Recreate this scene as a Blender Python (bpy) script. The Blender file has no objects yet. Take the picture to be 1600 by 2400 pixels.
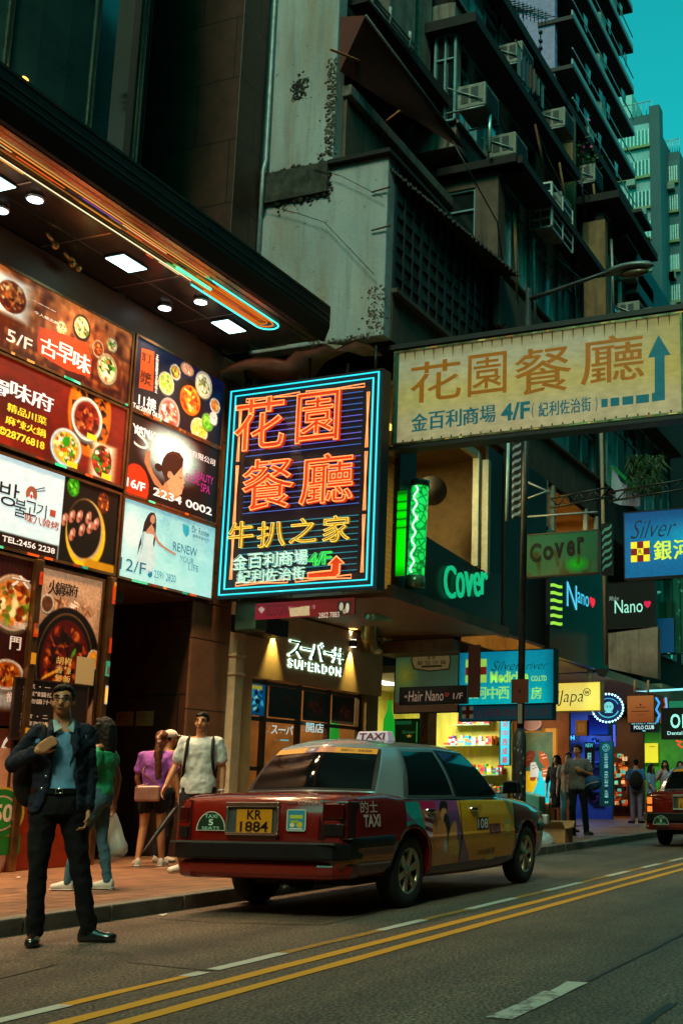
import bpy, bmesh, math, random
import numpy as np
from mathutils import Vector, Matrix

# ------------------------------------------------------------------ camera
SC = bpy.context.scene
FPX, CX, CY = 2675.0, 1310.0, 1293.0          # focal length and optical centre, in photograph pixels
TH = math.atan(555 / FPX); PHI = math.atan(980 * math.cos(TH) / FPX); CZ = 1.05
_fh = np.array([math.cos(PHI), math.sin(PHI), 0]); _r = np.array([math.sin(PHI), -math.cos(PHI), 0])
_w = math.cos(TH) * _fh + math.sin(TH) * np.array([0, 0, 1.]); _u = -math.sin(TH) * _fh + math.cos(TH) * np.array([0, 0, 1.])
_c = np.array([0, 0, CZ])
cam_d = bpy.data.cameras.new('camera'); cam = bpy.data.objects.new('camera', cam_d); SC.collection.objects.link(cam)
cam_d.sensor_fit = 'HORIZONTAL'; cam_d.sensor_width = 36; cam_d.lens = 36 * FPX / 1600
cam_d.shift_x = (800 - CX) / 1600; cam_d.shift_y = (CY - 1200) / 1600
cam_d.clip_start = 0.05; cam_d.clip_end = 2000
cam.matrix_world = Matrix(((_r[0], _u[0], -_w[0], 0), (_r[1], _u[1], -_w[1], 0), (_r[2], _u[2], -_w[2], CZ), (0, 0, 0, 1)))
SC.camera = cam
# ------------------------------------------------------------------ sky, sun, exposure
SUN_EL, SUN_AZ = math.radians(46), math.radians(189)
W = bpy.data.worlds.new('World'); SC.world = W; W.use_nodes = True
nt = W.node_tree; bg = nt.nodes['Background']; sky = nt.nodes.new('ShaderNodeTexSky')
sky.sky_type = 'NISHITA'; sky.sun_disc = False; sky.sun_elevation = SUN_EL; sky.sun_rotation = math.radians(90) - SUN_AZ
sky.air_density = 1.0; sky.dust_density = 2.0
hs = nt.nodes.new('ShaderNodeMixRGB'); hs.blend_type = 'MULTIPLY'; hs.inputs[0].default_value = 1; hs.inputs[2].default_value = (0.07, 2.1, 1.30, 1)
nt.links.new(sky.outputs[0], hs.inputs[1]); nt.links.new(hs.outputs[0], bg.inputs[0]); bg.inputs[1].default_value = 0.15
sl = bpy.data.lights.new('sun', 'SUN'); sl.energy = 1.6; sl.angle = math.radians(15); sl.color = (1.0, 0.62, 0.44)
so = bpy.data.objects.new('sun', sl); SC.collection.objects.link(so)
sd = Vector((math.cos(SUN_EL) * math.cos(SUN_AZ), math.cos(SUN_EL) * math.sin(SUN_AZ), math.sin(SUN_EL)))
so.rotation_euler = sd.to_track_quat('Z', 'Y').to_euler(); so.location = (0, 0, 60)
SC.view_settings.view_transform = 'Standard'; SC.view_settings.look = 'None'; SC.view_settings.exposure = -0.2; SC.view_settings.gamma = 1
try:
    SC.cycles.use_denoising = True; SC.cycles.max_bounces = 8; SC.cycles.sample_clamp_indirect = 4.0; SC.cycles.caustics_reflective = False; SC.cycles.caustics_refractive = False
except Exception: pass

# ------------------------------------------------------------------ helpers
def ray(x, y): return _r * (x - CX) + _u * (CY - y) + _w * FPX
def PZ(x, y, h=0.): d = ray(x, y); return _c + d * ((h - CZ) / d[2])
def PY(x, y, v): d = ray(x, y); return _c + d * (v / d[1])
def PX(x, y, v): d = ray(x, y); return _c + d * (v / d[0])
def lin(c):
    if isinstance(c, str): c = [int(c[i:i + 2], 16) / 255 for i in (1, 3, 5)]
    return tuple((v / 12.92 if v <= .04045 else ((v + .055) / 1.055) ** 2.4) for v in c[:3])
def nlin(a): a = np.clip(a, 0, 1); return np.where(a <= .04045, a / 12.92, ((a + .055) / 1.055) ** 2.4)

MATS = {}
def mat(name, col=(.5, .5, .5), rough=.6, metal=0., var=.25, scale=6., bump=.0, bscale=60., emit=None, es=0., spec=.5, coat=0., streak=0., streak_col=None, stretch=None, trans=0., alpha=1.):
    """procedural principled material: base colour broken by two noises, optional vertical streaks, bump."""
    if name in MATS: return MATS[name]
    m = bpy.data.materials.new(name); m.use_nodes = True; n = m.node_tree; N = n.nodes; L = n.links; p = N['Principled BSDF']
    p.inputs['Roughness'].default_value = rough; p.inputs['Metallic'].default_value = metal; p.inputs['Specular IOR Level'].default_value = spec
    p.inputs['Coat Weight'].default_value = coat; p.inputs['Transmission Weight'].default_value = trans; p.inputs['Alpha'].default_value = alpha
    tc = N.new('ShaderNodeTexCoord'); co = tc.outputs['Object']
    if stretch:
        mp = N.new('ShaderNodeMapping'); mp.inputs['Scale'].default_value = stretch; L.new(co, mp.inputs[0]); co = mp.outputs[0]
    c = [*col[:3], 1]
    if var > 0:
        t1 = N.new('ShaderNodeTexNoise'); t1.inputs['Scale'].default_value = scale; t1.inputs['Detail'].default_value = 6; t1.inputs['Roughness'].default_value = .65
        L.new(co, t1.inputs['Vector'])
        r = N.new('ShaderNodeMapRange'); r.inputs[1].default_value = .3; r.inputs[2].default_value = .7; r.inputs[3].default_value = 1 - var; r.inputs[4].default_value = 1 + var
        L.new(t1.outputs[0], r.inputs[0])
        mx = N.new('ShaderNodeMixRGB'); mx.blend_type = 'MULTIPLY'; mx.inputs[0].default_value = 1; mx.inputs[1].default_value = c
        L.new(r.outputs[0], mx.inputs[2]); out = mx.outputs[0]
        if streak > 0:
            mp2 = N.new('ShaderNodeMapping'); mp2.inputs['Scale'].default_value = (5, 5, .35); L.new(tc.outputs['Object'], mp2.inputs[0])
            t2 = N.new('ShaderNodeTexNoise'); t2.inputs['Scale'].default_value = 1.2; t2.inputs['Detail'].default_value = 5; t2.inputs['Roughness'].default_value = .7; L.new(mp2.outputs[0], t2.inputs['Vector'])
            r2 = N.new('ShaderNodeMapRange'); r2.inputs[1].default_value = .48; r2.inputs[2].default_value = .72; r2.inputs[4].default_value = streak; L.new(t2.outputs[0], r2.inputs[0])
            m2 = N.new('ShaderNodeMixRGB'); m2.inputs[2].default_value = [*(streak_col or (.03, .025, .02)), 1]; L.new(r2.outputs[0], m2.inputs[0]); L.new(out, m2.inputs[1]); out = m2.outputs[0]
        L.new(out, p.inputs['Base Color'])
        rr = N.new('ShaderNodeMapRange'); rr.inputs[3].default_value = max(0, rough - .08); rr.inputs[4].default_value = min(1, rough + .1); L.new(t1.outputs[0], rr.inputs[0]); L.new(rr.outputs[0], p.inputs['Roughness'])
    else: p.inputs['Base Color'].default_value = c
    if bump > 0:
        t3 = N.new('ShaderNodeTexNoise'); t3.inputs['Scale'].default_value = bscale; t3.inputs['Detail'].default_value = 4; L.new(co, t3.inputs['Vector'])
        b = N.new('ShaderNodeBump'); b.inputs['Strength'].default_value = bump; b.inputs['Distance'].default_value = .01; L.new(t3.outputs[0], b.inputs['Height']); L.new(b.outputs[0], p.inputs['Normal'])
    if emit is not None: p.inputs['Emission Color'].default_value = [*emit[:3], 1]; p.inputs['Emission Strength'].default_value = es
    MATS[name] = m; return m
def glow(name, col, es=1., base=.3):
    return mat(name, tuple(v * base for v in col), .4, var=0, emit=col, es=es)
def printed(es=0., rough=.45, name=None, base=1.):
    """printed surface: colours come from the art laid on the mesh; es > 0 makes it glow: back-lit signs, painted glints, some unlit prints too"""
    k = name or 'print_%g_%g' % (es, rough)
    if k in MATS: return MATS[k]
    m = bpy.data.materials.new(k); m.use_nodes = True; n = m.node_tree; p = n.nodes['Principled BSDF']
    a = n.nodes.new('ShaderNodeAttribute'); a.attribute_name = 'Col'
    t = n.nodes.new('ShaderNodeTexNoise'); t.inputs['Scale'].default_value = 25; t.inputs['Detail'].default_value = 5
    r = n.nodes.new('ShaderNodeMapRange'); r.inputs[1].default_value = .3; r.inputs[2].default_value = .7; r.inputs[3].default_value = .86; r.inputs[4].default_value = 1.08; n.links.new(t.outputs[0], r.inputs[0])
    mx = n.nodes.new('ShaderNodeMixRGB'); mx.blend_type = 'MULTIPLY'; mx.inputs[0].default_value = 1; n.links.new(a.outputs[0], mx.inputs[1]); n.links.new(r.outputs[0], mx.inputs[2])
    if base == 1: n.links.new(mx.outputs[0], p.inputs['Base Color'])
    else:
        dk = n.nodes.new('ShaderNodeMixRGB'); dk.blend_type = 'MULTIPLY'; dk.inputs[0].default_value = 1; dk.inputs[2].default_value = (base, base, base, 1); n.links.new(mx.outputs[0], dk.inputs[1]); n.links.new(dk.outputs[0], p.inputs['Base Color'])
    p.inputs['Roughness'].default_value = rough
    if es > 0: n.links.new(mx.outputs[0], p.inputs['Emission Color']); p.inputs['Emission Strength'].default_value = es
    MATS[k] = m; return m

ORG = {}                                        # world position of every object's origin
def tag(o, label=None, cat=None, group=None, kind=None):
    if label: o['label'] = label
    if cat: o['category'] = cat
    if group: o['group'] = group
    if kind: o['kind'] = kind
    return o
def thing(name, label, cat, loc=(0, 0, 0), group=None):
    o = bpy.data.objects.new(name, None); SC.collection.objects.link(o); o.location = loc; o.empty_display_size = .1
    ORG[o.name] = Vector(loc); return tag(o, label, cat, group)
def put(name, me, mats, parent=None, loc=None):
    """link a mesh given in world coordinates as one object"""
    o = bpy.data.objects.new(name, me); SC.collection.objects.link(o)
    for m in mats: me.materials.append(m)
    if parent is not None: base = ORG[parent.name]; o.parent = parent; ORG[o.name] = base.copy()
    else:
        if loc is None:
            c = [v.co for v in me.vertices]
            loc = ((min(v.x for v in c) + max(v.x for v in c)) / 2, (min(v.y for v in c) + max(v.y for v in c)) / 2, min(v.z for v in c)) if c else (0, 0, 0)
        base = Vector(loc); o.location = base; ORG[o.name] = base
    me.transform(Matrix.Translation(-base)); me.update(); return o
def clone(root, delta, **kw):
    """copy of a thing with its parts and sub-parts, moved by delta"""
    def rec(o, par):
        c = o.copy(); SC.collection.objects.link(c); ORG[c.name] = ORG[o.name] + Vector(delta)
        if par is not None: c.parent = par
        for ch in kids.get(o.name, []): rec(ch, c)
        return c
    kids = {}
    for o in SC.objects:
        if o.parent is not None: kids.setdefault(o.parent.name, []).append(o)
    r = rec(root, None); r.location = root.location + Vector(delta); tag(r, **kw); return r

class MB:
    """collects shapes for ONE mesh object"""
    def __init__(s): s.v = []; s.f = []; s.m = []; s.c = []; s.has = False; s.sm = []
    def add(s, vs, fs, mi=0, col=None, M=None, smooth=False):
        b = len(s.v)
        if M is not None: vs = [tuple(M @ Vector(v)) for v in vs]
        s.v += [tuple(map(float, v)) for v in vs]
        if col is not None and not (len(col) == len(vs) and hasattr(col[0], '__len__')): col = [col] * len(vs)
        if col is not None: s.has = True
        s.c += list(col) if col is not None else [(1, 1, 1)] * len(vs)
        s.f += [tuple(b + i for i in f) for f in fs]; s.m += [mi] * len(fs); s.sm += [smooth] * len(fs); return s
    def box(s, a, b, mi=0, col=None, M=None):
        (x0, y0, z0), (x1, y1, z1) = [min(p, q) for p, q in zip(a, b)], [max(p, q) for p, q in zip(a, b)]
        return s.add([(x0, y0, z0), (x1, y0, z0), (x1, y1, z0), (x0, y1, z0), (x0, y0, z1), (x1, y0, z1), (x1, y1, z1), (x0, y1, z1)],
                     [(0, 3, 2, 1), (4, 5, 6, 7), (0, 1, 5, 4), (1, 2, 6, 5), (2, 3, 7, 6), (3, 0, 4, 7)], mi, col, M)
    def hexa(s, p, mi=0, col=None):             # eight corners: bottom ring then top ring
        return s.add(p, [(0, 3, 2, 1), (4, 5, 6, 7), (0, 1, 5, 4), (1, 2, 6, 5), (2, 3, 7, 6), (3, 0, 4, 7)], mi, col)
    def prism(s, pts, d, mi=0, col=None):       # planar polygon pushed along d
        n = len(pts); d = np.array(d, float); q = [np.array(p, float) for p in pts]
        return s.add(q + [p + d for p in q], [tuple(range(n))[::-1], tuple(range(n, 2 * n))] + [(i, (i + 1) % n, n + (i + 1) % n, n + i) for i in range(n)], mi, col)
    def quad(s, a, b, c, d, mi=0, col=None): return s.add([a, b, c, d], [(0, 1, 2, 3)], mi, col)
    def tube(s, pts, r, n=8, mi=0, col=None, cap=True, closed=False, smooth=True):
        pts = [Vector(p) for p in pts]; m = len(pts); rs = r if hasattr(r, '__len__') else [r] * m; vs = []; prev = None
        for i, p in enumerate(pts):
            t = ((pts[(i + 1) % m] if (closed or i < m - 1) else p) - (pts[i - 1] if (closed or i > 0) else p)).normalized()
            if prev is None: a = t.orthogonal().normalized()
            else: a = (prev - t * prev.dot(t)).normalized()
            prev = a; b = t.cross(a)
            vs += [p + (a * math.cos(2 * math.pi * k / n) + b * math.sin(2 * math.pi * k / n)) * rs[i] for k in range(n)]
        fs = []
        for i in range(m if closed else m - 1):
            j = (i + 1) % m
            fs += [(i * n + k, i * n + (k + 1) % n, j * n + (k + 1) % n, j * n + k) for k in range(n)]
        if cap and not closed: fs += [tuple(range(n))[::-1], tuple(range((m - 1) * n, m * n))]
        return s.add(vs, fs, mi, col, smooth=smooth)
    def cyl(s, a, b, r, r2=None, n=16, mi=0, col=None, smooth=True): return s.tube([a, b], [r, r if r2 is None else r2], n, mi, col, smooth=smooth)
    def loft(s, rings, mi=0, col=None, cap=True, smooth=True):
        n = len(rings[0]); vs = [p for r in rings for p in r]; fs = []
        for i in range(len(rings) - 1): fs += [(i * n + k, i * n + (k + 1) % n, (i + 1) * n + (k + 1) % n, (i + 1) * n + k) for k in range(n)]
        if cap: fs += [tuple(range(n))[::-1], tuple(range((len(rings) - 1) * n, len(rings) * n))]
        return s.add(vs, fs, mi, col, smooth=smooth)
    def ell(s, c, r, mi=0, col=None, nu=14, nv=9, M=None):
        vs = []; fs = []; c = np.array(c, float)
        for j in range(nv + 1):
            a = math.pi * j / nv
            for i in range(nu):
                t = 2 * math.pi * i / nu; vs.append(c + np.array([r[0] * math.sin(a) * math.cos(t), r[1] * math.sin(a) * math.sin(t), r[2] * math.cos(a)]))
        for j in range(nv): fs += [(j * nu + i, (j + 1) * nu + i, (j + 1) * nu + (i + 1) % nu, j * nu + (i + 1) % nu) for i in range(nu)]
        return s.add(vs, fs, mi, col, M, True)
    def grid(s, pts, mi=0, col=None, smooth=True):   # pts[j][i]
        nj, ni = len(pts), len(pts[0]); vs = [p for r in pts for p in r]
        return s.add(vs, [(j * ni + i, j * ni + i + 1, (j + 1) * ni + i + 1, (j + 1) * ni + i) for j in range(nj - 1) for i in range(ni - 1)], mi, col, smooth=smooth)
    def mesh(s, name='mesh'):
        me = bpy.data.meshes.new(name); me.from_pydata(s.v, [], s.f)
        me.polygons.foreach_set('material_index', s.m); me.polygons.foreach_set('use_smooth', s.sm)
        if s.has:
            at = me.color_attributes.new('Col', 'FLOAT_COLOR', 'POINT'); a = np.ones((len(s.v), 4), np.float32); a[:, :3] = np.array(s.c, np.float32)[:, :3]
            at.data.foreach_set('color', a.ravel())
        me.update(); return me
    def build(s, name, mats, parent=None, loc=None, bevel=0, seg=2):
        if not isinstance(mats, (list, tuple)): mats = [mats]
        me = s.mesh(name)
        o = put(name, me, mats, parent, loc)
        if bevel > 0:
            md = o.modifiers.new('bevel', 'BEVEL'); md.width = bevel; md.segments = seg; md.limit_method = 'ANGLE'; md.angle_limit = math.radians(40)
        return o

def split(mb, name, mats, parent=None, **k):
    """every separate shape collected in mb becomes an object of its own"""
    n = len(mb.v); par = list(range(n))
    def find(a):
        while par[a] != a: par[a] = par[par[a]]; a = par[a]
        return a
    for f in mb.f:
        for a in f[1:]: par[find(a)] = find(f[0])
    out = {}
    for f, mi, sm in zip(mb.f, mb.m, mb.sm): out.setdefault(find(f[0]), []).append((f, mi, sm))
    for fs in out.values():
        idx = sorted({i for f, _, _ in fs for i in f}); mp = {i: j for j, i in enumerate(idx)}; b = MB()
        b.v = [mb.v[i] for i in idx]; b.c = [mb.c[i] for i in idx]; b.has = mb.has
        for f, mi, sm in fs: b.f.append(tuple(mp[i] for i in f)); b.m.append(mi); b.sm.append(sm)
        b.build(name, mats, parent, **k)

_TX = {}
def text_mesh(t, weight=0., outline=0., extrude=0., shear=0., res=3):
    """lettering as triangles in a unit frame: (verts, faces) with bounding box 0..1 wide and 0..1 high (y up)"""
    if any(ord(q) > 0x2e80 for q in t): weight = min(weight, .004)
    k = (t, weight, outline, extrude, shear, res)
    if k in _TX: return _TX[k]
    cu = bpy.data.curves.new('lettering', 'FONT'); cu.body = t; cu.size = 1; cu.resolution_u = res; cu.shear = shear
    if outline: cu.fill_mode = 'NONE'; cu.bevel_depth = outline; cu.bevel_resolution = 1; cu.offset = weight
    else: cu.offset = weight; cu.extrude = extrude
    ob = bpy.data.objects.new('lettering', cu); me = bpy.data.meshes.new_from_object(ob)
    vs = np.array([v.co[:] for v in me.vertices]).reshape(-1, 3); fs = [tuple(p.vertices) for p in me.polygons]
    bpy.data.objects.remove(ob); bpy.data.curves.remove(cu); bpy.data.meshes.remove(me)
    lo, hi = vs.min(0), vs.max(0); sz = hi - lo
    _TX[k] = (vs, fs, lo, hi); return _TX[k]

class Panel:
    """a flat rectangle standing in the place: axis 'X' faces the camera side (-X), axis 'Y' faces the road (-Y). Corners read off the photograph on that plane."""
    def __init__(s, axis, val, tl, tr, br, bl, flip=1):
        s.axis, s.val = axis, val
        P = [s.on(*p) for p in (tl, tr, br, bl)]
        a = [p[0] for p in P]; z = [p[1] for p in P]
        s.a0, s.a1 = (a[0] + a[3]) / 2, (a[1] + a[2]) / 2; s.z1, s.z0 = (z[0] + z[1]) / 2, (z[2] + z[3]) / 2
        s.W, s.H = s.a1 - s.a0, s.z1 - s.z0; s.mb = MB(); s.k = 0
    def on(s, x, y):                            # photo pixel -> (along, z); along grows to the picture's right
        p = PX(x, y, s.val) if s.axis == 'X' else PY(x, y, s.val)
        return (-p[1], p[2]) if s.axis == 'X' else (p[0], p[2])
    def pt(s, a, z, off=0.):
        return (s.val - off, -a, z) if s.axis == 'X' else (a, s.val - off, z)
    def uv(s, u, v, off=0.): return s.pt(s.a0 + u * s.W, s.z1 - v * s.H, off)
    def q(s, u, v): return (s.a0 + u * s.W, s.z1 - v * s.H)
    def off(s, lay): return .004 + .0012 * lay
    def rect(s, u0, v0, u1, v1, col, lay=1, mb=None, d=0):
        return s.poly([(u0, v0), (u1, v0), (u1, v1), (u0, v1)], col, lay, mb)
    def poly(s, uvs, col, lay=1, mb=None):
        (mb or s.mb).add([s.uv(u, v, s.off(lay)) for u, v in uvs], [tuple(range(len(uvs)))[::-1]], 0, lin(col)); return s
    def ell(s, u, v, ru, rv, col, lay=1, n=28, mb=None, rot=0):
        return s.poly([(u + ru * math.cos(2 * math.pi * i / n), v + rv * math.sin(2 * math.pi * i / n)) for i in range(n)], col, lay, mb)
    def ring(s, u, v, ru, rv, t, col, lay=1, n=36, a0=0, a1=360, mb=None):
        k = []; asp = s.W / s.H
        for i in range(n + 1):
            a = math.radians(a0 + (a1 - a0) * i / n); k.append((a, ))
        vs = []; 
        for (a,) in k: vs += [s.uv(u + ru * math.cos(a), v + rv * math.sin(a), s.off(lay)), s.uv(u + (ru - t) * math.cos(a), v + (rv - t * asp) * math.sin(a), s.off(lay))]
        (mb or s.mb).add(vs, [(2 * i, 2 * i + 1, 2 * i + 3, 2 * i + 2) for i in range(n)], 0, lin(col)); return s
    def line(s, pts, t, col, lay=1, mb=None):   # t = thickness in metres
        q = [np.array(s.q(*p)) for p in pts]
        for a, b in zip(q[:-1], q[1:]):
            d = b - a; l = np.hypot(*d) or 1; n = np.array([-d[1], d[0]]) / l * t / 2
            (mb or s.mb).add([s.pt(*p, s.off(lay)) for p in (a - n, b - n, b + n, a + n)], [(0, 1, 2, 3)], 0, lin(col))
        return s
    def text(s, t, u0, v0, u1, v1, col, lay=3, weight=0.01, shear=0, mb=None, off=None, outline=0., extrude=0., mi=0, dz=0., res=3, rot=0.):
        vs, fs, lo, hi = text_mesh(t, weight, outline, extrude, shear, res)
        (A0, Z1), (A1, Z0) = s.q(u0, v0), s.q(u1, v1); o = s.off(lay) if off is None else off
        sx = (A1 - A0) / (hi[0] - lo[0]); sy = (Z1 - Z0) / (hi[1] - lo[1]); sm = min(sx, sy)
        X = (vs[:, 0] - lo[0]) * sx; Y = (vs[:, 1] - lo[1]) * sy
        bold = [0.] if not (weight >= .012 and not outline and not extrude and any(ord(q) > 0x2e80 for q in t)) else [0., -.022 * sx, .022 * sx]
        for n_, dx in enumerate(bold): (mb or s.mb).add([s.pt(A0 + x + dx, Z0 + y, o + zz * sm + .0002 * n_) for x, y, zz in zip(X, Y, vs[:, 2])], fs, mi, lin(col) if col is not None else None)
        return s
    def art(s, img, u0=0, v0=0, u1=1, v1=1, lay=0, mb=None, fn=None):
        """img: rows x cols x 3 sRGB picture painted below; one vertex per sample"""
        h, w = img.shape[:2]; c = nlin(np.clip((img - .5) * 1.25 + .46, 0, 1)).reshape(-1, 3)
        us = np.linspace(u0, u1, w); vv = np.linspace(v0, v1, h)
        pts = [s.uv(u, v, s.off(lay)) for v in vv for u in us]
        b = (mb or s.mb)
        b.add(pts, [(j * w + i, (j + 1) * w + i, (j + 1) * w + i + 1, j * w + i + 1) for j in range(h - 1) for i in range(w - 1)], 0, c); return s
    def box(s, d, back=0.0025, grow=0., mb=None, mi=0, col=(.04,.04,.04)):   # the case behind the face
        mb = mb or MB(); return mb.box(s.uv(0, 0, back), s.pt(s.a1, s.z0, -d), mi, col) if not grow else mb.box(s.pt(s.a0 - grow, s.z1 + grow, back), s.pt(s.a1 + grow, s.z0 - grow, -d), mi, col)
    def frame(s, t, d0, d1, mb=None, mi=0):     # rim of width t outside the face, from depth -d0 to d1 in front
        mb = mb or MB(); a0, a1, z0, z1 = s.a0, s.a1, s.z0, s.z1
        for (p, q, r, w) in ((a0 - t, z1, a1 + t, z1 + t), (a0 - t, z0 - t, a1 + t, z0), (a0 - t, z0, a0, z1), (a1, z0, a1 + t, z1)):
            mb.box(s.pt(p, q, d1), s.pt(r, w, -d0), mi)
        return mb

class Cv:
    """a small painted picture (for printed posters): rows x cols x 3, sRGB"""
    def __init__(s, w, h, col, seed=1):
        s.w, s.h = w, h; s.a = np.ones((h, w, 3)) * s.c(col); s.R = np.random.RandomState(seed)
        s.V, s.U = np.meshgrid(np.linspace(0, 1, h), np.linspace(0, 1, w), indexing='ij')
    def c(s, c): return np.array([int(c[i:i + 2], 16) / 255 for i in (1, 3, 5)]) if isinstance(c, str) else np.array(c, float)
    def noise(s, nx, ny):
        g = s.R.rand(ny + 2, nx + 2); x = s.U * nx; y = s.V * ny; i = x.astype(int); j = y.astype(int); fx = x - i; fy = y - j
        return (g[j, i] * (1 - fx) + g[j, i + 1] * fx) * (1 - fy) + (g[j + 1, i] * (1 - fx) + g[j + 1, i + 1] * fx) * fy
    def mix(s, m, col):
        m = np.clip(m, 0, 1)[..., None]; s.a = s.a * (1 - m) + (s.c(col) if not (isinstance(col, np.ndarray) and col.ndim == 3) else col) * m; return s
    def grad(s, c0, c1, ang='v'):
        t = (s.V if ang == 'v' else s.U)[..., None]; s.a = s.c(c0) * (1 - t) + s.c(c1) * t; return s
    def D(s, u, v, ru, rv, rot=0):
        x, y = s.U - u, (s.V - v); a = math.radians(rot); asp = s.h / s.w
        X = x * math.cos(a) + y * asp * math.sin(a); Y = (-x * math.sin(a) + y * asp * math.cos(a)) / asp
        return np.sqrt((X / ru) ** 2 + (Y / rv) ** 2)
    def ell(s, u, v, ru, rv, col, soft=.06, rot=0): return s.mix((1 - s.D(u, v, ru, rv, rot)) / soft + .5, col)
    def rect(s, u0, v0, u1, v1, col, soft=.01):
        m = np.minimum(np.minimum(s.U - u0, u1 - s.U), np.minimum(s.V - v0, v1 - s.V)); return s.mix(m / soft + .5, col)
    def food(s, u, v, ru, rv, cols, n=26, seed=0, size=.17):
        """a heap of small bits inside an ellipse"""
        R = np.random.RandomState(seed + 7)
        s.ell(u, v, ru, rv, cols[0])
        if size == .17: n = int(n * 2.6)
        for k in range(n):
            t, q = R.rand() * 6.283, math.sqrt(R.rand()) * .82; z = size * (.5 + R.rand())
            c = s.c(cols[R.randint(len(cols))]) * (.75 + .5 * R.rand())
            s.ell(u + ru * q * math.cos(t), v + rv * q * math.sin(t), ru * z, rv * z * (.4 + .5 * R.rand()), np.clip(c, 0, 1), .5, R.rand() * 180)
        return s
    def bowl(s, u, v, ru, rv, rim, cols, n=26, seed=0, inner=.82):
        s.ell(u, v + rv * .12, ru * 1.02, rv * 1.02, s.c(rim) * .45); s.ell(u, v, ru, rv, rim); s.ell(u, v, ru * .93, rv * .93, s.c(rim) * .8)
        return s.food(u, v, ru * inner, rv * inner, cols, n, seed)
    def grain(s, k=.05, nx=40, ny=30): s.a = np.clip(s.a * (1 + k * 2 * (s.noise(nx, ny)[..., None] - .5)), 0, 1); return s

def PW(axis, val, a0, a1, z0, z1):
    p = Panel.__new__(Panel); p.axis, p.val, p.a0, p.a1, p.z0, p.z1 = axis, val, a0, a1, z0, z1
    p.W, p.H = a1 - a0, z1 - z0; p.mb = MB(); p.k = 0; return p
def _i(s, xy): a, z = s.on(*xy); return ((a - s.a0) / s.W, (s.z1 - z) / s.H)
Panel.i = _i
def _bx(s, tl, br):
    (a, b), (c, d) = s.i(tl), s.i(br); k = s.axis == 'Y' and s.val < 10.45 and s.val > 10.40
    return (a, b - .022 * k / s.H, c, d + .010 * k / s.H)
Panel.bx = _bx
def crop(ox, oy, sc): return lambda x, y: (ox + x / sc, oy + y / sc)

# ------------------------------------------------------------------ materials of the setting
def asphalt():
    m = bpy.data.materials.new('asphalt'); m.use_nodes = True; n = m.node_tree; N = n.nodes; L = n.links; p = N['Principled BSDF']
    tc = N.new('ShaderNodeTexCoord')
    def noise(s, d=5, r=.6):
        t = N.new('ShaderNodeTexNoise'); t.inputs['Scale'].default_value = s; t.inputs['Detail'].default_value = d; t.inputs['Roughness'].default_value = r; L.new(tc.outputs['Object'], t.inputs['Vector']); return t.outputs[0]
    def ramp(x, *st):
        r = N.new('ShaderNodeValToRGB'); e = r.color_ramp.elements
        while len(e) < len(st): e.new(.5)
        for q, (pos, c) in zip(e, st): q.position = pos; q.color = (*c, 1)
        L.new(x, r.inputs[0]); return r.outputs[0]
    def mul(a, b, k=1.):
        x = N.new('ShaderNodeMixRGB'); x.blend_type = 'MULTIPLY'; x.inputs[0].default_value = k; L.new(a, x.inputs[1]); L.new(b, x.inputs[2]); return x.outputs[0]
    big = ramp(noise(.35, 6, .6), (.3, (.068, .052, .038)), (.7, (.122, .095, .070)))
    grain = ramp(noise(46, 3, .8), (.42, (.22, .22, .24)), (.50, (.9, .9, .9)), (.60, (2.3, 2.1, 1.9)))
    mid = ramp(noise(5, 5, .7), (.3, (.75, .75, .78)), (.7, (1.2, 1.18, 1.12)))
    mpt = N.new('ShaderNodeMapping'); mpt.inputs['Scale'].default_value = (.10, 1.5, 1); L.new(tc.outputs['Object'], mpt.inputs[0]); tt = N.new('ShaderNodeTexNoise'); tt.inputs['Scale'].default_value = 1.3; tt.inputs['Detail'].default_value = 5; L.new(mpt.outputs[0], tt.inputs['Vector']); track = ramp(tt.outputs[0], (.35, (.70, .70, .72)), (.62, (1.12, 1.1, 1.06)))
    L.new(mul(mul(mul(big, mid), track), grain), p.inputs['Base Color'])
    rr = N.new('ShaderNodeMapRange'); rr.inputs[3].default_value = .5; rr.inputs[4].default_value = .9; L.new(noise(1.2), rr.inputs[0]); L.new(rr.outputs[0], p.inputs['Roughness'])
    b = N.new('ShaderNodeBump'); b.inputs['Strength'].default_value = .7; b.inputs['Distance'].default_value = .006; L.new(noise(70, 2, .8), b.inputs['Height']); L.new(b.outputs[0], p.inputs['Normal'])
    return m
ASPH = asphalt()
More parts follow.
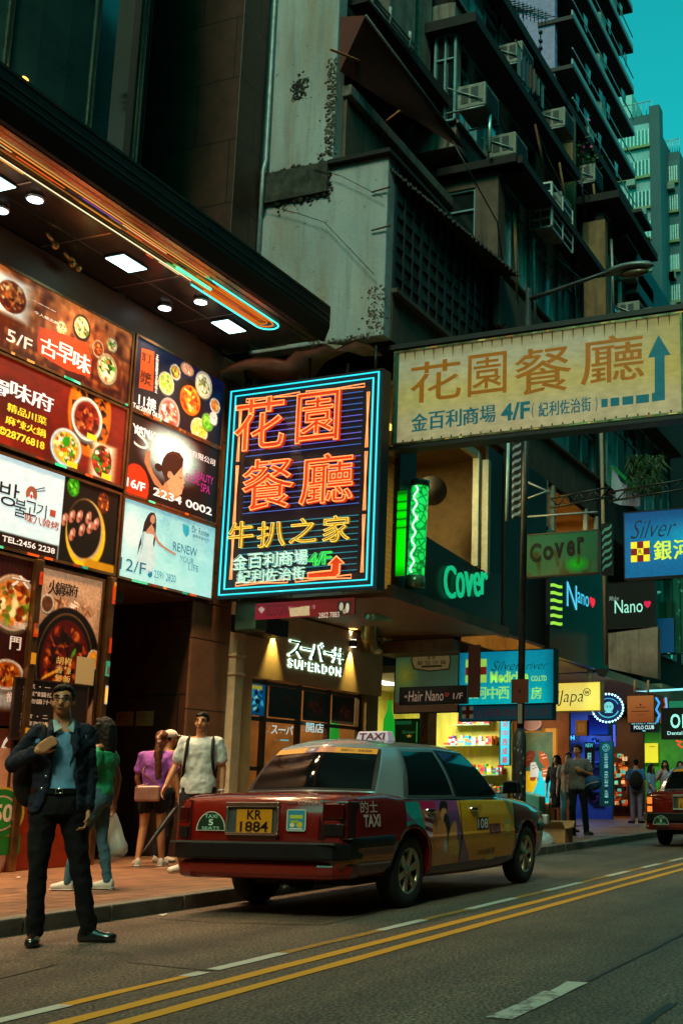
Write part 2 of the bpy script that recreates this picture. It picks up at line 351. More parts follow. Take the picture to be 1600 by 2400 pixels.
def brickmat(name, c1, c2, mortar, sx, sy, msz=.02, rough=.6, bump=.4, axis='XY', var=.5):
    """tiles or bricks; axis tells which two object axes the courses follow"""
    m = bpy.data.materials.new(name); m.use_nodes = True; n = m.node_tree; N = n.nodes; L = n.links; p = N['Principled BSDF']
    tc = N.new('ShaderNodeTexCoord'); sp = N.new('ShaderNodeSeparateXYZ'); L.new(tc.outputs['Object'], sp.inputs[0]); cb = N.new('ShaderNodeCombineXYZ')
    L.new(sp.outputs['XYZ'.index(axis[0])], cb.inputs[0]); L.new(sp.outputs['XYZ'.index(axis[1])], cb.inputs[1])
    t = N.new('ShaderNodeTexBrick'); L.new(cb.outputs[0], t.inputs['Vector']); t.inputs['Scale'].default_value = 1; t.inputs['Brick Width'].default_value = sx; t.inputs['Row Height'].default_value = sy
    t.inputs['Mortar Size'].default_value = msz; t.inputs['Color1'].default_value = (*c1, 1); t.inputs['Color2'].default_value = (*c2, 1); t.inputs['Mortar'].default_value = (*mortar, 1)
    nz = N.new('ShaderNodeTexNoise'); nz.inputs['Scale'].default_value = 3; nz.inputs['Detail'].default_value = 8; nz.inputs['Roughness'].default_value = .7; L.new(tc.outputs['Object'], nz.inputs['Vector'])
    r = N.new('ShaderNodeMapRange'); r.inputs[1].default_value = .3; r.inputs[2].default_value = .7; r.inputs[3].default_value = 1 - var; r.inputs[4].default_value = 1 + var; L.new(nz.outputs[0], r.inputs[0])
    mx = N.new('ShaderNodeMixRGB'); mx.blend_type = 'MULTIPLY'; mx.inputs[0].default_value = 1; L.new(t.outputs[0], mx.inputs[1]); L.new(r.outputs[0], mx.inputs[2]); L.new(mx.outputs[0], p.inputs['Base Color'])
    p.inputs['Roughness'].default_value = rough
    b = N.new('ShaderNodeBump'); b.inputs['Strength'].default_value = bump; b.inputs['Distance'].default_value = .004; b.invert = True; L.new(t.outputs['Fac'], b.inputs['Height']); L.new(b.outputs[0], p.inputs['Normal'])
    MATS[name] = m; return m
CHROME = mat('chrome', (.75, .74, .72), .18, 1., var=.15, scale=3)
DARKM = mat('dark_metal', (.03, .03, .032), .45, .7, var=.3)
BLACK = mat('black_paint', (.012, .012, .013), .5, var=.3)
GRAN = brickmat('brown_granite', (.052, .020, .011), (.062, .024, .013), (.006, .003, .003), 1.35, 1.12, .014, .5, .5, 'XZ', .5)
GRANY = brickmat('brown_granite_side', (.052, .020, .011), (.062, .024, .013), (.006, .003, .003), 1.35, 1.12, .014, .5, .5, 'YZ', .5)
GRANW = brickmat('warm_granite', (.17, .082, .040), (.20, .095, .046), (.02, .01, .006), 2.4, 1.02, .010, .4, .5, 'XZ', .35)
GRANWY = brickmat('warm_granite_side', (.15, .072, .036), (.17, .082, .040), (.02, .01, .006), 2.4, 1.02, .010, .4, .5, 'YZ', .35)
PAVE = brickmat('paving', (.20, .095, .048), (.14, .065, .033), (.05, .03, .02), .42, .21, .012, .5, .5, 'XY', .55)
CONC = mat('concrete', (.16, .145, .125), .8, var=.35, scale=4, bump=.3, bscale=50, streak=.5)

# ------------------------------------------------------------------ ground
m = MB(); m.quad((-80, -60, 0), (400, -60, 0), (400, 120, 0), (-80, 120, 0)); tag(m.build('road', ASPH), kind='structure')
m = MB(); m.box((-40, 6.83, -.2), (140, 40, .118)); tag(m.build('pavement', PAVE), kind='structure')
m = MB()
x = -40.
rk = random.Random(3)
while x < 140:
    L_ = .92; j = rk.uniform(-.006, .006); m.box((x + .006, 6.655 + j, -.1), (x + L_ - .006, 6.829, .123 + j * .4)); x += L_
tag(m.build('kerb', mat('kerb_stone', (.13, .115, .095), .8, var=.4, scale=5, bump=.4, bscale=40), bevel=.012), kind='structure')
def gx(px, Y):                                  # where the line Y on the road crosses photo column px
    k = (px - CX) / FPX; v = np.array([0, Y, -CZ]); e = np.array([1., 0, 0])
    return -(v @ _r - k * (v @ _w)) / (e @ _r - k * (e @ _w))
def worn(name, col, hole=.5):
    m = bpy.data.materials.new(name); m.use_nodes = True; n = m.node_tree; N = n.nodes; L = n.links; p = N['Principled BSDF']
    tc = N.new('ShaderNodeTexCoord'); t = N.new('ShaderNodeTexNoise'); t.inputs['Scale'].default_value = 9; t.inputs['Detail'].default_value = 9; t.inputs['Roughness'].default_value = .8; L.new(tc.outputs['Object'], t.inputs['Vector'])
    r = N.new('ShaderNodeValToRGB'); e = r.color_ramp.elements; e[0].position = hole - .12; e[0].color = (.075, .062, .045, 1); e[1].position = hole; e[1].color = (*col, 1); L.new(t.outputs[0], r.inputs[0]); L.new(r.outputs[0], p.inputs['Base Color']); p.inputs['Roughness'].default_value = .7
    MATS[name] = m; return m
YEL = worn('yellow_line_paint', (.62, .27, .012), .40); WHT = worn('white_line_paint', (.50, .47, .40), .45); YELF = worn('faded_yellow_paint', (.36, .17, .02), .50); TAR = mat('tar_seam', (.010, .010, .010), .45, var=.3)
rz = random.Random(5)
def strip(name, material, x0, x1, y0, y1, z=.004, jag=.006):
    m = MB(); n = max(2, int((x1 - x0) / .35)); a = []; b = []
    for i in range(n + 1):
        t = x0 + (x1 - x0) * i / n; a.append((t, y0 + rz.uniform(-jag, jag), z)); b.append((t, y1 + rz.uniform(-jag, jag), z))
    m.grid([a, b], smooth=False)
    return tag(m.build(name, material), kind='structure')
strip('road_marking', YEL, 2, 140, 3.685, 3.785); strip('road_marking', YEL, 2, 140, 3.935, 4.04)
for a, b in ((-90, 153), (435, 478), (500, 665), (889, 993), (1097, 1208), (1278, 1360), (1422, 1470), (1506, 1546), (1572, 1602)): strip('road_marking', WHT, gx(a, 4.3), gx(b, 4.3), 4.255, 4.35, .005)
for a, b in ((153, 435), (665, 889), (993, 1097), (1208, 1278), (1360, 1422), (1470, 1506), (1546, 1572)): strip('road_marking', YELF if a > 600 else YEL, gx(a, 4.3), gx(b, 4.3), 4.26, 4.345, .004, .012)
WHT2 = worn('very_worn_white_paint', (.46, .43, .37), .53)
strip('road_marking', WHT2, 5.2, 5.95, 2.09, 2.22, .005, .012); strip('road_marking', WHT, 5.951, 6.28, 2.09, 2.20, .005, .012)
for (x0, x1, y0, w) in ((5.95, 14, 2.10, .03), (5.2, 5.85, 1.50, .05)): strip('road_seam', TAR, x0, x1, y0 - w / 2, y0 + w / 2, .004, .006)
def seam(pts, w=.014):
    q = [PZ(*p, .003) for p in pts]; mm = MB()
    for a, b in zip(q[:-1], q[1:]):
        d = b - a; d /= np.linalg.norm(d); nn = np.array([-d[1], d[0], 0]) * w / 2; mm.quad(a - nn, b - nn, b + nn, a + nn)
    tag(mm.build('road_seam', TAR), kind='structure')
seam([(340, 2152), (520, 2164), (760, 2168), (880, 2140)]); seam([(-20, 2299), (60, 2280), (130, 2262)]); seam([(300, 2256), (430, 2270), (500, 2276)])
m = MB(); m.grid([[tuple(PZ(x, y + (3 if (x // 9) % 2 else -2), .0035)) for x in np.linspace(125, 330, 12)] for y in (2346, 2333)]); 
# ------------------------------------------------------------------ brown granite building with the poster wall
YW = 10.55
bld = thing('granite_building', 'dark brown granite building with a brightly lit canopy over its wall of food posters', 'building', (11, 12, .12))
m = MB()
m.box((-6, YW, .119), (11.9, 16, 7.65)); m.box((11.9, YW, 3.72), (13.92, 16, 7.65)); m.build('wall', GRANW, bld)
m = MB(); m.box((13.6, 10.50, .119), (14.5, 16, 3.72)); m.box((13.921, 10.50, 3.72), (14.5, 16, 7.6)); m.build('pier', [GRANW], bld, bevel=.02)
m = MB(); m.quad((13.595, 10.53, .12), (13.595, 14.5, .12), (13.595, 14.5, 3.72), (13.595, 10.53, 3.72)); m.box((11.9, 14.5, .119), (13.6, 14.7, 3.72)); m.build('doorway_wall', [GRANY], bld)  # darker granite than the pier: the recess's shade put into its colour
m = MB(); m.box((-6, 10.52, 7.17), (13.92, YW - .002, 7.64)); m.build('header_panel', [mat('header_stone', (.13, .062, .033), .5, var=.25, scale=3, bump=.1)], bld)
# upper storeys
m = MB(); m.box((13.93, 10.52, 7.95), (14.62, 13.2, 46)); m.build('upper_pier', [GRAN], bld, bevel=.015)
m = MB(); m.quad((13.925, 10.53, 7.95), (13.925, 12.6, 7.95), (13.925, 12.6, 46), (13.925, 10.53, 46)); m.build('upper_pier_side', [GRANY], bld)
m = MB(); m.box((-6, 12.6, 7.9), (13.93, 16, 46)); m.build('upper_wall', [mat('dark_cladding', (.012, .005, .004), .5, var=.4, scale=2)], bld)
m = MB()
for px in (297, 318, 345, 352): x = PY(px, 200, 12.58)[0]; m.box((x - .03, 12.5, 7.9), (x + .03, 12.6, 46))
m.build('fin', [mat('fin_metal', (.10, .09, .06), .35, .8, var=.3)], bld)
# curved glazed bay above the canopy
bc = Vector((10.95, 12.6, 0)); br = 2.38
m = MB(); mf = MB(); n = 18
glassb = mat('bay_glass', (.02, .05, .05), .06, .0, var=.5, scale=.8, spec=.9)
for i in range(n):
    a0, a1 = math.pi + math.pi * i / n, math.pi + math.pi * (i + 1) / n
    p, q = [bc + Vector((br * math.cos(a), br * math.sin(a) * .8, 0)) for a in (a0, a1)]
    m.quad((p.x, p.y, 7.9), (q.x, q.y, 7.9), (q.x, q.y, 46), (p.x, p.y, 46))
    if i % 3 == 0: mf.tube([(p.x, p.y, 7.9), (p.x, p.y, 46)], .06, 6)
m.build('bay_window', [glassb], bld); mf.build('mullion', [mat('teal_mullion', (.16, .34, .32), .3, .6, var=.3)], bld)
for z in (14.45, 18.2):
    m = MB(); m.tube([bc + Vector(((br + .05) * math.cos(a), (br + .05) * math.sin(a) * .8, z)) for a in np.linspace(math.pi, 2 * math.pi, 24)], .09, 8); m.build('bay_ring', [mat('ring_metal', (.34, .33, .25), .25, .9, var=.3)], bld)
for (x, y, c) in ((60, 183, (1, .45, .08)), (86, 226, (.3, 1, .8))):
    p = PY(x, y, 11.2); p = PY(x, y, bc.y - .8 * math.sqrt(max(.01, br ** 2 - (p[0] - bc.x) ** 2)) - .03); m = MB(); m.ell(p, (.05, .02, .02)); m.build('window_lamp', [glow('window_lamp_%d' % x, c, 3)], bld)

# canopy
can = MB()
YO = 8.72
can.box((-6, 9.42, 7.66), (14.0, 10.52, 7.98)); can.box((-6, 8.84, 7.66), (14.02, 9.06, 8.0))
canopy = can.build('canopy', [mat('canopy_soffit', (.035, .035, .038), .22, .3, var=.4, scale=2.5)], bld)
m = MB()
for i in range(16):
    x = 14.0 - i * 1.27
    if x > -5: m.box((x - .012, 9.43, 7.652), (x + .012, 10.5, 7.661))
m.box((-6, 9.93, 7.652), (13.98, 9.945, 7.6605)); m.build('soffit_joint', [CHROME], canopy)
m = MB()
prof = [(8.72, 7.86), (8.72, 8.2), (8.84, 8.3), (8.845, 7.655), (8.80, 7.66)]
m.prism([(-6, y, z) for y, z in prof], (20.06, 0, 0)); m.build('fascia', [mat('fascia_metal', (.010, .009, .008), .55, .0, spec=.25, var=.4, scale=1.5)], canopy)
for z_ in (7.93, 8.03, 8.16): m = MB(); m.box((-6, 8.712, z_), (14.05, 8.719, z_ + .018)); m.build('fascia_line', [mat('fascia_trim', (.20, .13, .07), .3, .9, var=.4, scale=2)], canopy)
m = MB(); m.box((-6, 8.87, 7.648), (13.9, 8.95, 7.659)); m.box((-6, 8.97, 7.646), (13.9, 9.04, 7.659)); split(m, 'bronze_band', [mat('bronze_band', (.42, .27, .13), .24, 1., var=.5, scale=1.5, stretch=(.3, 5, 5))], canopy)
m = MB()                                        # long ribbed moulding under the edge
rib = [(9.06, 7.70), (9.08, 7.655), (9.115, 7.70), (9.15, 7.65), (9.19, 7.71), (9.24, 7.71), (9.28, 7.65), (9.315, 7.70), (9.345, 7.645), (9.38, 7.70), (9.42, 7.66)]
m.grid([[(x, y, z) for y, z in rib] for x in np.linspace(-6, 13.2, 60)], smooth=False)
m.build('edge_moulding', [mat('polished_moulding', (.62, .44, .26), .16, 1., var=.35, scale=1.2, stretch=(.4, 6, 6))], canopy)
m = MB(); m.box((13.2, 9.06, 7.66), (14.0, 9.42, 7.97)); m.build('moulding_end_block', [mat('canopy_soffit')], canopy)
def racetrack(y0, y1, x0, x1, z):
    yc, r = (y0 + y1) / 2, (y1 - y0) / 2
    return [(x0, y0, z)] + [(x1 - r + r * math.sin(a), yc - r * math.cos(a), z) for a in np.linspace(0, math.pi, 10)] + [(x0, y1, z)]
for (y0, y1, x0, x1, c, e, nm) in ((9.07, 9.41, 11.7, 13.36, '#46e8d4', 2.2, 'cyan'), (9.12, 9.36, 11.9, 13.26, '#e86a18', 1.2, 'orange'), (9.17, 9.31, 11.5, 13.15, '#d88018', .9, 'amber'), (9.205, 9.275, 11.8, 13.0, '#c84808', .9, 'red')):
    m = MB(); m.tube(racetrack(y0, y1, x0, x1, 7.636), .011, 6); m.build('neon_tube', [glow('canopy_%s_neon' % nm, lin(c), e)], canopy)
m = MB(); m.tube([(11.2, 9.25, 7.63), (11.9, 9.25, 7.63)], .022, 6); m.build('neon_tube', [glow('canopy_green_neon', lin('#58f0a8'), 2)], canopy)
for (y, c, e) in ((9.10, '#ff9a40', 1.0), (9.345, '#fff0c0', 1.3), (8.96, '#b84a20', .6), (9.05, '#e8b060', .7), (9.22, '#c87830', .5)):  # glowing lines paint the posters' reflections on the moulding
    m = MB(); m.tube([(-6, y, 7.644), (11.6, y, 7.644)], .008, 5); m.build('reflection_line', [glow('canopy_line_' + c[1:], lin(c), e)], canopy)
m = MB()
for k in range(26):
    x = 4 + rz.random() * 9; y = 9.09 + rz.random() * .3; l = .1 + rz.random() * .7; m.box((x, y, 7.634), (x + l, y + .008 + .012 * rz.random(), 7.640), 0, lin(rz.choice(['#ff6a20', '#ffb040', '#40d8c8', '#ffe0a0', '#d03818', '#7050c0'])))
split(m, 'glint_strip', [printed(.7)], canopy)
WARM = (1.0, .60, .30)
def lampdata(nm, e, size, col=WARM, shape='DISK', spread=None):
    l = bpy.data.lights.new(nm, 'AREA'); l.shape = shape; l.size = size; l.energy = e; l.color = col
    if spread: l.spread = spread
    return l
PANEL_L = lampdata('panel_light', 110, .4, spread=math.radians(95)); SPOT_L = lampdata('spot_light', 30, .15, spread=math.radians(70))
def ceiling_panel(x, y):
    m = MB(); m.box((x - .24, y - .16, 7.640), (x + .24, y + .16, 7.659)); o = m.build('canopy_light', [DARKM], canopy)
    m = MB(); m.box((x - .215, y - .14, 7.632), (x + .215, y + .14, 7.6395)); m.build('diffuser', [glow('panel_glow', (.55, 1, .88), 7)], o)
    q = bpy.data.objects.new('lamp', PANEL_L); SC.collection.objects.link(q); q.parent = o; q.location = Vector((x, y, 7.60)) - ORG[o.name]
def ceiling_spot(x, y):
    m = MB(); m.cyl((x, y, 7.62), (x, y, 7.66), .10, n=20); o = m.build('canopy_spotlight', [CHROME], canopy)
    m = MB(); m.cyl((x, y, 7.612), (x, y, 7.6195), .085, n=20); m.build('diffuser', [glow('spot_glow', (.75, .9, 1), 6)], o)
    q = bpy.data.objects.new('lamp', SPOT_L); SC.collection.objects.link(q); q.parent = o; q.location = Vector((x, y, 7.60)) - ORG[o.name]
for x in (4.2, 6.6, 8.72, 10.9, 13.07): ceiling_panel(x, 9.80)
for x, y in ((9.2, 9.64), (9.26, 10.21), (12.18, 10.22), (12.18, 9.62), (6.2, 9.64), (6.2, 10.21)): ceiling_spot(x, y)
m = MB()
for (x, y) in ((110, 545), (150, 590), (165, 600)):
    p = PZ(x, y, 7.6); m.tube([p, p + np.array([.16, .05, -.04])], .025, 6); m.ell(p + np.array([.2, .06, -.06]), (.05, .05, .05))
split(m, 'brass_fitting', [mat('old_brass', (.45, .30, .10), .35, 1., var=.3)], canopy)

ob_ = thing('unseen_opposite_row', 'unseen dark brown building row added across the road to hold back sky light', 'building', (20, -9, 0)); m = MB(); m.box((-30, -24, 0), (110, -7.5, 33)); m.build('wall', [mat('opposite_wall', (.06, .04, .03), .7, var=.4, scale=.6)], ob_)  # unseen row, put in and its height set to limit sky light
m = MB(); m.box((-75, -24.1, 0), (-60, 30, 52)); m.build('unseen_end_block', [MATS['opposite_wall']], ob_)  # unseen block added across the street end to shut out low sky
m = MB(); m.box((-30, -7.49, -.1), (110, -4.2, .12)); tag(m.build('pavement', [PAVE]), kind='structure')

# ------------------------------------------------------------------ poster light boxes on the granite wall
LIT = printed(.86, base=.5); LIT6 = printed(.55, name='print_dim'); PRINT = printed(0)
K2, K3, K4 = crop(0, 600, 2.851), crop(0, 1000, 2.851), crop(0, 1400, 2.851)
FRAMEM = mat('poster_frame_metal', (.22, .12, .06), .35, .8, var=.5, scale=3, stretch=(1, 1, 1))
def lightbox(nm, label, p, group='lit posters on the granite wall', es=None):
    t = thing(nm, label, 'poster', p.pt((p.a0 + p.a1) / 2, p.z0, 0), group)
    p.mb.build('poster_face', [es or LIT], t)
    p.box(.104).build('case', [BLACK], t); p.frame(.035, .1, .018).build('frame', [FRAMEM], t)
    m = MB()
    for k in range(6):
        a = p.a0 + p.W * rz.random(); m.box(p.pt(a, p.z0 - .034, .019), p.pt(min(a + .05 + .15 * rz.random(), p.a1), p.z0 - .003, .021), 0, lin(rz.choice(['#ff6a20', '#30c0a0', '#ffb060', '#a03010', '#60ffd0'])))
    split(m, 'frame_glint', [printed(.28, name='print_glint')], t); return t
YP = 10.44
BR = ['#7a3a18', '#a85a28', '#d89050', '#5a2410']; GR = ['#e8d8a0', '#50a030', '#c87838', '#f0e8c8', '#306018']
# 5/F
p = PW('Y', YP, 8.9, 11.84, 6.13, 7.12); c = Cv(200, 70, '#7a3c18', 2)
c.grad('#c07848', '#4a1c0a'); n1 = c.noise(60, 8) * .6 + c.noise(14, 20) * .4; c.mix(np.clip(n1 - .45, 0, 1) * 1.6, '#e8a870'); c.mix(np.clip(.5 - c.noise(30, 12), 0, 1) * 1.5, '#3a1408')
u, v = p.i(K2(90, 290)); c.rect(u - .12, v - .26, u + .075, v + .22, '#f4f0e0', .08); c.food(u - .01, v - .02, .075, .2, BR + ['#e8c088'], 30, 1)
for (x, y, ru, rv, cols, sd) in ((545, 475, .052, .17, GR, 3), (715, 755, .062, .21, GR, 4), (655, 620, .035, .12, BR, 5), (748, 595, .032, .10, GR, 6), (410, 480, .03, .1, GR, 8)): c.bowl(*p.i(K2(x, y)), ru, rv, '#c8b090' if sd != 3 else '#3a3430', cols, 30, sd)
pts = [(262, 470), (420, 520), (570, 578), (612, 690), (600, 810), (440, 760), (250, 650), (245, 560)]
p.art(c.grain().a); p.poly([p.i(K2(*q)) for q in pts][::1], '#b8380c', 1)
for ch, a, b in (('古', (272, 540), (372, 690)), ('早', (385, 575), (482, 735)), ('味', (492, 635), (595, 792))): p.text(ch, *p.bx(K2(*a), K2(*b)), '#fff8ec', weight=.035)
p.text('5/F', *p.bx(K2(45, 492), K2(208, 635)), '#fff4e0', weight=.012)
p.text('大廚推薦', *p.bx(K2(208, 298), K2(372, 372)), '#fff0d8', weight=.02); p.text('令人懷念的', *p.bx(K2(225, 372), K2(388, 458)), '#fff0d8', weight=.02)
lightbox('poster_light_box', 'lit brown poster reading 5/F with bowls of food, just under the canopy', p)
# 28776818
p = PW('Y', YP, 8.9, 11.84, 4.99, 6.04); c = Cv(200, 76, '#7c2c10', 3)
for k in range(26): u, v = c.R.rand(2); c.ell(u, v, .08, .25, c.c('#7c2c10') * (.75 + .5 * c.R.rand()), .3, c.R.rand() * 180)
u, v = p.i(K2(600, 1050)); c.food(u, v, .13, .55, ['#d87818', '#402008', '#f0a030', '#a04810', '#201004'], 190, 2, .09)
for (x, y, ru, rv, rim, cols, sd) in ((580, 1090, .092, .27, '#e8f0e4', ['#8a3418', '#a84828', '#60200c', '#c87848'], 5), (440, 1280, .088, .23, '#dff0ec', ['#e0a820', '#f0d880', '#c86818', '#40902c', '#fff0c0'], 6)): c.bowl(*p.i(K2(x, y)), ru, rv, rim, cols, 46, sd)
u, v = p.i(K2(680, 1370)); c.rect(u - .065, v - .22, u + .075, v + .22, '#ecdcc0', .05); c.food(u, v, .06, .2, ['#7a2a10', '#f0e4c8', '#3a8028', '#c84818', '#401408'], 50, 9)
u, v = p.i(K2(440, 1240)); c.ell(u, v, .02, .06, '#38a020', .4)
p.art(c.grain().a)
for ch, a, b in (('蜀', (-90, 800), (48, 950)), ('味', (72, 835), (200, 990)), ('府', (212, 895), (346, 1048))): p.text(ch, *p.bx(K2(*a), K2(*b)), '#f0f4f8', weight=.02)
p.text('精品川菜', *p.bx(K2(48, 990), K2(306, 1130)), '#ffe838', weight=.03); p.text('麻辣火鍋', *p.bx(K2(36, 1072), K2(300, 1212)), '#ffe838', weight=.03)
p.text('©28776818', *p.bx(K2(-12, 1142), K2(292, 1292)), '#ffe838', weight=.03)
for x, y in ((612, 1210), (480, 1395), (708, 1475)): u, v = p.i(K2(x, y)); p.rect(u - .03, v - .035, u + .03, v + .035, '#f8e020', 2)
lightbox('poster_light_box', 'lit dark red poster with yellow number 28776818 beside bowls of noodles', p)
# Korean barbecue
p = PW('Y', YP, 8.9, 11.84, 3.80, 4.86); c = Cv(200, 76, '#d8fff2', 4)
u0, v0 = p.i(K3(418, 500)); c.rect(u0, -.1, 1.1, 1.1, '#1c0e0a', .004); c.rect(-.1, .84, u0 - .003, 1.1, '#3a2420', .01)
u, v = p.i(K3(490, 400)); c.food(u, v, .035, .12, ['#40a028', '#80d040', '#307018'], 20, 1)
u, v = p.i(K3(690, 510)); c.food(u, v, .035, .13, BR, 26, 2)
u, v = p.i(K3(560, 700)); c.ell(u + .012, v + .03, .118, .42, '#e8c028'); c.ell(u + .005, v - .02, .108, .38, '#caa878'); c.ell(u, v - .03, .1, .355, '#180c08')
for x, y, w in ((430, 620, 0), (480, 600, 0), (530, 600, 1), (590, 610, 2), (640, 650, 2), (480, 720, 1), (545, 690, 2), (600, 675, 1)):
    u, v = p.i(K3(x, y)); c.ell(u, v, .016, .085, '#c08068', .2, 18); c.ell(u - .004, v - .02, .006, .03, '#f0c8b0', .4); c.ell(u + .005, v + .03, .005, .02, '#7a3420', .4)
c.rect(.82, .9, 1.02, 1.1, '#c89018', .02); p.art(c.grain(.03).a)
u, v = p.i(K3(208, 455)); p.ring(u, v, .03, .1, .022, '#b05838', 2, a0=150, a1=390); p.ring(u, v, .021, .07, .012, '#c87850', 2, a0=160, a1=380); p.ell(u, v + .02, .006, .025, '#c83820', 2)
for k in range(7): a = math.radians(180 + 30 * k); p.line([(u + .012 * math.cos(a), v + .04 * math.sin(a)), (u + .017 * math.cos(a), v + .058 * math.sin(a))], .006, '#b05838', 2)
p.line([p.i(K3(235, 420)), p.i(K3(300, 408))], .012, '#20100c', 2); p.line([p.i(K3(235, 432)), p.i(K3(302, 428))], .012, '#20100c', 2)
for ch, a, b in (('방', (0, 365), (118, 545)), ('불', (96, 485), (166, 610)), ('고', (166, 500), (238, 600)), ('기', (244, 520), (304, 612))): p.text(ch, *p.bx(K3(*a), K3(*b)), '#20140f', weight=.004)
p.text('味八韓烤', *p.bx(K3(165, 588), K3(388, 692)), '#b04828', weight=.02); u, v = p.i(K3(350, 580)); p.rect(u - .016, v - .04, u + .016, v + .04, '#b84830', 2)
p.text('TEL:2456 2238', *p.bx(K3(12, 735), K3(362, 848)), '#fff4ea', weight=.02)
lightbox('poster_light_box', 'lit white and black Korean grill poster with TEL:2456 2238 along its foot', p)
# 11 floor
p = PW('Y', YP, 11.94, 13.90, 6.12, 7.14); c = Cv(130, 78, '#1c2440', 5); c.grad('#2a3050', '#141830')
u, v = p.i(K2(1270, 965)); c.ell(u, v, .16, .3, '#241408'); c.bowl(u, v, .145, .265, '#2a1a10', ['#d87018', '#f0a840', '#803008', '#e8d090', '#b04810'], 44, 2)
for x, y, ru, rv, rim, cols, sd in ((1170, 775, .058, .11, '#e8ead8', ['#b08030', '#e0c060', '#506020'], 1), (1110, 850, .085, .16, '#e0e8c0', ['#c8d060', '#60b030', '#e8b060', '#f8f0d0'], 3), (1250, 755, .075, .09, '#c0a088', ['#c89078', '#e0b8a0'], 4), (1360, 860, .1, .2, '#d8d0b8', ['#e8dcc0', '#a89870', '#6a9048'], 6), (1435, 1000, .06, .11, '#f0ece0', ['#c87830', '#e8b060'], 7), (1130, 1060, .115, .24, '#c8b8b0', ['#b86858', '#d8a898', '#e8d0c8', '#8a4038'], 8), (1330, 1160, .1, .17, '#e8e0c0', ['#e8c858', '#f4e8a8', '#d0a028'], 9), (1385, 1110, .07, .13, '#88b860', ['#60b030', '#a0d860'], 10), (1425, 1085, .05, .1, '#e8e8e0', ['#d8d8d0'], 11)): c.bowl(*p.i(K2(x, y)), ru, rv, rim, cols, 30, sd)
p.art(c.grain().a)
p.poly([p.i(K2(*q)) for q in ((945, 612), (1030, 640), (1022, 905), (925, 880))], '#c04810', 1)
p.text('訂', *p.bx(K2(948, 640), K2(1008, 720)), '#3c1408', weight=.01); p.text('漿', *p.bx(K2(938, 765), K2(1008, 872)), '#3c1408', weight=.01)
for k in range(9): p.text('正宗重慶老火鍋店'[k % 8], *p.bx(K2(1040 - k, 665 + 28 * k), K2(1056 - k, 690 + 28 * k)), '#f0ecdc', weight=.03)
p.text('11樓', *p.bx(K2(926, 920), K2(1036, 1042)), '#f4f4f4', weight=.02); p.text('Tel:2808 0830', *p.bx(K2(884, 985), K2(1082, 1092)), '#f0f0f0', weight=.02)
lightbox('poster_light_box', 'lit navy poster with a ring of dishes round a hot pot, reading 11樓', p)
# beauty salon
p = PW('Y', YP, 11.94, 13.90, 4.93, 6.06); c = Cv(130, 84, '#2a0a0c', 6)
u, v = p.i(K2(1150, 1330)); c.mix(np.clip(1.25 - c.D(u, v, .34, .36), 0, 1) * 1.4, '#d4fcf4')
sk, hr = '#d89060', '#4a1c10'
c.ell(*p.i(K2(905, 1530)), .135, .26, '#d04810', .03); p.art(c.grain(.03).a)
P3 = lambda *q: [p.i(K3(*k)) for k in q]
p.poly(P3((1075, 420), (1030, 385), (990, 300), (962, 235), (972, 165), (1002, 160), (998, 235), (1022, 310), (1062, 365), (1085, 400)), '#b87850', 1)
p.poly(P3((1112, 350), (1090, 392), (1045, 420), (1030, 452), (1090, 470), (1190, 500), (1215, 480), (1190, 465), (1150, 455)), '#c88858', 2)
p.poly(P3((1190, 288), (1222, 262), (1217, 300), (1222, 340), (1234, 376), (1222, 388), (1226, 406), (1216, 424), (1212, 450), (1186, 466), (1150, 456), (1124, 420), (1108, 352), (1128, 300), (1160, 330)), '#dca070', 3)
p.poly(P3((1078, 300), (1076, 250), (1088, 212), (1112, 178), (1150, 163), (1196, 175), (1222, 215), (1218, 262), (1192, 292), (1160, 330), (1138, 300), (1130, 350), (1104, 372), (1092, 330)), '#3c1a10', 4); p.ell(*p.i(K3(1056, 272)), .042, .05, '#32140c', 4)
p.poly(P3((1118, 300), (1136, 296), (1138, 330), (1124, 346), (1114, 328)), '#d09060', 5); p.line(P3((1192, 338), (1212, 346)), .010, '#3c1a10', 5); p.line(P3((1205, 412), (1222, 408)), .010, '#a84838', 5); p.line(P3((1110, 185), (1170, 178), (1205, 215)), .012, '#6c3420', 5)
p.text('YANKEE', *p.bx(K2(884, 1125), K2(1090, 1262)), '#f4f4f0', weight=.02); p.text('S', *p.bx(K2(900, 1135), K2(990, 1300)), '#e8e8e0', weight=-.01); p.text('pa', *p.bx(K2(975, 1240), K2(1040, 1310)), '#b8c8c0', weight=-.012, shear=.4)
p.text('美容集團有限公司', *p.bx(K2(1110, 1232), K2(1432, 1400)), '#e8e0e0', weight=.02)
p.text('16/F', *p.bx(K3(845, 345), K3(965, 435)), '#ffffff', weight=.03)
for t, a, b in (('BEAUTY', (1300, 300), (1420, 388)), ('FACIAL', (1242, 318), (1330, 390)), ('SPA', (1340, 385), (1398, 450))): p.text(t, *p.bx(K3(*a), K3(*b)), '#c02890', weight=0)
p.text('2234 0002', *p.bx(K3(1022, 412), K3(1412, 592)), '#ffffff', weight=.02)
lightbox('poster_light_box', 'lit maroon beauty poster of a woman in profile, reading 16/F', p)
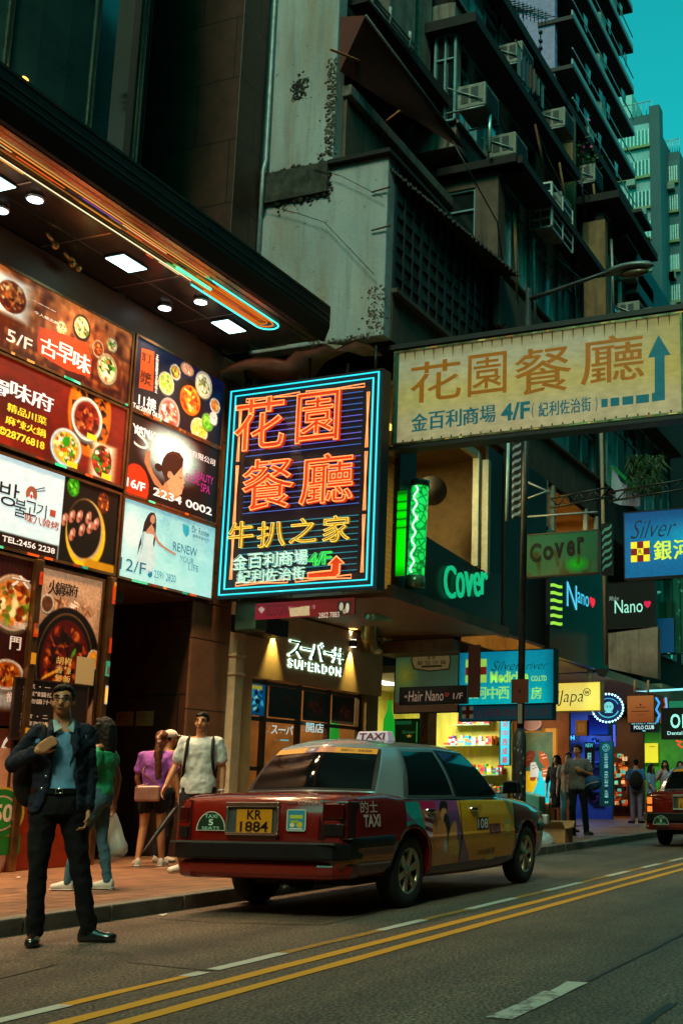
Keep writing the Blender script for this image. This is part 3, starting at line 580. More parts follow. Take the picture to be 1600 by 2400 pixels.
# Renew your life
p = PW('Y', YP, 11.94, 13.90, 3.79, 4.85); c = Cv(130, 78, '#98dcdc', 7); c.grad('#88c8d4', '#b4f0e8'); c.mix(c.noise(12, 8) * .5, '#d0fbf4')
u, v = p.i(K3(900, 720)); c.mix(np.clip(1.2 - c.D(u, v, .2, .5), 0, 1) * .7, '#e8fffa'); u, v = p.i(K3(870, 690)); c.ell(u, v, .07, .2, '#d8f8f4', .5)
p.art(c.grain(.03).a); P3 = lambda *q: [p.i(K3(*k)) for k in q]
p.poly(P3((985, 592), (1005, 572), (1030, 576), (1042, 610), (1040, 700), (1030, 800), (1012, 832), (1000, 700), (975, 720), (935, 800), (912, 870), (925, 790), (950, 700), (962, 640)), '#2c1a18', 1)
p.poly(P3((945, 705), (1000, 700), (1028, 722), (1020, 780), (1040, 870), (1022, 960), (985, 985), (940, 950), (905, 900), (940, 800)), '#d4f0ee', 2); p.poly(P3((945, 705), (965, 700), (952, 800), (930, 860), (940, 800)), '#a8d0d4', 3)
p.poly(P3((1002, 592), (1022, 588), (1034, 606), (1030, 640), (1016, 652), (1000, 634)), '#c88c6c', 3); p.poly(P3((978, 690), (1010, 650), (1030, 690), (1024, 722), (1000, 715), (970, 712)), '#cc9070', 3); p.poly(P3((985, 592), (1005, 574), (1024, 578), (1004, 600), (996, 640), (982, 680)), '#2c1a18', 4)
p.line(P3((1024, 705), (1052, 772), (1082, 800)), .045, '#c88c6c', 3); p.line(P3((1080, 798), (1130, 832), (1172, 856)), .032, '#c88c6c', 3)
p.text('12/F', *p.bx(K3(802, 880), K3(968, 990)), '#186880', weight=0); p.text('RENEW', *p.bx(K3(1155, 778), K3(1312, 868)), '#287090', weight=0); p.text('YOUR', *p.bx(K3(1200, 868), K3(1290, 920)), '#4890a0', weight=0); p.text('LIFE', *p.bx(K3(1258, 925), K3(1322, 970)), '#4890a0', weight=0)
p.text('Dr. Renew', *p.bx(K3(1282, 672), K3(1394, 738)), '#206070', weight=0); p.text('醫學美容中心', *p.bx(K3(1284, 725), K3(1394, 768)), '#206070', weight=.01)
p.poly([p.i(K3(*q)) for q in ((1218, 648), (1262, 668), (1258, 720), (1240, 740), (1220, 700))], '#20b0c8', 2); u, v = p.i(K3(1000, 985)); p.ell(u, v, .024, .045, '#1880a0', 2); p.text('2591 2820', *p.bx(K3(1028, 968), K3(1170, 1040)), '#2888a0', weight=0)
lightbox('poster_light_box', 'lit pale blue poster of a woman in white, reading RENEW YOUR LIFE', p, es=printed(.74, base=.5))
# lower row
p = PW('Y', YP, 10.60, 11.66, 1.55, 3.66); c = Cv(90, 170, '#b88860', 8); c.grad('#c09878', '#6a4228'); c.mix(c.noise(6, 10) * .4, '#e0c0a0')
c.food(.55, .2, .36, .055, ['#b08868', '#8a5a3c', '#d0a888', '#e0c8b0'], 46, 3, .16); c.bowl(.15, .2, .1, .055, '#d8c8b0', ['#6a4830'], 8, 4)
c.ell(.5, .55, .56, .35, '#140c08', .04); c.ell(.5, .53, .44, .3, '#6a5038', .02); c.ell(.5, .53, .425, .285, '#180c08', .03); c.food(.5, .53, .38, .26, ['#5a2010', '#8a3c1c', '#3a1408', '#b06030', '#2a0c06'], 230, 5, .11)
for k in range(9): c.ell(.4 - .05 * (k % 5), .57 + .012 * k, .05, .006, '#d89838', .4, -40)
c.ell(.62, .46, .02, .035, '#58902c', .4, 30); c.bowl(.95, .48, .1, .06, '#e0c8a8', ['#d89030'], 8, 6); p.art(c.grain(.1, 80, 120).a)
K = K3
for ch, a, b in (('火', (325, 1030), (380, 1125)), ('鍋', (372, 1045), (425, 1130)), ('菜', (425, 1055), (470, 1135)), ('府', (465, 1065), (515, 1140))): p.text(ch, *p.bx(K(*a), K(*b)), '#20120c', weight=.02)
for i, ch in enumerate('胡椒香辣煲飯'): p.text(ch, .36 + .13 * (i % 2), .49 + .052 * (i // 2), .47 + .13 * (i % 2), .535 + .052 * (i // 2), '#c8a050', weight=.02)
lightbox('food_poster', 'tall brown poster of a black stone pot of rice behind the man in the suit', p, 'tall food posters at street level', LIT6)
p = PW('Y', YP, 9.0, 10.48, 1.75, 3.70); c = Cv(110, 150, '#3a1c10', 9); c.mix((np.sin(c.U * 150) * .5 + .5) * .5, '#5a2c18')
for x, y, ru, rv, sd in ((80, 1190, .14, .16, 1), (70, 1985 - 400, .12, .13, 2)): pass
c.bowl(.84, .27, .24, .17, '#d0b090', ['#c88040', '#e8c890', '#8a4018', '#708030'], 40, 1); c.bowl(.84, .70, .17, .09, '#e0c8b0', ['#a85820', '#d89040', '#6a2c10'], 30, 2); c.rect(.6, .8, 1.1, .9, '#a0988c', .05); p.art(c.grain(.1, 60, 60).a)
p.text('招牌飯', .86, .38, .98, .42, '#f0e0c8'); p.text('門', .84, .47, .95, .55, '#e8d0c0', weight=.03); p.text('推介', .86, .80, .99, .86, '#ffd8c0', mb=None); p.text('六', .80, .1, .98, .17, '#e8e0d8', weight=.03)
lightbox('food_poster', 'tall wood patterned poster with two bowls at the left edge of the wall', p, 'tall food posters at street level', LIT6)
p = PW('Y', YP - .03, 10.36, 11.52, 1.62, 2.30); p.rect(0, 0, 1, 1, '#160c08', 0)
for r in range(7):
    if r != 3: p.text(['人気 ・ 一', '地獄辣醬拉麵套餐', '名物醬汁牛肉飯', '', '定食 ・ 二', '招牌海鮮鍋物定食', '名物炸雞定食'][r], .10, .06 + r * .128, .46 if r in (0, 4) else .74, .145 + r * .128, '#d8b898', weight=.008)
t = thing('menu_board', 'black menu board with rows of white characters behind the man in the suit', 'menu board', p.pt(10.9, 1.62)); p.mb.build('board_face', [LIT6], t); p.box(.02).build('board', [BLACK], t); p.frame(.02, .02, .012).build('frame', [mat('dark_wood', (.05, .022, .012), .5, var=.3)], t)
p = PW('Y', YP - .02, 11.30, 11.62, 2.32, 2.66); p.rect(0, 0, 1, 1, '#c8b078', 0); tag(p.box(.004, mb=p.mb).build('paper_note', [printed(.15)]), 'plain cream paper note stuck below the stone pot poster', 'notice')
p = PW('Y', YP, 9.0, 10.40, .80, 1.72); p.rect(0, 0, 1, 1, '#5a2410', 0)
for t_, v in (('6', .1), ('0', .5)): p.text(t_, .90, v, .98, v + .3, '#e8dcc8', weight=.02)
lightbox('food_poster', 'low brown poster ending in the white figures 6 and 0', p, 'tall food posters at street level', LIT6)
# terracotta base with the round green sticker
p = PW('Y', YP - .005, 6.0, 11.82, .125, 1.50); c = Cv(200, 60, '#8a3a16', 3); c.mix(c.noise(10, 3) * .3, '#b05424'); c.ell(.735, .25, .075, .5, '#d8a080', .04); c.ell(.68, .7, .10, .5, '#d8a888', .04); p.art(c.a); base_p = p
t = thing('stall_front', 'terracotta shop base panel with pale curves below the food posters', 'shop front', (9, YP, .12)); p.mb.build('panel_face', [printed(.10)], t); p.box(.1).build('panel', [BLACK], t)
p = Panel('Y', YP - .02, (-40, 1850), (52, 1850), (52, 1985), (-40, 1985)); p.ell(.42, .42, .62, .46, '#d8a838', 1); p.ell(.42, .42, .56, .42, '#207828', 2); p.ell(.42, .42, .42, .31, '#e0b090', 3); p.ell(.42, .42, .38, .28, '#2a8a2a', 4); p.text('50', .22, .26, .72, .58, '#f0d8b0', 6, weight=.03); p.rect(-.2, .82, 1, 1.15, '#1c7a24', 1)
tag(p.mb.build('round_sticker', [printed(.12)]), 'round green sticker reading 50 on the terracotta shop base', 'sticker')
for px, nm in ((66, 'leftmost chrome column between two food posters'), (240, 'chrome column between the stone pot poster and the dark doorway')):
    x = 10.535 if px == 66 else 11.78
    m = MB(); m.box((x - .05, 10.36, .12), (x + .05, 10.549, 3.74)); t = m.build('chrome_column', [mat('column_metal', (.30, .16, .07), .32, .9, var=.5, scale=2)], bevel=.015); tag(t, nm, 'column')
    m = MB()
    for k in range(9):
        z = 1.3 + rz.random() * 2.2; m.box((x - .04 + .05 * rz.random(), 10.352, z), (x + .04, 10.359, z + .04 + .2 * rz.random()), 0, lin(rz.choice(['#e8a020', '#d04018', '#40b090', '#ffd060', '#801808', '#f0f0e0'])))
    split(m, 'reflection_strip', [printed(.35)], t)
for i, (a, b) in enumerate((((272, 1668), (313, 1702)), ((319, 1667), (360, 1702)))):
    p = Panel('X', 13.585, a, (b[0], a[1]), b, (a[0], b[1])); p.rect(0, 0, 1, 1, '#b89868', 0)
    for r in range(6): p.rect(.12, .16 + r * .11, .5 + .3 * ((r * 7) % 3) / 2, .19 + r * .11, '#705030', 1)
    if i == 0: p.rect(.6, .85, .85, .9, '#a02010', 1)
    tag(p.box(.002, mb=p.mb).build('paper_notice', [PRINT]), ['paper notice with a red mark on the dark doorway wall', 'plain paper notice nearest the pier on the dark doorway wall'][i], 'notice')
m = MB(); p0 = PX(262, 1395, 12.6); m.box(p0 - np.array([.1, .12, .10]), p0 + np.array([.1, .12, .1])); tag(m.build('junction_box', [mat('green_box', (.05, .16, .10), .5)], bevel=.01), 'green junction box hanging under the posters over the dark doorway', 'junction box')

# ------------------------------------------------------------------ old tenement
ten = thing('tenement_building', 'weathered concrete tenement with a stained plaster end wall and cluttered overhanging window bays', 'building', (20, 10, .12))
def plaster():
    m = bpy.data.materials.new('stained_plaster'); m.use_nodes = True; n = m.node_tree; N = n.nodes; L = n.links; p = N['Principled BSDF']; tc = N.new('ShaderNodeTexCoord')
    def noise(sc, d, r, v=None):
        t = N.new('ShaderNodeTexNoise'); t.inputs['Scale'].default_value = sc; t.inputs['Detail'].default_value = d; t.inputs['Roughness'].default_value = r
        mp = N.new('ShaderNodeMapping'); mp.inputs['Scale'].default_value = v or (1, 1, 1); L.new(tc.outputs['Object'], mp.inputs[0]); L.new(mp.outputs[0], t.inputs['Vector']); return t.outputs[0]
    def mixc(f, a, b):
        x = N.new('ShaderNodeMixRGB'); L.new(f, x.inputs[0])
        for k, v in ((1, a), (2, b)):
            if isinstance(v, tuple): x.inputs[k].default_value = (*v, 1)
            else: L.new(v, x.inputs[k])
        return x.outputs[0]
    def rng(x, a, b, lo=0., hi=1.):
        r = N.new('ShaderNodeMapRange'); r.inputs[1].default_value = a; r.inputs[2].default_value = b; r.inputs[3].default_value = lo; r.inputs[4].default_value = hi; L.new(x, r.inputs[0]); return r.outputs[0]
    c = mixc(rng(noise(.9, 6, .6), .35, .65), (.35, .40, .45), (.46, .46, .47))
    c = mixc(rng(noise(1.6, 6, .6, (1, 1, .16)), .46, .72, 0, .75), c, (.33, .22, .13))
    c = mixc(rng(noise(2.3, 8, .7, (1, 2.2, .22)), .52, .75, 0, .8), c, (.20, .215, .22))
    c = mixc(rng(noise(7, 9, .75), .60, .70, 0, .9), c, (.035, .032, .028))
    L.new(c, p.inputs['Base Color']); p.inputs['Roughness'].default_value = .85
    b = N.new('ShaderNodeBump'); b.inputs['Strength'].default_value = .5; b.inputs['Distance'].default_value = .02; L.new(noise(14, 6, .7), b.inputs['Height']); L.new(b.outputs[0], p.inputs['Normal']); MATS['stained_plaster'] = m; return m
PLAS = plaster()
MOSS = mat('dark_moss', (.045, .042, .034), .95, var=.7, scale=7, bump=.9, bscale=25)
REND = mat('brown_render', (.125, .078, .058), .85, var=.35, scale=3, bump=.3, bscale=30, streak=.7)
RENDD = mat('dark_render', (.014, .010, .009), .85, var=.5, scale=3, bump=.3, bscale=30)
OCHRE = mat('ochre_render', (.24, .135, .062), .85, var=.35, scale=3, bump=.3, bscale=30, streak=.8)
PALE = mat('pale_render', (.24, .195, .17), .85, var=.35, scale=3, bump=.3, bscale=30, streak=.8)
TEALF = mat('teal_window_frame', (.17, .33, .36), .5, .2, var=.3)
VOID = mat('dark_interior', (.006, .006, .006), .9, var=0)
m = MB(); m.box((14.7, 8.17, 7.92), (14.95, 10.62, 10.98)); m.build('end_wall', [PLAS], ten, bevel=.02)
m = MB(); m.box((14.72, 9.22, 11.06), (15.0, 10.62, 24)); m.build('end_wall', [PLAS], ten, bevel=.02)
m = MB(); R = random.Random(4)
vs = []
def lump(m, lo, hi, n, s):
    for k in range(n * 7):
        c = [R.uniform(a, b) for a, b in zip(lo, hi)]; r = s * (.10 + .42 * R.random() ** 2)
        e = [c]; 
        if R.random() < .25: c[1 + R.randrange(2)] += R.gauss(0, .08)
        m.add([tuple(V3) for V3 in [(c[0] - r * .35, c[1] + r * R.uniform(-.4, .4), c[2])] + [(c[0] + .015, c[1] + r * R.uniform(.5, 1.7) * math.cos(a), c[2] + r * R.uniform(.5, 1.5) * math.sin(a)) for a in (0, 1.05, 2.1, 3.14, 4.2, 5.2)]], [(0, 1 + i, 1 + (i + 1) % 6) for i in range(6)])
m.box((14.62, 9.24, 10.52), (14.96, 10.62, 11.05)); lump(m, (14.64, 9.2, 10.48), (14.66, 10.6, 11.1), 90, .10); m.build('mossy_ledge', [MOSS], ten)
m = MB(); lump(m, (14.705, 9.23, 11.2), (14.71, 9.38, 13.0), 60, .07); m.build('broken_edge', [mat('exposed_brick', (.15, .125, .105), .95, var=.7, scale=9, bump=.8, bscale=20)], ten)
m = MB(); lump(m, (14.705, 9.75, 12.35), (14.715, 10.05, 12.75), 26, .08); m.build('damp_patch', [MOSS], ten)
m = MB(); lump(m, (14.69, 8.18, 7.95), (14.70, 8.45, 8.75), 46, .07); lump(m, (14.69, 8.4, 7.9), (14.70, 9.5, 7.98), 30, .07); m.build('broken_edge', [MATS['exposed_brick']], ten)
m = MB(); m.box((14.6, 8.1, 10.985), (19.4, 9.24, 11.055)); m.build('roof_slab', [RENDD], ten)
m = MB(); m.box((14.96, 8.3, 7.86), (19.2, 10.62, 7.915)); m.box((15.0, 10.62, 3.9), (33, 14, 18)); m.build('core', [RENDD], ten)
# lower bay: wide glass-block window under the corrugated awning
m = MB(); m.prism([(14.96, 8.16, 7.92), (19.0, 8.16, 7.92), (19.0, 8.16, 8.78), (14.96, 8.16, 8.78)], (0, .2, 0)); m.box((14.9, 8.06, 8.70), (19.0, 8.159, 8.78)); m.build('spandrel', [REND], ten, bevel=.01)
wf = MB(); wp = MB(); Rg = random.Random(11)
for i in range(13):
    x = 14.98 + i * .31; wf.box((x - (.035 if i % 3 == 0 else .016), 8.15, 8.785), (x + (.035 if i % 3 == 0 else .016), 8.23, 10.97))
for j in range(9): z = 8.80 + j * .262; wf.box((14.98, 8.165, z - .014), (18.75, 8.22, z + .014))
w = wf.build('window', [mat('black_window_bar', (.016, .018, .018), .5, .3, var=.3)], ten)
for i in range(12):
    for j in range(8):
        x, z = 14.98 + i * .31, 8.80 + j * .262; v = Rg.uniform(.35, 1.25)
        wp.quad((x, 8.20 + Rg.uniform(-.006, .006), z), (x + .31, 8.20 + Rg.uniform(-.006, .006), z), (x + .31, 8.20, z + .262), (x, 8.20, z + .262), 0, tuple(np.array(lin(Rg.choice(['#566062', '#4a5658', '#625c58']))) * v))
wp.build('pane', [printed(0, .25, 'dusty_glass')], w)
m = MB()
nn = 80
def cor(t, s): # corrugated awning from wall to a lip that leans further out at its far end
    x = 14.75 + 4.35 * t; yo = 8.12 - .5 * t; return (x, yo + (9.2 - yo) * s, 10.76 + .29 * s + .018 * math.sin(t * nn * 2.2))
m.grid([[cor(i / 160, s) for i in range(161)] for s in (0, .5, 1)]); m.build('corrugated_awning', [mat('rusty_corrugated', (.045, .036, .03), .75, .2, var=.5, scale=5)], ten)
m = MB()
for i in range(60): a = cor(i / 60, 0); m.box((a[0], a[1] - .006, a[2] - .035 - .02 * Rg.random()), (a[0] + .05, a[1] + .006, a[2]))
m.build('awning_lip', [mat('awning_lip_paint', (.14, .12, .10), .8, var=.5)], ten)
# upper storey beside the end wall: parapet and red awning
m = MB(); m.box((15.001, 9.16, 11.06), (19.2, 9.26, 12.42)); m.build('parapet', [REND], ten); m = MB(); m.box((14.95, 9.06, 12.421), (19.2, 9.26, 12.62)); m.build('parapet_rail', [PALE], ten, bevel=.015)
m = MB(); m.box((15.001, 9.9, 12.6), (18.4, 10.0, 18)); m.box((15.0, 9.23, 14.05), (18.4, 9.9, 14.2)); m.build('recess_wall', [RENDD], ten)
aw = thing('awning', 'dark red canvas awning hanging beside the top of the plaster end wall', 'awning', (15.5, 8.8, 12.7))
A, B, C_, D_, E_ = (14.74, 9.2, 13.78), (14.74, 8.72, 13.68), tuple(PY(1092, 352, 8.22)), tuple(PY(1058, 336, 8.32)), tuple(PY(796, 166, 9.14))
m = MB()
rows = []
for s in np.linspace(0, 1, 9):
    r = []
    for t in np.linspace(0, 1, 14):
        o = np.array(B) * (1 - t) + np.array(C_) * t; i_ = np.array(E_) * (1 - t) + np.array(D_) * t; p_ = o * (1 - s) + i_ * s; p_[2] += .06 * math.sin(s * math.pi) * math.sin(t * 9); r.append(tuple(p_))
    rows.append(r)
m.grid(rows); m.add([A, B, E_], [(0, 1, 2)]); m.build('canvas', [mat('red_canvas', (.11, .012, .006), .75, var=.4, scale=4)], aw)
for q in (((775, 115), (850, 145), (892, 110)), ((905, 283), (937, 258), (1052, 318))):
    P_ = [PY(*a, 8.95) for a in q]; m = MB(); m.tube(P_, .022, 6); m.build('folding_arm', [mat('orange_arm', (.42, .13, .03), .5, var=.3)], aw)
m = MB(); m.tube([B, C_], .03, 6); m.build('front_bar', [mat('grey_bar', (.16, .17, .17), .5, .5)], aw)
# balcony rail above the red awning
m = MB()
for a, b in (((850, -20), (965, 120)), ((862, -28), (975, 110))): m.tube([PY(*a, 8.9), PY(*b, 8.9)], .025, 6)
for x in (.2, .55, .95): a = PY(850 + 115 * x, -20 + 140 * x, 8.9); m.tube([a, a + np.array([0, 0, .35])], .03, 6)
m.build('balcony_rail', [mat('rail_paint', (.30, .33, .33), .6, var=.4)], ten)
m = MB(); p0 = PY(845, -30, 9.0); m.box((15.2, 8.95, 14.35), (19, 9.9, 14.55)); m.build('balcony_slab', [RENDD], ten)
m = MB(); m.box((16.6, 9.3, 14.55), (17.6, 9.9, 18)); m.box((18.0, 9.4, 14.55), (18.5, 9.9, 18)); split(m, 'balcony_pier', [PALE], ten)

PANES = [mat('window_glass_dark', (.012, .02, .022), .05, var=.3, spec=1., coat=.6), mat('curtain_sky_reflection', (.50, .70, .72), .2, var=.5, scale=5, stretch=(6, 6, .6)), mat('window_glass_teal', (.14, .34, .38), .08, var=.5, scale=2, spec=.8), mat('window_net', (.10, .14, .15), .5, var=.6, scale=8)]  # teal sky reflection is put into the curtain and teal glass colours
def window(par, ax, val, a0, a1, z0, z1, n, rows=(0.0, .7), fm=None, kinds=None, t=.035, sub=None):
    """a window in the plane ax = val: frame part with one pane sub-part per light"""
    f = MB(); P_ = (lambda a, z, o=0: (a, val - o, z)) if ax == 'Y' else (lambda a, z, o=0: (val - o, -a, z))
    us = np.linspace(a0, a1, n + 1)
    for k, u in enumerate(us): w_ = t * (1.4 if k in (0, n) else 1) / 2; f.box(P_(u - w_, z0, .05), P_(u + w_, z1, -.04))
    for z in [z0, z1] + [z0 + (z1 - z0) * r for r in rows if 0 < r < 1]: f.box(P_(a0, z - t / 2, .045), P_(a1, z + t / 2, -.035))
    o = f.build('window', [fm or TEALF], par)
    for k in range(n):
        q = MB(); d = Rg.uniform(-.012, .012); q.quad(P_(us[k], z0, d), P_(us[k + 1], z0, -d), P_(us[k + 1], z1, -d * .6), P_(us[k], z1, d * .8)); q.build('pane', [PANES[(kinds or '0123')[k % len(kinds or '0123')] .__class__ is str and int((kinds or '0123')[k % len(kinds or '0123')])]], o)
    return o
def bay(par, x0, x1, yf, yb, z0, z1, sill, n, wall, kinds='0121', side=None, over=.35, top=.2, slabm=None, fm=None, piers=()):
    m = MB(); m.box((x0, yf + .02, z0), (x1, yb, z0 + sill)); m.box((x0 - .03, yf - .05, z0 + sill), (x1 + .03, yf + .1, z0 + sill + .07)); m.build('bay_spandrel', [wall], par, bevel=.012)
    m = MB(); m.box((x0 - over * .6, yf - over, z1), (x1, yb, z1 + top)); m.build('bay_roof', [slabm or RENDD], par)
    m = MB(); m.box((x0 + .15, yf + .25, z0 + sill), (x1, yb, z1)); m.build('bay_core', [VOID], par)
    ps = sorted([(x0, x0 + .12)] + list(piers) + [(x1 - .12, x1)])
    m = MB()
    for a, b in ps: m.box((a, yf + .001, z0 + sill + .07), (b, yf + .22, z1))
    split(m, 'bay_pier', [wall], par)
    per = max(1, round(n / max(1, len(ps) - 1)))
    for (a, b), (c, d) in zip(ps[:-1], ps[1:]): window(par, 'Y', yf + .09, b, c, z0 + sill + .08, z1 - .02, per, fm=fm, kinds=kinds[len(kinds) // 3:] + kinds)
    if side:
        s0, s1 = side; m = MB(); m.box((x0, s0, z0 + sill), (x0 + .2, yb, z1)) if s0 < yb else None
        if m.v: m.build('bay_side', [wall], par)
        window(par, 'X', x0 + .05, -s1, -s0 if s0 < s1 else -s1 + .3, z0 + sill + .05, z1 - .05, 2, fm=fm, kinds='03')
# second-floor bay with wide curtained windows, side face turned to the viewer
m = MB(); m.box((18.9, 8.05, 10.99), (19.12, 8.55, 13.0)); m.box((18.9, 8.551, 12.72), (19.1, 9.3, 13.0)); m.build('bay_side', [REND], ten, bevel=.01)
window(ten, 'X', 18.98, -9.22, -8.56, 11.0, 12.7, 1, (0, .75, .36), kinds='0')
bay(ten, 19.12, 24.2, 8.05, 9.6, 9.75, 13.0, 1.2, 9, REND, '1012310211', over=.55, top=.16, piers=((20.55, 20.62), (22.3, 22.4)))
m = MB(); m.box((18.7, 7.6, 13.0), (19.12, 9.3, 13.16)); m.build('bay_roof', [RENDD], ten)
# third-floor bay
bay(ten, 18.5, 24.6, 8.78, 9.8, 13.45, 15.9, .48, 9, PALE, '2310132211', over=.5, top=.22, piers=((20.0, 20.12), (22.0, 22.2)))
window(ten, 'X', 18.44, -9.24, -8.80, 13.98, 15.88, 2, (0, .72), kinds='00')
bay(ten, 18.6, 24.6, 8.9, 9.9, 16.1, 18.0, .7, 8, PALE, '2310', over=.3, top=.25)
# further bays, ochre piers
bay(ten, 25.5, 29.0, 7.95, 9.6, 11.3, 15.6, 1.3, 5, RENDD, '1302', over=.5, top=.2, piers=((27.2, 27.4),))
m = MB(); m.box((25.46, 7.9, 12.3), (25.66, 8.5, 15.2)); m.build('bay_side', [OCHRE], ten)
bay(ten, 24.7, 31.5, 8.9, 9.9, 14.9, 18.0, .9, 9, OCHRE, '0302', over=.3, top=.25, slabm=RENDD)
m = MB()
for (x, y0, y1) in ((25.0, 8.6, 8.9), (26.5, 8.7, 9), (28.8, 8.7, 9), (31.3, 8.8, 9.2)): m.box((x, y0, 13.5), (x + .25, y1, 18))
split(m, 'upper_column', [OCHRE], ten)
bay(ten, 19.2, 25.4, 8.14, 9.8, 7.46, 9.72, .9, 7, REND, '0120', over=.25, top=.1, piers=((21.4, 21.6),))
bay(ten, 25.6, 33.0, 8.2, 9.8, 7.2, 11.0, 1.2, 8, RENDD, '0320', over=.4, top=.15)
m = MB()                                        # curved brown parapet stub beside the big sign
pr = [(18.85, 8.0, 10.3)] + [(18.9 + .35 * math.sin(a), 8.0, 9.75 - .3 * (1 - math.cos(a)) * .6) for a in np.linspace(0, 1.5, 6)] + [(22.8, 8.0, 9.5), (22.8, 8.0, 10.75), (18.9, 8.0, 10.75)]
m.prism(pr, (0, .12, 0)); m.build('curved_parapet', [REND], ten)
# drain pipes and wires
def pipe(nm, pts, r, material, label, cat='pipe'): m = MB(); m.tube(pts, r, 8); return tag(m.build(nm, [material]), label, cat)
PIPEM = mat('grey_pipe', (.30, .36, .37), .5, .3, var=.4)
pipe('drain_pipe', [(14.66, 10.46, 24), (14.66, 10.46, 14), (14.64, 10.44, 11.3), (14.58, 10.44, 11.1), (14.58, 10.44, 10.5), (14.66, 10.5, 10.3), (14.66, 10.5, 8.2)], .035, PIPEM, 'thin grey drain pipe running down beside the plaster end wall')
pipe('flue_pipe', [PY(1147, 248, 8.1), PY(1147, 355, 8.1)], .04, mat('bright_pipe', (.55, .70, .72), .3, .6), 'short bright metal flue under the upper window air conditioner')
pipe('cable', [PX(600, 650, 14.6) + np.array([0, 0, 1.3]), PX(700, 500, 14.6), PX(760, 520, 14.6), (14.6, 8.3, 8.9)], .006, BLACK, 'thin black cable drooping across the plaster end wall', 'cable')
pipe('cable', [PX(735, 395, 14.6), PX(800, 412, 14.6), (14.6, 8.2, 10.2)], .006, BLACK, 'short black cable across the top of the plaster end wall', 'cable')
for i, y in enumerate((450, 540)):
    a = PX(870, y, 14.66); m = MB(); m.tube([a, a + np.array([-.02, -.35, .02])], .014, 6); tag(m.build('wall_bracket', [mat('rust', (.13, .06, .03), .8, .3)]), ['upper rusty bracket on the plaster end wall near its outer corner', 'lower rusty bracket on the plaster end wall with a rust stain'][i], 'bracket')
# window air conditioners
ACM = mat('ac_casing', (.24, .235, .21), .6, .2, var=.35, scale=6, streak=.5); ACG = mat('ac_grille', (.03, .04, .042), .6, var=0)
def ac(x, yf, z, w, h, d, label, legs=True):
    t = thing('air_conditioner', label, 'air conditioner', (x, yf, z), 'window air conditioners on the tenement front')
    m = MB(); m.box((x, yf, z), (x + w, yf + d, z + h)); m.build('casing', [ACM], t, bevel=.02)
    m = MB()
    for k in range(9): zz = z + .05 + (h - .1) * k / 9; m.box((x + .06, yf - .012, zz), (x + w - .06, yf - .002, zz + .02))
    m.build('front_grille', [ACG], t)
    m = MB(); m.box((x - .008, yf + d * .25, z + h * .2), (x - .001, yf + d * .5, z + h * .85)); m.box((x - .008, yf + d * .6, z + h * .2), (x - .001, yf + d * .85, z + h * .85)); split(m, 'side_vent', [ACG], t)
    m = MB(); m.tube([(x + .02, yf + .02, z - .02), (x + .02, yf + d + .25, z - .02)], .02, 6); m.tube([(x - .03, yf + .05, z + .1), (x - .03, yf + d + .2, z + h)], .015, 6); m.tube([(x + w, yf + .02, z - .02), (x + w, yf + d + .25, z - .02)], .02, 6); split(m, 'bracket', [PIPEM], t); return t
ac0 = ac(18.2, 8.05, 14.02, .7, .5, .6, 'boxy window air conditioner by the top bay, nearest the red awning'); ac(19.9, 8.1, 13.95, .7, .5, .6, 'second boxy window air conditioner, right of the bright flue')
t = thing('equipment_cage', 'white slatted cage round an air conditioner hung under the second floor roof edge', 'cage', (21.6, 7.6, 12.9)); m = MB()
cx0, cx1, cy0, cy1, cz0, cz1 = 20.6, 21.9, 7.55, 8.05, 12.55, 13.55
for z in np.linspace(cz0, cz1, 6): m.box((cx0, cy0, z - .02), (cx1, cy0 + .02, z + .02)); m.box((cx0 - .02, cy0, z - .02), (cx0, cy1, z + .02))
for x in (cx0, (cx0 + cx1) / 2, cx1): m.box((x - .02, cy0 - .02, cz0), (x + .02, cy0, cz1))
for y in (cy0, (cy0 + cy1) / 2, cy1): m.box((cx0 - .04, y - .02, cz0), (cx0 - .02, y + .02, cz1))
m.build('cage', [mat('white_metal', (.50, .53, .53), .5, .2, var=.3)], t); m = MB(); m.box((cx0 + .2, cy0 + .1, cz0 + .1), (cx1 - .3, cy1, cz1 - .25)); m.build('inner_unit', [ACM], t, bevel=.02)
# roof clutter: aerials, hoardings, lattice, plant
def hoard(a, b, Y, material, label, lean=0, nm='roof_hoarding'):
    p, q = PY(*a, Y), PY(*b, Y); x0, x1 = sorted((p[0], q[0])); z0, z1 = sorted((p[2], q[2])); m = MB()
    m.hexa([(x0, Y, z0), (x1, Y, z0), (x1, Y + .08, z0), (x0, Y + .08, z0), (x0 + lean, Y, z1), (x1 + lean, Y, z1), (x1 + lean, Y + .08, z1), (x0 + lean, Y + .08, z1)])
    for u in (.15, .85): m.tube([(x0 + (x1 - x0) * u, Y + .05, z0), (x0 + (x1 - x0) * u, Y + .3, z0 - 1.2)], .03, 6)
    return tag(m.build(nm, [material]), label, 'hoarding')
hoard((1166, 28), (1202, 132), 9.2, mat('olive_board', (.10, .075, .03), .7, var=.4), 'dark olive board among the aerials on the tenement roof'); hoard((1206, 60), (1237, 142), 9.25, OCHRE, 'ochre board with a seam standing behind the tenement roof aerials')
hoard((1263, 150), (1290, 262), 9.2, OCHRE, 'tall ochre board on the tenement roof against the mauve wall', .15); hoard((1206, 95), (1228, 128), 9.05, mat('pale_unit', (.45, .5, .45), .5), 'pale tilted unit fixed between the roof boards', .5)
hoard((1246, 172), (1264, 195), 9.1, mat('white_lamp_box', (.75, .8, .82), .4), 'small white box in front of the tall ochre roof board')
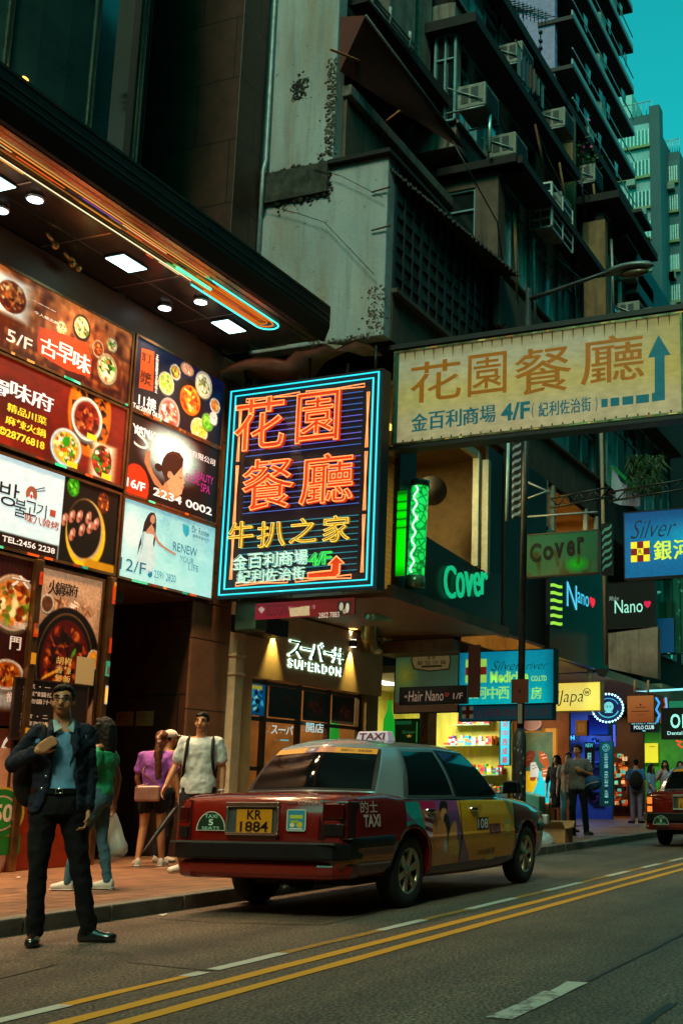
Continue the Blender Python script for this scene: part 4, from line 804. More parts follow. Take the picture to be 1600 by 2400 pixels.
def lattice(a, b, Y, label, n=9, h=.35):
    p, q = PY(*a, Y), PY(*b, Y); m = MB(); u = np.array([0, 0, h]); m.tube([p, q], .025, 5); m.tube([p + u, q + u], .025, 5)
    for k in range(n): c, d = p + (q - p) * k / n, p + (q - p) * (k + 1) / n; m.tube([c, d + u] if k % 2 else [c + u, d], .018, 5)
    return tag(m.build('lattice_boom', [DARKM]), label, 'lattice')
lattice((1240, 245), (1305, 330), 8.9, 'dark lattice boom slanting down the tenement roof edge'); lattice((1110, 60), (1245, 250), 9.0, 'long dark lattice boom along the tenement roof edge', 14)
def aerial(a, b, Y, label, n=11, w=.5):
    t = thing('tv_aerial', label, 'aerial', tuple(PY(*a, Y))); p, q = PY(*a, Y), PY(*b, Y); m = MB(); m.tube([p, q], .022, 5)
    for k in range(n): c = p + (q - p) * (k + .5) / n; m.tube([c + np.array([0, -w / 2, 0]), c + np.array([0, w / 2, .05])], .012, 4); m.tube([c + np.array([0, 0, -.22]), c + np.array([0, 0, .22])], .012, 4)
    m.build('boom', [DARKM], t); m = MB(); c = p + (q - p) * .25; m.tube([c, c + np.array([-.1, .1, -3.2])], .03, 6); m.build('mast', [DARKM], t)
aerial((1180, 5), (1282, 44), 8.8, 'long television aerial with many cross rods against the mauve wall'); aerial((1150, 22), (1232, 30), 8.9, 'short television aerial crossing the longer one', 7); aerial((1148, 18), (1190, 5), 9.0, 'small stub aerial at the near end of the tenement roof', 4)
t = thing('lightning_mast', 'thin mast with round beads standing above the tenement roof', 'mast', tuple(PY(1266, 150, 9.0))); m = MB(); a = PY(1266, 150, 9.0); m.tube([a, a + np.array([0, 0, .9])], .02, 5)
for z in (.45, .65, .9): m.ell(a + np.array([0, 0, z]), (.06, .06, .06), nu=8, nv=6)
m.build('beads', [DARKM], t)
pt_ = thing('flower_pot', 'leafy pink flowering plant in a pot high on the tenement ledge', 'plant', tuple(PY(1355, 405, 8.8))); c0 = PY(1356, 375, 8.8)
m = MB(); b_ = c0 + np.array([0, 0, -.75]); m.tube([b_, b_ + np.array([0, 0, .3])], [.16, .24], 10); m.build('pot', [mat('clay', (.14, .05, .03), .8)], pt_)
m = MB(); Rf = random.Random(8)
for k in range(420):
    d = np.array([Rf.gauss(0, .32), Rf.gauss(0, .25), Rf.gauss(0, .26)]); c = c0 + d; s = .05; pk = d[2] > .1 and Rf.random() < .3
    e1 = np.array([Rf.uniform(-1, 1), Rf.uniform(-1, 1), Rf.uniform(-1, 1)]) * s; e2 = np.array([Rf.uniform(-1, 1), Rf.uniform(-1, 1), Rf.uniform(-1, 1)]) * s
    m.add([c - e1, c + e2, c + e1, c - e2], [(0, 1, 2, 3)], 0, lin('#c04080') if pk else tuple(np.array(lin('#2c4c1c')) * Rf.uniform(.4, 1.3)))
m.build('foliage', [printed(0, .6, 'leaf_print')], pt_)
for i, (a, b) in enumerate((((1253, 290), (1282, 430)), ((1255, 300), (1325, 470)), ((1310, 380), (1330, 500)), ((1360, 400), (1372, 520)), ((1390, 430), (1400, 540)), ((1330, 640), (1332, 790)))):
    p_, q_ = PY(*a, 8.3), PY(*b, 8.3); pipe('bamboo_pole', [p_, q_], .03, [OCHRE, DARKM][i % 2 if i < 5 else 0], ['thin ochre pole leaning from the roof lattice', 'dark pole crossing below the roof lattice', 'ochre pole under the flowering plant', 'dark pole right of the flowering plant', 'ochre pole in front of the far dark bays', 'upright ochre pole rising behind the big sign'][i], 'pole')
# far dark balcony clutter
for i, (a, b, c) in enumerate((((1443, 515), (1478, 562), PALE), ((1478, 490), (1505, 545), DARKM), ((1443, 560), (1475, 600), RENDD), ((1462, 655), (1507, 685), PALE), ((1470, 690), (1555, 725), DARKM))):
    p_, q_ = PY(*a, 7.9), PY(*b, 7.9); m = MB(); m.box((p_[0], 7.6, q_[2]), (q_[0], 8.3, p_[2])); tag(m.build('balcony_box', [c], bevel=.03), ['pale box unit on a far balcony against the white tower', 'dark tilted board above the far balcony box', 'dark planter box under the pale far unit', 'pale unit just under the street lamp head', 'dark broad box right above the big hanging sign'][i], 'box')
m = MB(); Rf = random.Random(9)
for k in range(260):
    c = PY(1470 + 50 * Rf.random(), 560 + 50 * Rf.random(), 8.0 + .4 * Rf.random()); e1 = np.array([Rf.uniform(-1, 1) for _ in range(3)]) * .08; e2 = np.array([Rf.uniform(-1, 1) for _ in range(3)]) * .08
    m.add([c - e1, c + e2, c + e1, c - e2], [(0, 1, 2, 3)])
tag(m.build('ledge_plant', [mat('dark_leaf', (.02, .03, .02), .7)]), 'dark straggly plant on the far balcony ledge', 'plant')
# mauve tower with slab balconies, set back behind the tenement
tow = thing('mauve_tower', 'tall mauve apartment tower with dark red slab balconies rising behind the tenement', 'building', (54, 20, .12))
X0, X1, YT = 48.4, 59.6, 17.6
m = MB(); m.box((X0, YT + .9, .1), (X1 + .5, 34, 75)); m.build('tower_block', [brickmat('mauve_tile', (.33, .13, .27), (.31, .12, .25), (.2, .08, .16), .6, .3, .01, .6, .3, 'YZ', .25)], tow)
m = MB(); m.box((X0, YT, .1), (X0 + .35, YT + .899, 75)); m.build('corner_pier', [MATS['mauve_tile']], tow)
mr = mat('dark_red_slab', (.060, .012, .012), .8, var=.4); rl = mat('tower_rail', (.28, .20, .22), .6, var=.3)
Rt = random.Random(12)
z = 17.0; k = 0
while z < 56:
    m = MB(); m.box((X0 - .1, YT - 1.0, z), (X1, YT + .9, z + .22)); m.build('balcony_slab', [mr], tow)
    m = MB(); m.box((X0 - .1, YT - 1.0, z + .22), (X1, YT - .92, z + .50)); m.box((X0 - .1, YT - 1.0, z + 1.05), (X1, YT - .95, z + 1.13))
    m.build('balcony_rail', [rl], tow)
    window(tow, 'Y', YT + .85, X0 + .6, X1 - .4, z + 1.0, z + 2.4, 7, (0,), kinds='0210302')
    if k % 1 == 0:
        m = MB(); x = X0 + 1 + Rt.random() * 8; m.box((x, YT - .9, z + .6), (x + .9, YT - .3, z + 1.3)); m.build('balcony_unit', [ACM], tow, bevel=.03)
        m = MB()
        for q in range(5): x = X0 + .5 + Rt.random() * 9.5; m.quad((x, YT - .85, z + 1.2), (x + .5, YT - .8, z + 1.2), (x + .5, YT - .85, z + 2.0), (x, YT - .8, z + 2.0), 0, lin(Rt.choice(['#5c7a80', '#80868c', '#3c4048', '#70606c'])))
        split(m, 'laundry', [PRINT], tow)
    z += 2.78; k += 1
# white towers far down the street
def tower(nm, label, a, b, ybot, X, depth, face, side, wcol, seed, nwin=5):
    P0, P1 = PX(a[0], a[1], X), PX(b[0], b[1], X); y0, y1 = P1[1], P0[1]; zt = (P0[2] + P1[2]) / 2
    t = thing(nm, label, 'building', (X, (y0 + y1) / 2, 0)); m = MB(); m.box((X, y0, 0), (X + depth, y1, zt)); m.build('tower_block', [side], t)
    m = MB(); m.box((X - .2, y0 + .0, 0), (X - .01, y1, zt - 1.0)); m.build('front_wall', [face], t)
    Rr = random.Random(seed); z = zt - 3.2
    while z > 6:
        kind = Rr.random(); f = MB(); f.box((X - .5, y0 + .1, z - .25), (X - .25, y1 - .1, z)); f.build('sill_band', [mat('yellow_band', (.22, .21, .09), .7)], t)
        f = MB(); f.box((X - .34, y0 + .25, z + .05), (X - .24, y1 - .25, z + 1.5)); w = f.build('window', [mat('tower_glass_%d' % int(kind * 3), [(.05, .16, .18), (.16, .34, .36), (.03, .08, .10)][int(kind * 3)], .2, var=.5, scale=.6, spec=.8)], t)
        f = MB(); n = nwin * 2
        for k in range(n + 1): y = y0 + .25 + (y1 - y0 - .5) * k / n; f.box((X - .40, y - .06, z), (X - .345, y + .06, z + 1.55))
        f.build('mullion', [mat('white_mullion', (.55, .62, .60), .6)], w)
        for q in range(2):
            if Rr.random() < .6: y = Rr.uniform(y0 + .4, y1 - 1.2); f = MB(); f.box((X - .9, y, z - 1.0), (X - .3, y + .8, z - .35)); f.build('air_conditioner_box', [ACM], t)
        z -= 3.0
    m = MB()
    for k in range(9): y = y0 + (y1 - y0) * k / 8; m.tube([(X, y, zt), (X, y, zt + 1.3)], .05, 4)
    m.tube([(X, y0, zt + 1.3), (X, y1, zt + 1.3)], .05, 4); m.build('roof_rail', [PIPEM], t); return t
WT = mat('white_tower_wall', (.27, .37, .40), .8, var=.25, scale=.4, streak=.35); GT = mat('grey_tower_wall', (.06, .105, .125), .8, var=.25, scale=.4, streak=.3); TS = mat('tower_shaded_side', (.05, .075, .085), .8, var=.2, scale=.4)  # side walls get a darker copy, their shade put into the colour
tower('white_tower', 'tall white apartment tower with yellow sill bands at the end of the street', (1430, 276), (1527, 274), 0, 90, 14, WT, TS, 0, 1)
m = MB(); a = PX(1523, 268, 90); m.box((89.6, a[1] - .95, 0), (90.8, a[1], a[2] + .6)); tag(m.build('tower_shade_strip', [TS]), 'corner strip coloured dark as the shaded side of the white tower', 'wall')  # strip's dark colour stands for the tower's shaded side
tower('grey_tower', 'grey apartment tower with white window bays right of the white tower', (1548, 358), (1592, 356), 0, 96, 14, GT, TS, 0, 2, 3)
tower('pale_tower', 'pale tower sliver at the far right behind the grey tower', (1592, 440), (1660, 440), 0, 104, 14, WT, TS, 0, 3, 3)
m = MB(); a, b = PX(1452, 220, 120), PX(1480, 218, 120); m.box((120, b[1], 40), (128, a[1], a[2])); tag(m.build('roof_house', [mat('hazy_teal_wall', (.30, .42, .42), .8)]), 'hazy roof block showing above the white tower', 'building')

for i, q in enumerate((((1060, 330, 8.3), (1110, 420, 8.0), (1165, 520, 7.9), (1180, 640, 7.9)), ((1140, 370, 8.3), (1220, 520, 7.9), (1300, 600, 7.8), (1370, 660, 7.8)), ((1230, 230, 8.7), (1262, 330, 8.4), (1310, 420, 8.1), (1345, 560, 7.9), (1352, 700, 7.9)), ((1290, 290, 8.8), (1330, 400, 8.3), (1390, 470, 8.2), (1440, 560, 8.0)))):
    pipe('cable', [PY(*k) for k in q], .014, BLACK, ['hanging cable looping past the near corner of the curtained bay', 'hanging cable looping under the white slatted cage', 'long black cable falling from the roof lattice past the flowering plant', 'black cable slanting over the far dark bays'][i], 'cable')
for i, (px, y0, y1, Yp) in enumerate(((1248, 480, 760, 7.98), (1340, 560, 760, 7.9), (1205, 480, 700, 8.0), (1432, 560, 740, 7.9))):
    pipe('down_pipe', [PY(px, y0, Yp), PY(px + 6, y1, Yp)], .035, [PIPEM, RENDD, OCHRE, PIPEM][i], ['grey down pipe between the windows of the curtained bay', 'dark down pipe just left of the ochre side wall', 'ochre down pipe at the near end of the curtained windows', 'grey down pipe under the far balcony box'][i])

for i, (x, y, z) in enumerate(((22.6, 8.05, 14.0), (20.6, 8.25, 16.6), (23.4, 8.25, 16.7), (26.6, 7.35, 12.9), (28.0, 7.4, 13.3), (25.9, 8.3, 16.6), (28.4, 8.3, 16.4))):
    clone(ac0, (x - 18.2, y - 8.05, z - 14.02), label='window air conditioner on the far upper bays of the tenement')
for i, (x, y0, z) in enumerate(((19.6, 8.0, 16.35), (22.2, 7.9, 13.5), (26.2, 7.4, 11.9))):
    t = thing('laundry_rod', ['rod of hanging washing below the tenement roof line', 'rod of hanging washing right of the second air conditioner', 'rod of hanging washing on the far ochre bay'][i], 'laundry', (x, y0, z)); m = MB(); m.tube([(x, y0, z), (x + 1.8, y0, z)], .015, 5); m.build('rod', [PIPEM], t)
    for k in range(5):
        m = MB(); a = x + .1 + .34 * k; h_ = Rg.uniform(.4, .7); m.grid([[(a + .27 * u, y0 + .03 * math.sin(u * 9 + k), z - h_ * v) for u in (0, .33, .66, 1)] for v in (0, .5, 1)]); m.build('garment', [mat('garment_%d' % ((k + i) % 4), [(.32, .36, .38), (.10, .14, .2), (.3, .12, .10), (.2, .26, .24)][(k + i) % 4], .9)], t)

# ------------------------------------------------------------------ neon sign of the garden restaurant
def CB(K, cx, cy, w, h, s=-.13): return K(cx - w / 2, cy - s * w / 2 - h / 2), K(cx + w / 2, cy + s * w / 2 + h / 2)
Kn = crop(500, 800, 3.136)
p = Panel('X', 13.98, (545, 915), (897, 870), (880, 1379), (513, 1401))
ns = thing('neon_sign', 'tall neon sign with cyan tube border and orange outlined characters 花園餐廳', 'neon sign', p.pt((p.a0 + p.a1) / 2, p.z0))
c = Cv(70, 90, '#1c1038', 21); c.grad('#2a1040', '#082838'); c.mix(np.clip(np.abs(c.U - .5) * 3 - .95, 0, 1), '#4a1018'); c.mix(np.clip(1 - np.minimum(np.minimum(c.U, 1 - c.U) / .05, np.minimum(c.V, 1 - c.V) / .04), 0, 1) * .9, '#0a5060'); c.mix(np.clip(c.V - .66, 0, 1) * 2.5 * (np.abs(c.U - .45) < .4), '#0c4850')
p.art(c.grain(.2, 50, 60).a); p.mb.build('back_board', [printed(.35, name='neon_board', base=.08)], ns)
p.box(.22).build('case', [mat('sign_case', (.05, .10, .06), .5, .2, var=.4)], ns, bevel=.01)
p.frame(.03, .2, .03).build('rim', [DARKM], ns)
NC, NO, NY, NWH, NG, NV = [glow('neon_' + n, lin(c), e) for n, c, e in (('cyan', '#22c8d4', 1.9), ('orange', '#ff9050', 2.1), ('yellow', '#ffe060', 1.8), ('white', '#d8fff0', 2.0), ('green', '#28e058', 1.6), ('violet', '#7a70e8', .9))]
def tubes(name, par, pts, r, material, off=.06, closed=False, n=6): m = MB(); m.tube([p.uv(u, v, off) for u, v in pts], r, n, closed=closed); return m.build(name, [material], par)
def rect_uv(i, j): return [(i, j), (1 - i, j), (1 - i, 1 - j), (i, 1 - j)]
tubes('neon_tube', ns, rect_uv(.012, .010), .016, NC, closed=True); tubes('neon_tube', ns, rect_uv(.045, .036), .016, NC, closed=True)
m = MB(); rr_ = np.random.RandomState(6)
for k in range(31):
    v = .09 + k * .0275
    if k in (10, 20): continue
    m = MB(); m.tube([p.uv(.13, v, .03), p.uv(.885, v, .03)], .006, 5); m.build('cross_tube', [[NV, glow('neon_blue', lin('#4878d8'), .8), glow('neon_teal', lin('#2f9cb0'), .7)][0 if 2 < k < 12 and k % 3 else (2 if k > 20 else 1)]], ns)
for (u0, v0, u1, v1) in ((.12, .065, .48, .065), (.52, .065, .90, .065), (.12, .945, .46, .945), (.51, .945, .86, .945), (.085, .10, .085, .36), (.085, .38, .085, .66), (.085, .68, .085, .92), (.925, .10, .925, .36), (.925, .38, .925, .65), (.925, .67, .925, .93)):
    q = .016 if v0 == v1 else .013
    d = (0, q) if v0 == v1 else (q, 0)
    mu, mv = (u0 + u1) / 2, (v0 + v1) / 2
    tubes('neon_tube', ns, [(u0 - d[0] * .5, v0 - d[1] * .5), (mu - d[0] * .12, mv - d[1] * .12), (u1 - d[0] * .5, v1 - d[1] * .5), (u1 + d[0] * .5, v1 + d[1] * .5), (mu + d[0] * .12, mv + d[1] * .12), (u0 + d[0] * .5, v0 + d[1] * .5)], .009, NO, closed=True, n=5)
OF = mat('orange_letter_face', lin('#a02804'), .5, var=.15, emit=lin('#e63c00'), es=.72); YF = mat('yellow_letter_face', lin('#a88008'), .5, var=.15, emit=lin('#d09804'), es=.40); WF = mat('white_letter_face', lin('#a8e0d0'), .5, var=.15, emit=lin('#90d8c8'), es=.35)
def neon_char(ch, b, face, tube, w, r, par=ns, name='neon_character'):
    m = MB(); q = PW('X', p.val, p.a0, p.a1, p.z0, p.z1); q.text(ch, *q.bx(*b), None, weight=w, mb=m, off=.075, extrude=.03); o = m.build(name, [face], par)
    m = MB(); q.text(ch, *q.bx(*b), None, weight=w, mb=m, off=.114, outline=r); m.build('outline_tube', [tube], o); return o
for ch, cx, cy, w, h in (('花', 370, 620, 350, 385), ('園', 795, 570, 300, 370), ('餐', 432, 1062, 365, 385), ('廳', 860, 1022, 380, 380)): neon_char(ch, CB(Kn, cx, cy, w, h), OF, NO, .025, .0095)
for ch, cx, cy, w, h in (('牛', 232, 1432, 172, 195), ('扒', 455, 1428, 195, 195), ('之', 688, 1402, 190, 185), ('家', 930, 1388, 190, 195)): neon_char(ch, CB(Kn, cx, cy, w, h, -.1), YF, NY, .03, .008)
for i, ch in enumerate('金百利商場'): neon_char(ch, CB(Kn, 222 + 111 * i, 1632 - 9 * i, 98, 112, -.1), WF, NWH, .01, .006)
for i, ch in enumerate('紀利佐治街'): neon_char(ch, CB(Kn, 250 + 100 * i, 1740 - 7 * i, 88, 96, -.08), WF, NWH, .01, .006)
for ch, cx, w in (('4', 758, 62), ('/', 810, 50), ('F', 862, 62)): neon_char(ch, CB(Kn, cx, 1612 - (cx - 758) * .1, w, 96, -.1), mat('green_letter_face', (.05, .4, .12), .5, var=.1, emit=lin('#18c048'), es=.5), NG, .01, .014)
arw = [p.i(Kn(*q)) for q in ((720, 1712), (892, 1694), (898, 1648), (868, 1652), (930, 1588), (985, 1640), (955, 1644), (950, 1715), (925, 1742), (722, 1752))]
m = MB(); m.prism([p.uv(u, v, .06) for u, v in arw], (-.03, 0, 0)); o = m.build('neon_arrow', [OF], ns); tubes('outline_tube', o, arw, .011, NO, .10, True)
for (u, v) in ((.06, -.1), (.5, -.1), (.93, -.1)): m = MB(); m.tube([p.uv(u, -.002, -.1), p.uv(u, -.14, -.1)], .02, 6); m.build('hanger', [DARKM], ns)
for (u, v) in ((.14, 1.0), (.48, 1.0), (.82, 1.0)): m = MB(); m.tube([p.uv(u - .02, 1.015, -.03), p.uv(u + .01, .998, -.03)], .018, 6); m.build('stay', [mat('green_stay', (.12, .4, .3), .4, .4)], ns)
# crumpled tarpaulin roof above the neon sign
m = MB(); rows = []
for j, (X_, dz) in enumerate(((13.7, -.02), (14.1, .02), (14.5, .06))):
    rows.append([(X_, 10.4 - 2.35 * t, 7.28 + dz + .10 * math.sin(t * 7 + j) + (.16 if .55 < t < .8 else 0) + .12 * t) for t in np.linspace(0, 1, 15)])
m.grid(rows); m.grid([[(q[0] + .01, q[1], q[2] - .02) for q in r] for r in rows]); tag(m.build('tarpaulin_canopy', [mat('old_tarpaulin', (.22, .14, .08), .8, var=.45, scale=4)]), 'sagging brown tarpaulin canopy above the top of the neon sign', 'canopy')
for i, t_ in enumerate((.1, .45, .8)): pipe('support_rod', [(14.3, 10.4 - 2.35 * t_, 7.35), (14.2, 10.4 - 2.35 * t_, 6.7)], .02, PIPEM, ['thin rod holding the inner end of the brown tarpaulin', 'thin rod holding the middle of the brown tarpaulin', 'thin rod holding the outer end of the brown tarpaulin'][i], 'rod')
m = MB(); Rl = random.Random(15)
for k in range(700): c_ = np.array([14.62, Rl.uniform(8.0, 10.4), Rl.uniform(6.3, 7.25)]); s = .05; e1, e2 = [np.array([Rl.uniform(-1, 1) for _ in range(3)]) * s for _ in (0, 1)]; m.add([c_ - e1, c_ + e2, c_ + e1, c_ - e2], [(0, 1, 2, 3)])
tag(m.build('vent_netting', [mat('sooty_net', (.06, .055, .045), .9, var=.6)]), 'sooty tangle of netting behind the top of the neon sign', 'netting')
# red banner
p = Panel('X', 14.0, (600, 1408), (832, 1408), (830, 1446), (598, 1447)); K6 = crop(500, 1350, 3.136)
c = Cv(60, 14, '#7c1038', 5); c.grad('#8c1048', '#6c0c1c', 'h'); p.art(c.a); p.poly([p.i(K6(*q)) for q in ((330, 245), (355, 225), (380, 245), (355, 278))], '#b8a8b0', 1); p.text('IIDSGN', *p.bx(K6(392, 215), K6(540, 288)), '#4c0c24', weight=0)
p.text('Makeup & Hair 18', *p.bx(K6(556, 225), K6(748, 250)), '#c890a0', weight=0); p.poly([p.i(K6(*q)) for q in ((560, 240), (706, 220), (710, 290), (566, 300))], '#c8b89c', 4); p.text('2802 7883', *p.bx(K6(775, 272), K6(925, 302)), '#e8d8d8', weight=0)
p.rect(.83, .2, .965, .95, '#181414', 2); p.ell(.87, .5, .02, .25, '#c8c0b8', 3); p.ell(.93, .6, .018, .3, '#d8d0c8', 3); p.ell(.905, .8, .02, .15, '#a89890', 3)
t = thing('banner_sign', 'narrow crimson banner with 2802 7883 under the neon sign', 'banner', p.pt((p.a0 + p.a1) / 2, p.z0)); p.mb.build('banner_face', [printed(.22)], t); p.box(.03).build('board', [BLACK], t)
# ------------------------------------------------------------------ big hanging sign
Kb = crop(900, 600, 2.24)
p = Panel('X', 15.0, (929, 830), (1594, 734), (1596, 964), (922, 1040))
bs = thing('hanging_sign', 'large cream hanging sign over the road with ochre characters and a blue arrow', 'sign', p.pt((p.a0 + p.a1) / 2, p.z0))
c = Cv(150, 46, '#b0a070', 31); c.grad('#b4ae9c', '#c8b498'); nb = np.exp(-((c.V - .52) / .2) ** 2); c.mix(nb * .6, '#ccb468'); c.mix(np.clip(c.U - .7, 0, 1) * 1.6 * (1 - c.V), '#b09030'); c.mix(np.clip(.12 - c.V, 0, 1) * 5, '#8c7a50'); c.mix(c.noise(40, 2) * .18, '#80785c'); p.art(c.grain(.03, 60, 20).a)  # yellow band across the middle is a glow painted in
for k in range(27): u = .035 + k * .0358; p.poly([(u - .003, 0), (u + .003, 0), (u + .0006, .06 + .10 * rz.random())], '#5a2408', 1)
for k in range(27): u = .035 + k * .0358; p.ell(u, .985, .003, .014, '#2c2014', 1, 8)
OC = '#a46208'
for ch, cx, cy, w, h in (('花', 272, 655, 262, 215), ('園', 542, 620, 200, 220), ('餐', 835, 600, 300, 245), ('廳', 1198, 540, 335, 250)): p.text(ch, *p.bx(*CB(Kb, cx, cy, w, h, -.14)), OC, 2, weight=.008)
BL = '#0c6474'
for i, ch in enumerate('金百利商場'): p.text(ch, *p.bx(*CB(Kb, 186 + 89.5 * i, 873 - 11 * i, 80, 92, -.12)), BL, 2, weight=.022)
p.text('4/F', *p.bx(*CB(Kb, 690, 815, 150, 92, -.12)), BL, 2, weight=.03); p.text('(', *p.bx(*CB(Kb, 781, 812, 12, 80, -.12)), BL, 2); p.text(')', *p.bx(*CB(Kb, 1114, 778, 12, 80, -.12)), BL, 2)
for i, ch in enumerate('紀利佐治街'): p.text(ch, *p.bx(*CB(Kb, 836 + 56 * i, 805 - 6.5 * i, 50, 76, -.12)), BL, 2, weight=.015)
for i, (a, b) in enumerate(((1140, 1173), (1188, 1234), (1250, 1308), (1322, 1390))): p.poly([p.i(Kb(a, 752 - (a - 1140) * .11)), p.i(Kb(b, 752 - (b - 1140) * .11)), p.i(Kb(b, 795 - (b - 1140) * .11)), p.i(Kb(a, 795 - (a - 1140) * .11))], BL, 2)
p.poly([p.i(Kb(*q)) for q in ((1405, 720), (1420, 717), (1420, 530), (1384, 534), (1440, 414), (1503, 518), (1472, 522), (1474, 755), (1405, 765))], BL, 2)
p.rect(.0, .0, .012, 1, '#104838', 2)
p.mb.build('sign_face', [printed(.30, name='print_sign_cream')], bs); p.box(.28).build('case', [mat('sign_side', (.10, .16, .12), .6, .2, var=.4)], bs, bevel=.01)
p.frame(.035, .28, .02).build('frame', [mat('sign_frame', (.30, .24, .12), .35, .9, var=.6, scale=6)], bs)
m = MB(); m.box(p.pt(p.a0 - .6, p.z1 + .07, .02), p.pt(p.a1 + .5, p.z1 + .15, -.26)); m.build('top_beam', [BLACK], bs)
m = MB(); m.box(p.pt(p.a0 - .3, p.z0 - .10, .01), p.pt(p.a1 + .5, p.z0 - .04, -.26)); m.build('bottom_beam', [BLACK], bs)
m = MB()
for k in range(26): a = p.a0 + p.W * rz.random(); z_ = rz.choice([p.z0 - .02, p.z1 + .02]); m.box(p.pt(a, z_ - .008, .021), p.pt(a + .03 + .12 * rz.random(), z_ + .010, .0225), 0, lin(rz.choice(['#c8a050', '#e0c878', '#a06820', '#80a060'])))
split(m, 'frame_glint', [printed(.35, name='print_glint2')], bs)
# ------------------------------------------------------------------ street lamp
t = thing('street_lamp', 'tall dark street lamp post with an oval head above the big sign', 'street lamp', (17.5, 6.95, .12))
LM = mat('lamp_post_paint', (.045, .047, .05), .5, .4, var=.4); m = MB(); m.tube([(17.45, 6.95, .1), (17.47, 6.95, 1.75), (17.48, 6.95, 1.9), (17.5, 6.95, 2.0)], [.115, .11, .10, .062], 14)
m.tube([(17.5, 6.95, 2.0), (17.62, 6.9, 9.75)], [.06, .05], 12); m.build('post', [LM], t)
for k in range(14): pass
m = MB(); m.tube([(17.62, 6.9, 9.55), (17.62, 6.5, 9.62), (17.62, 5.9, 9.74), (17.62, 5.3, 9.86)], [.045, .04, .035, .03], 10); m.build('arm', [LM], t)
m = MB(); rings = []
for s_ in np.linspace(0, 1, 13):
    w_ = .17 * math.sin(math.pi * min(1, s_ * .96 + .03)) ** .55; y = 5.46 - .86 * s_; zc = 9.80 + .04 * math.sin(s_ * 2.4)
    rings.append([(17.62 + w_ * math.cos(a), y, zc + (.09 if math.sin(a) > 0 else .045) * math.sin(a) * min(1, w_ / .1)) for a in np.linspace(0, 2 * math.pi, 17)[:-1]])
m.loft(rings); hd = m.build('lamp_head', [mat('lamp_head_shell', (.16, .20, .20), .4, .3, var=.35)], t); m = MB(); m.ell((17.62, 4.95, 9.735), (.1, .26, .07)); m.build('lens', [mat('lamp_lens', (.10, .07, .04), .2)], hd)
m = MB(); rr2 = random.Random(3)
for k in range(26): z_ = .6 + 1.15 * rr2.random(); a = math.pi * (.75 + .5 * rr2.random()) + .3; q = .116; m.add([(17.46 + q * math.cos(a + da), 6.95 + q * math.sin(a + da), z_ + dz) for da, dz in ((0, 0), (.25 * rr2.random() + .05, .01), (.2, .05 * rr2.random() + .02), (.02, .04))], [(0, 1, 2, 3)], 0, lin(rr2.choice(['#808478', '#586060', '#a0a498'])))
m.build('torn_paper', [PRINT], t)
for (tl, br, label, cat, nm, f) in (((1198, 1592), (1237, 1648), 'square rusty box plate fixed to the lamp post', 'plate', 'post_plate', '#582410'), ((1213, 1650), (1223, 1696), 'narrow pale sticker strip on the lamp post', 'sticker', 'post_sticker', '#807868')):
    p = Panel('X', 17.38, tl, (br[0], tl[1]), br, (tl[0], br[1])); p.rect(0, 0, 1, 1, f, 0)
    if nm == 'post_plate': p.rect(.42, .42, .58, .58, '#200c06', 1)
    else: p.text('NCHST', .15, .1, .85, .9, '#404038') if False else None
    tag(p.box(.02, mb=p.mb).build(nm, [printed(.03)]), label, cat)
p = Panel('X', 17.2, (1096, 1512), (1123, 1512), (1125, 1635), (1097, 1635)); p.rect(0, 0, 1, 1, '#3a120a', 0)
for i, ch in enumerate('招租美容中心'): p.text(ch, .25, .05 + i * .155, .75, .17 + i * .155, '#6a3018', weight=.01) if i < 0 else None
tag(p.box(.03, mb=p.mb).build('hanging_board', [printed(.03)]), 'narrow dark red hanging board in front of the pharmacy light box', 'board')
# ------------------------------------------------------------------ first-floor bar with the green tube
bar = thing('bar_shop', 'first floor bar front with a lit yellow room behind glass over a brown ledge', 'shop front', (17, 8.1, 3.8))
m = MB(); m.prism([(15.0, 8.02, 3.84), (19.6, 8.02, 3.80), (19.6, 8.02, 3.98), (15.0, 8.02, 4.04)], (0, .10, 0)); m.box((15.0, 8.12, 3.86), (19.6, 10.6, 3.98)); m.build('ledge', [mat('brown_ledge', (.24, .11, .055), .6, var=.35, scale=3)], bar)
m = MB(); m.prism([(15.35, 8.13, 3.99), (19.45, 8.13, 3.99), (19.45, 8.13, 4.96), (18.4, 8.13, 4.90), (15.9, 8.13, 5.08), (15.35, 8.13, 5.08)], (0, .12, 0)); m.build('fascia', [mat('dark_fascia', (.030, .012, .009), .35, var=.3)], bar)
m = MB(); m.quad((15.2, 10.35, 3.99), (19.5, 10.35, 3.99), (19.5, 10.35, 7.3), (15.2, 10.35, 7.3)); m.build('rear_wall', [brickmat('cream_brick', (.42, .34, .10), (.39, .31, .09), (.27, .2, .06), .32, .10, .008, .7, .3, 'XZ', .2)], bar)
m = MB(); m.quad((19.48, 8.2, 3.99), (19.48, 10.35, 3.99), (19.48, 10.35, 7.3), (19.48, 8.2, 7.3)); m.box((15.2, 8.2, 7.28), (19.5, 10.4, 7.36)); m.box((15.15, 8.3, 3.99), (15.2, 10.4, 7.3)); m.build('room_shell', [mat('dark_room', (.10, .065, .03), .8, var=.3)], bar)
for x, w_ in ((18.28, .05), (18.72, .06)): m = MB(); m.box((x - w_, 8.08, 4.92 if x < 18.5 else 4.85), (x + w_, 8.2, 7.0)); m.build('window_post', [mat('grey_white_post', (.32, .34, .28), .5)], bar)
m = MB(); m.hexa([(15.9, 8.1, 7.0), (18.3, 8.1, 6.92), (18.3, 8.2, 6.92), (15.9, 8.2, 7.0), (15.9, 8.1, 7.1), (18.3, 8.1, 7.05), (18.3, 8.2, 7.05), (15.9, 8.2, 7.1)]); m.build('window_head', [MATS['grey_white_post']], bar)
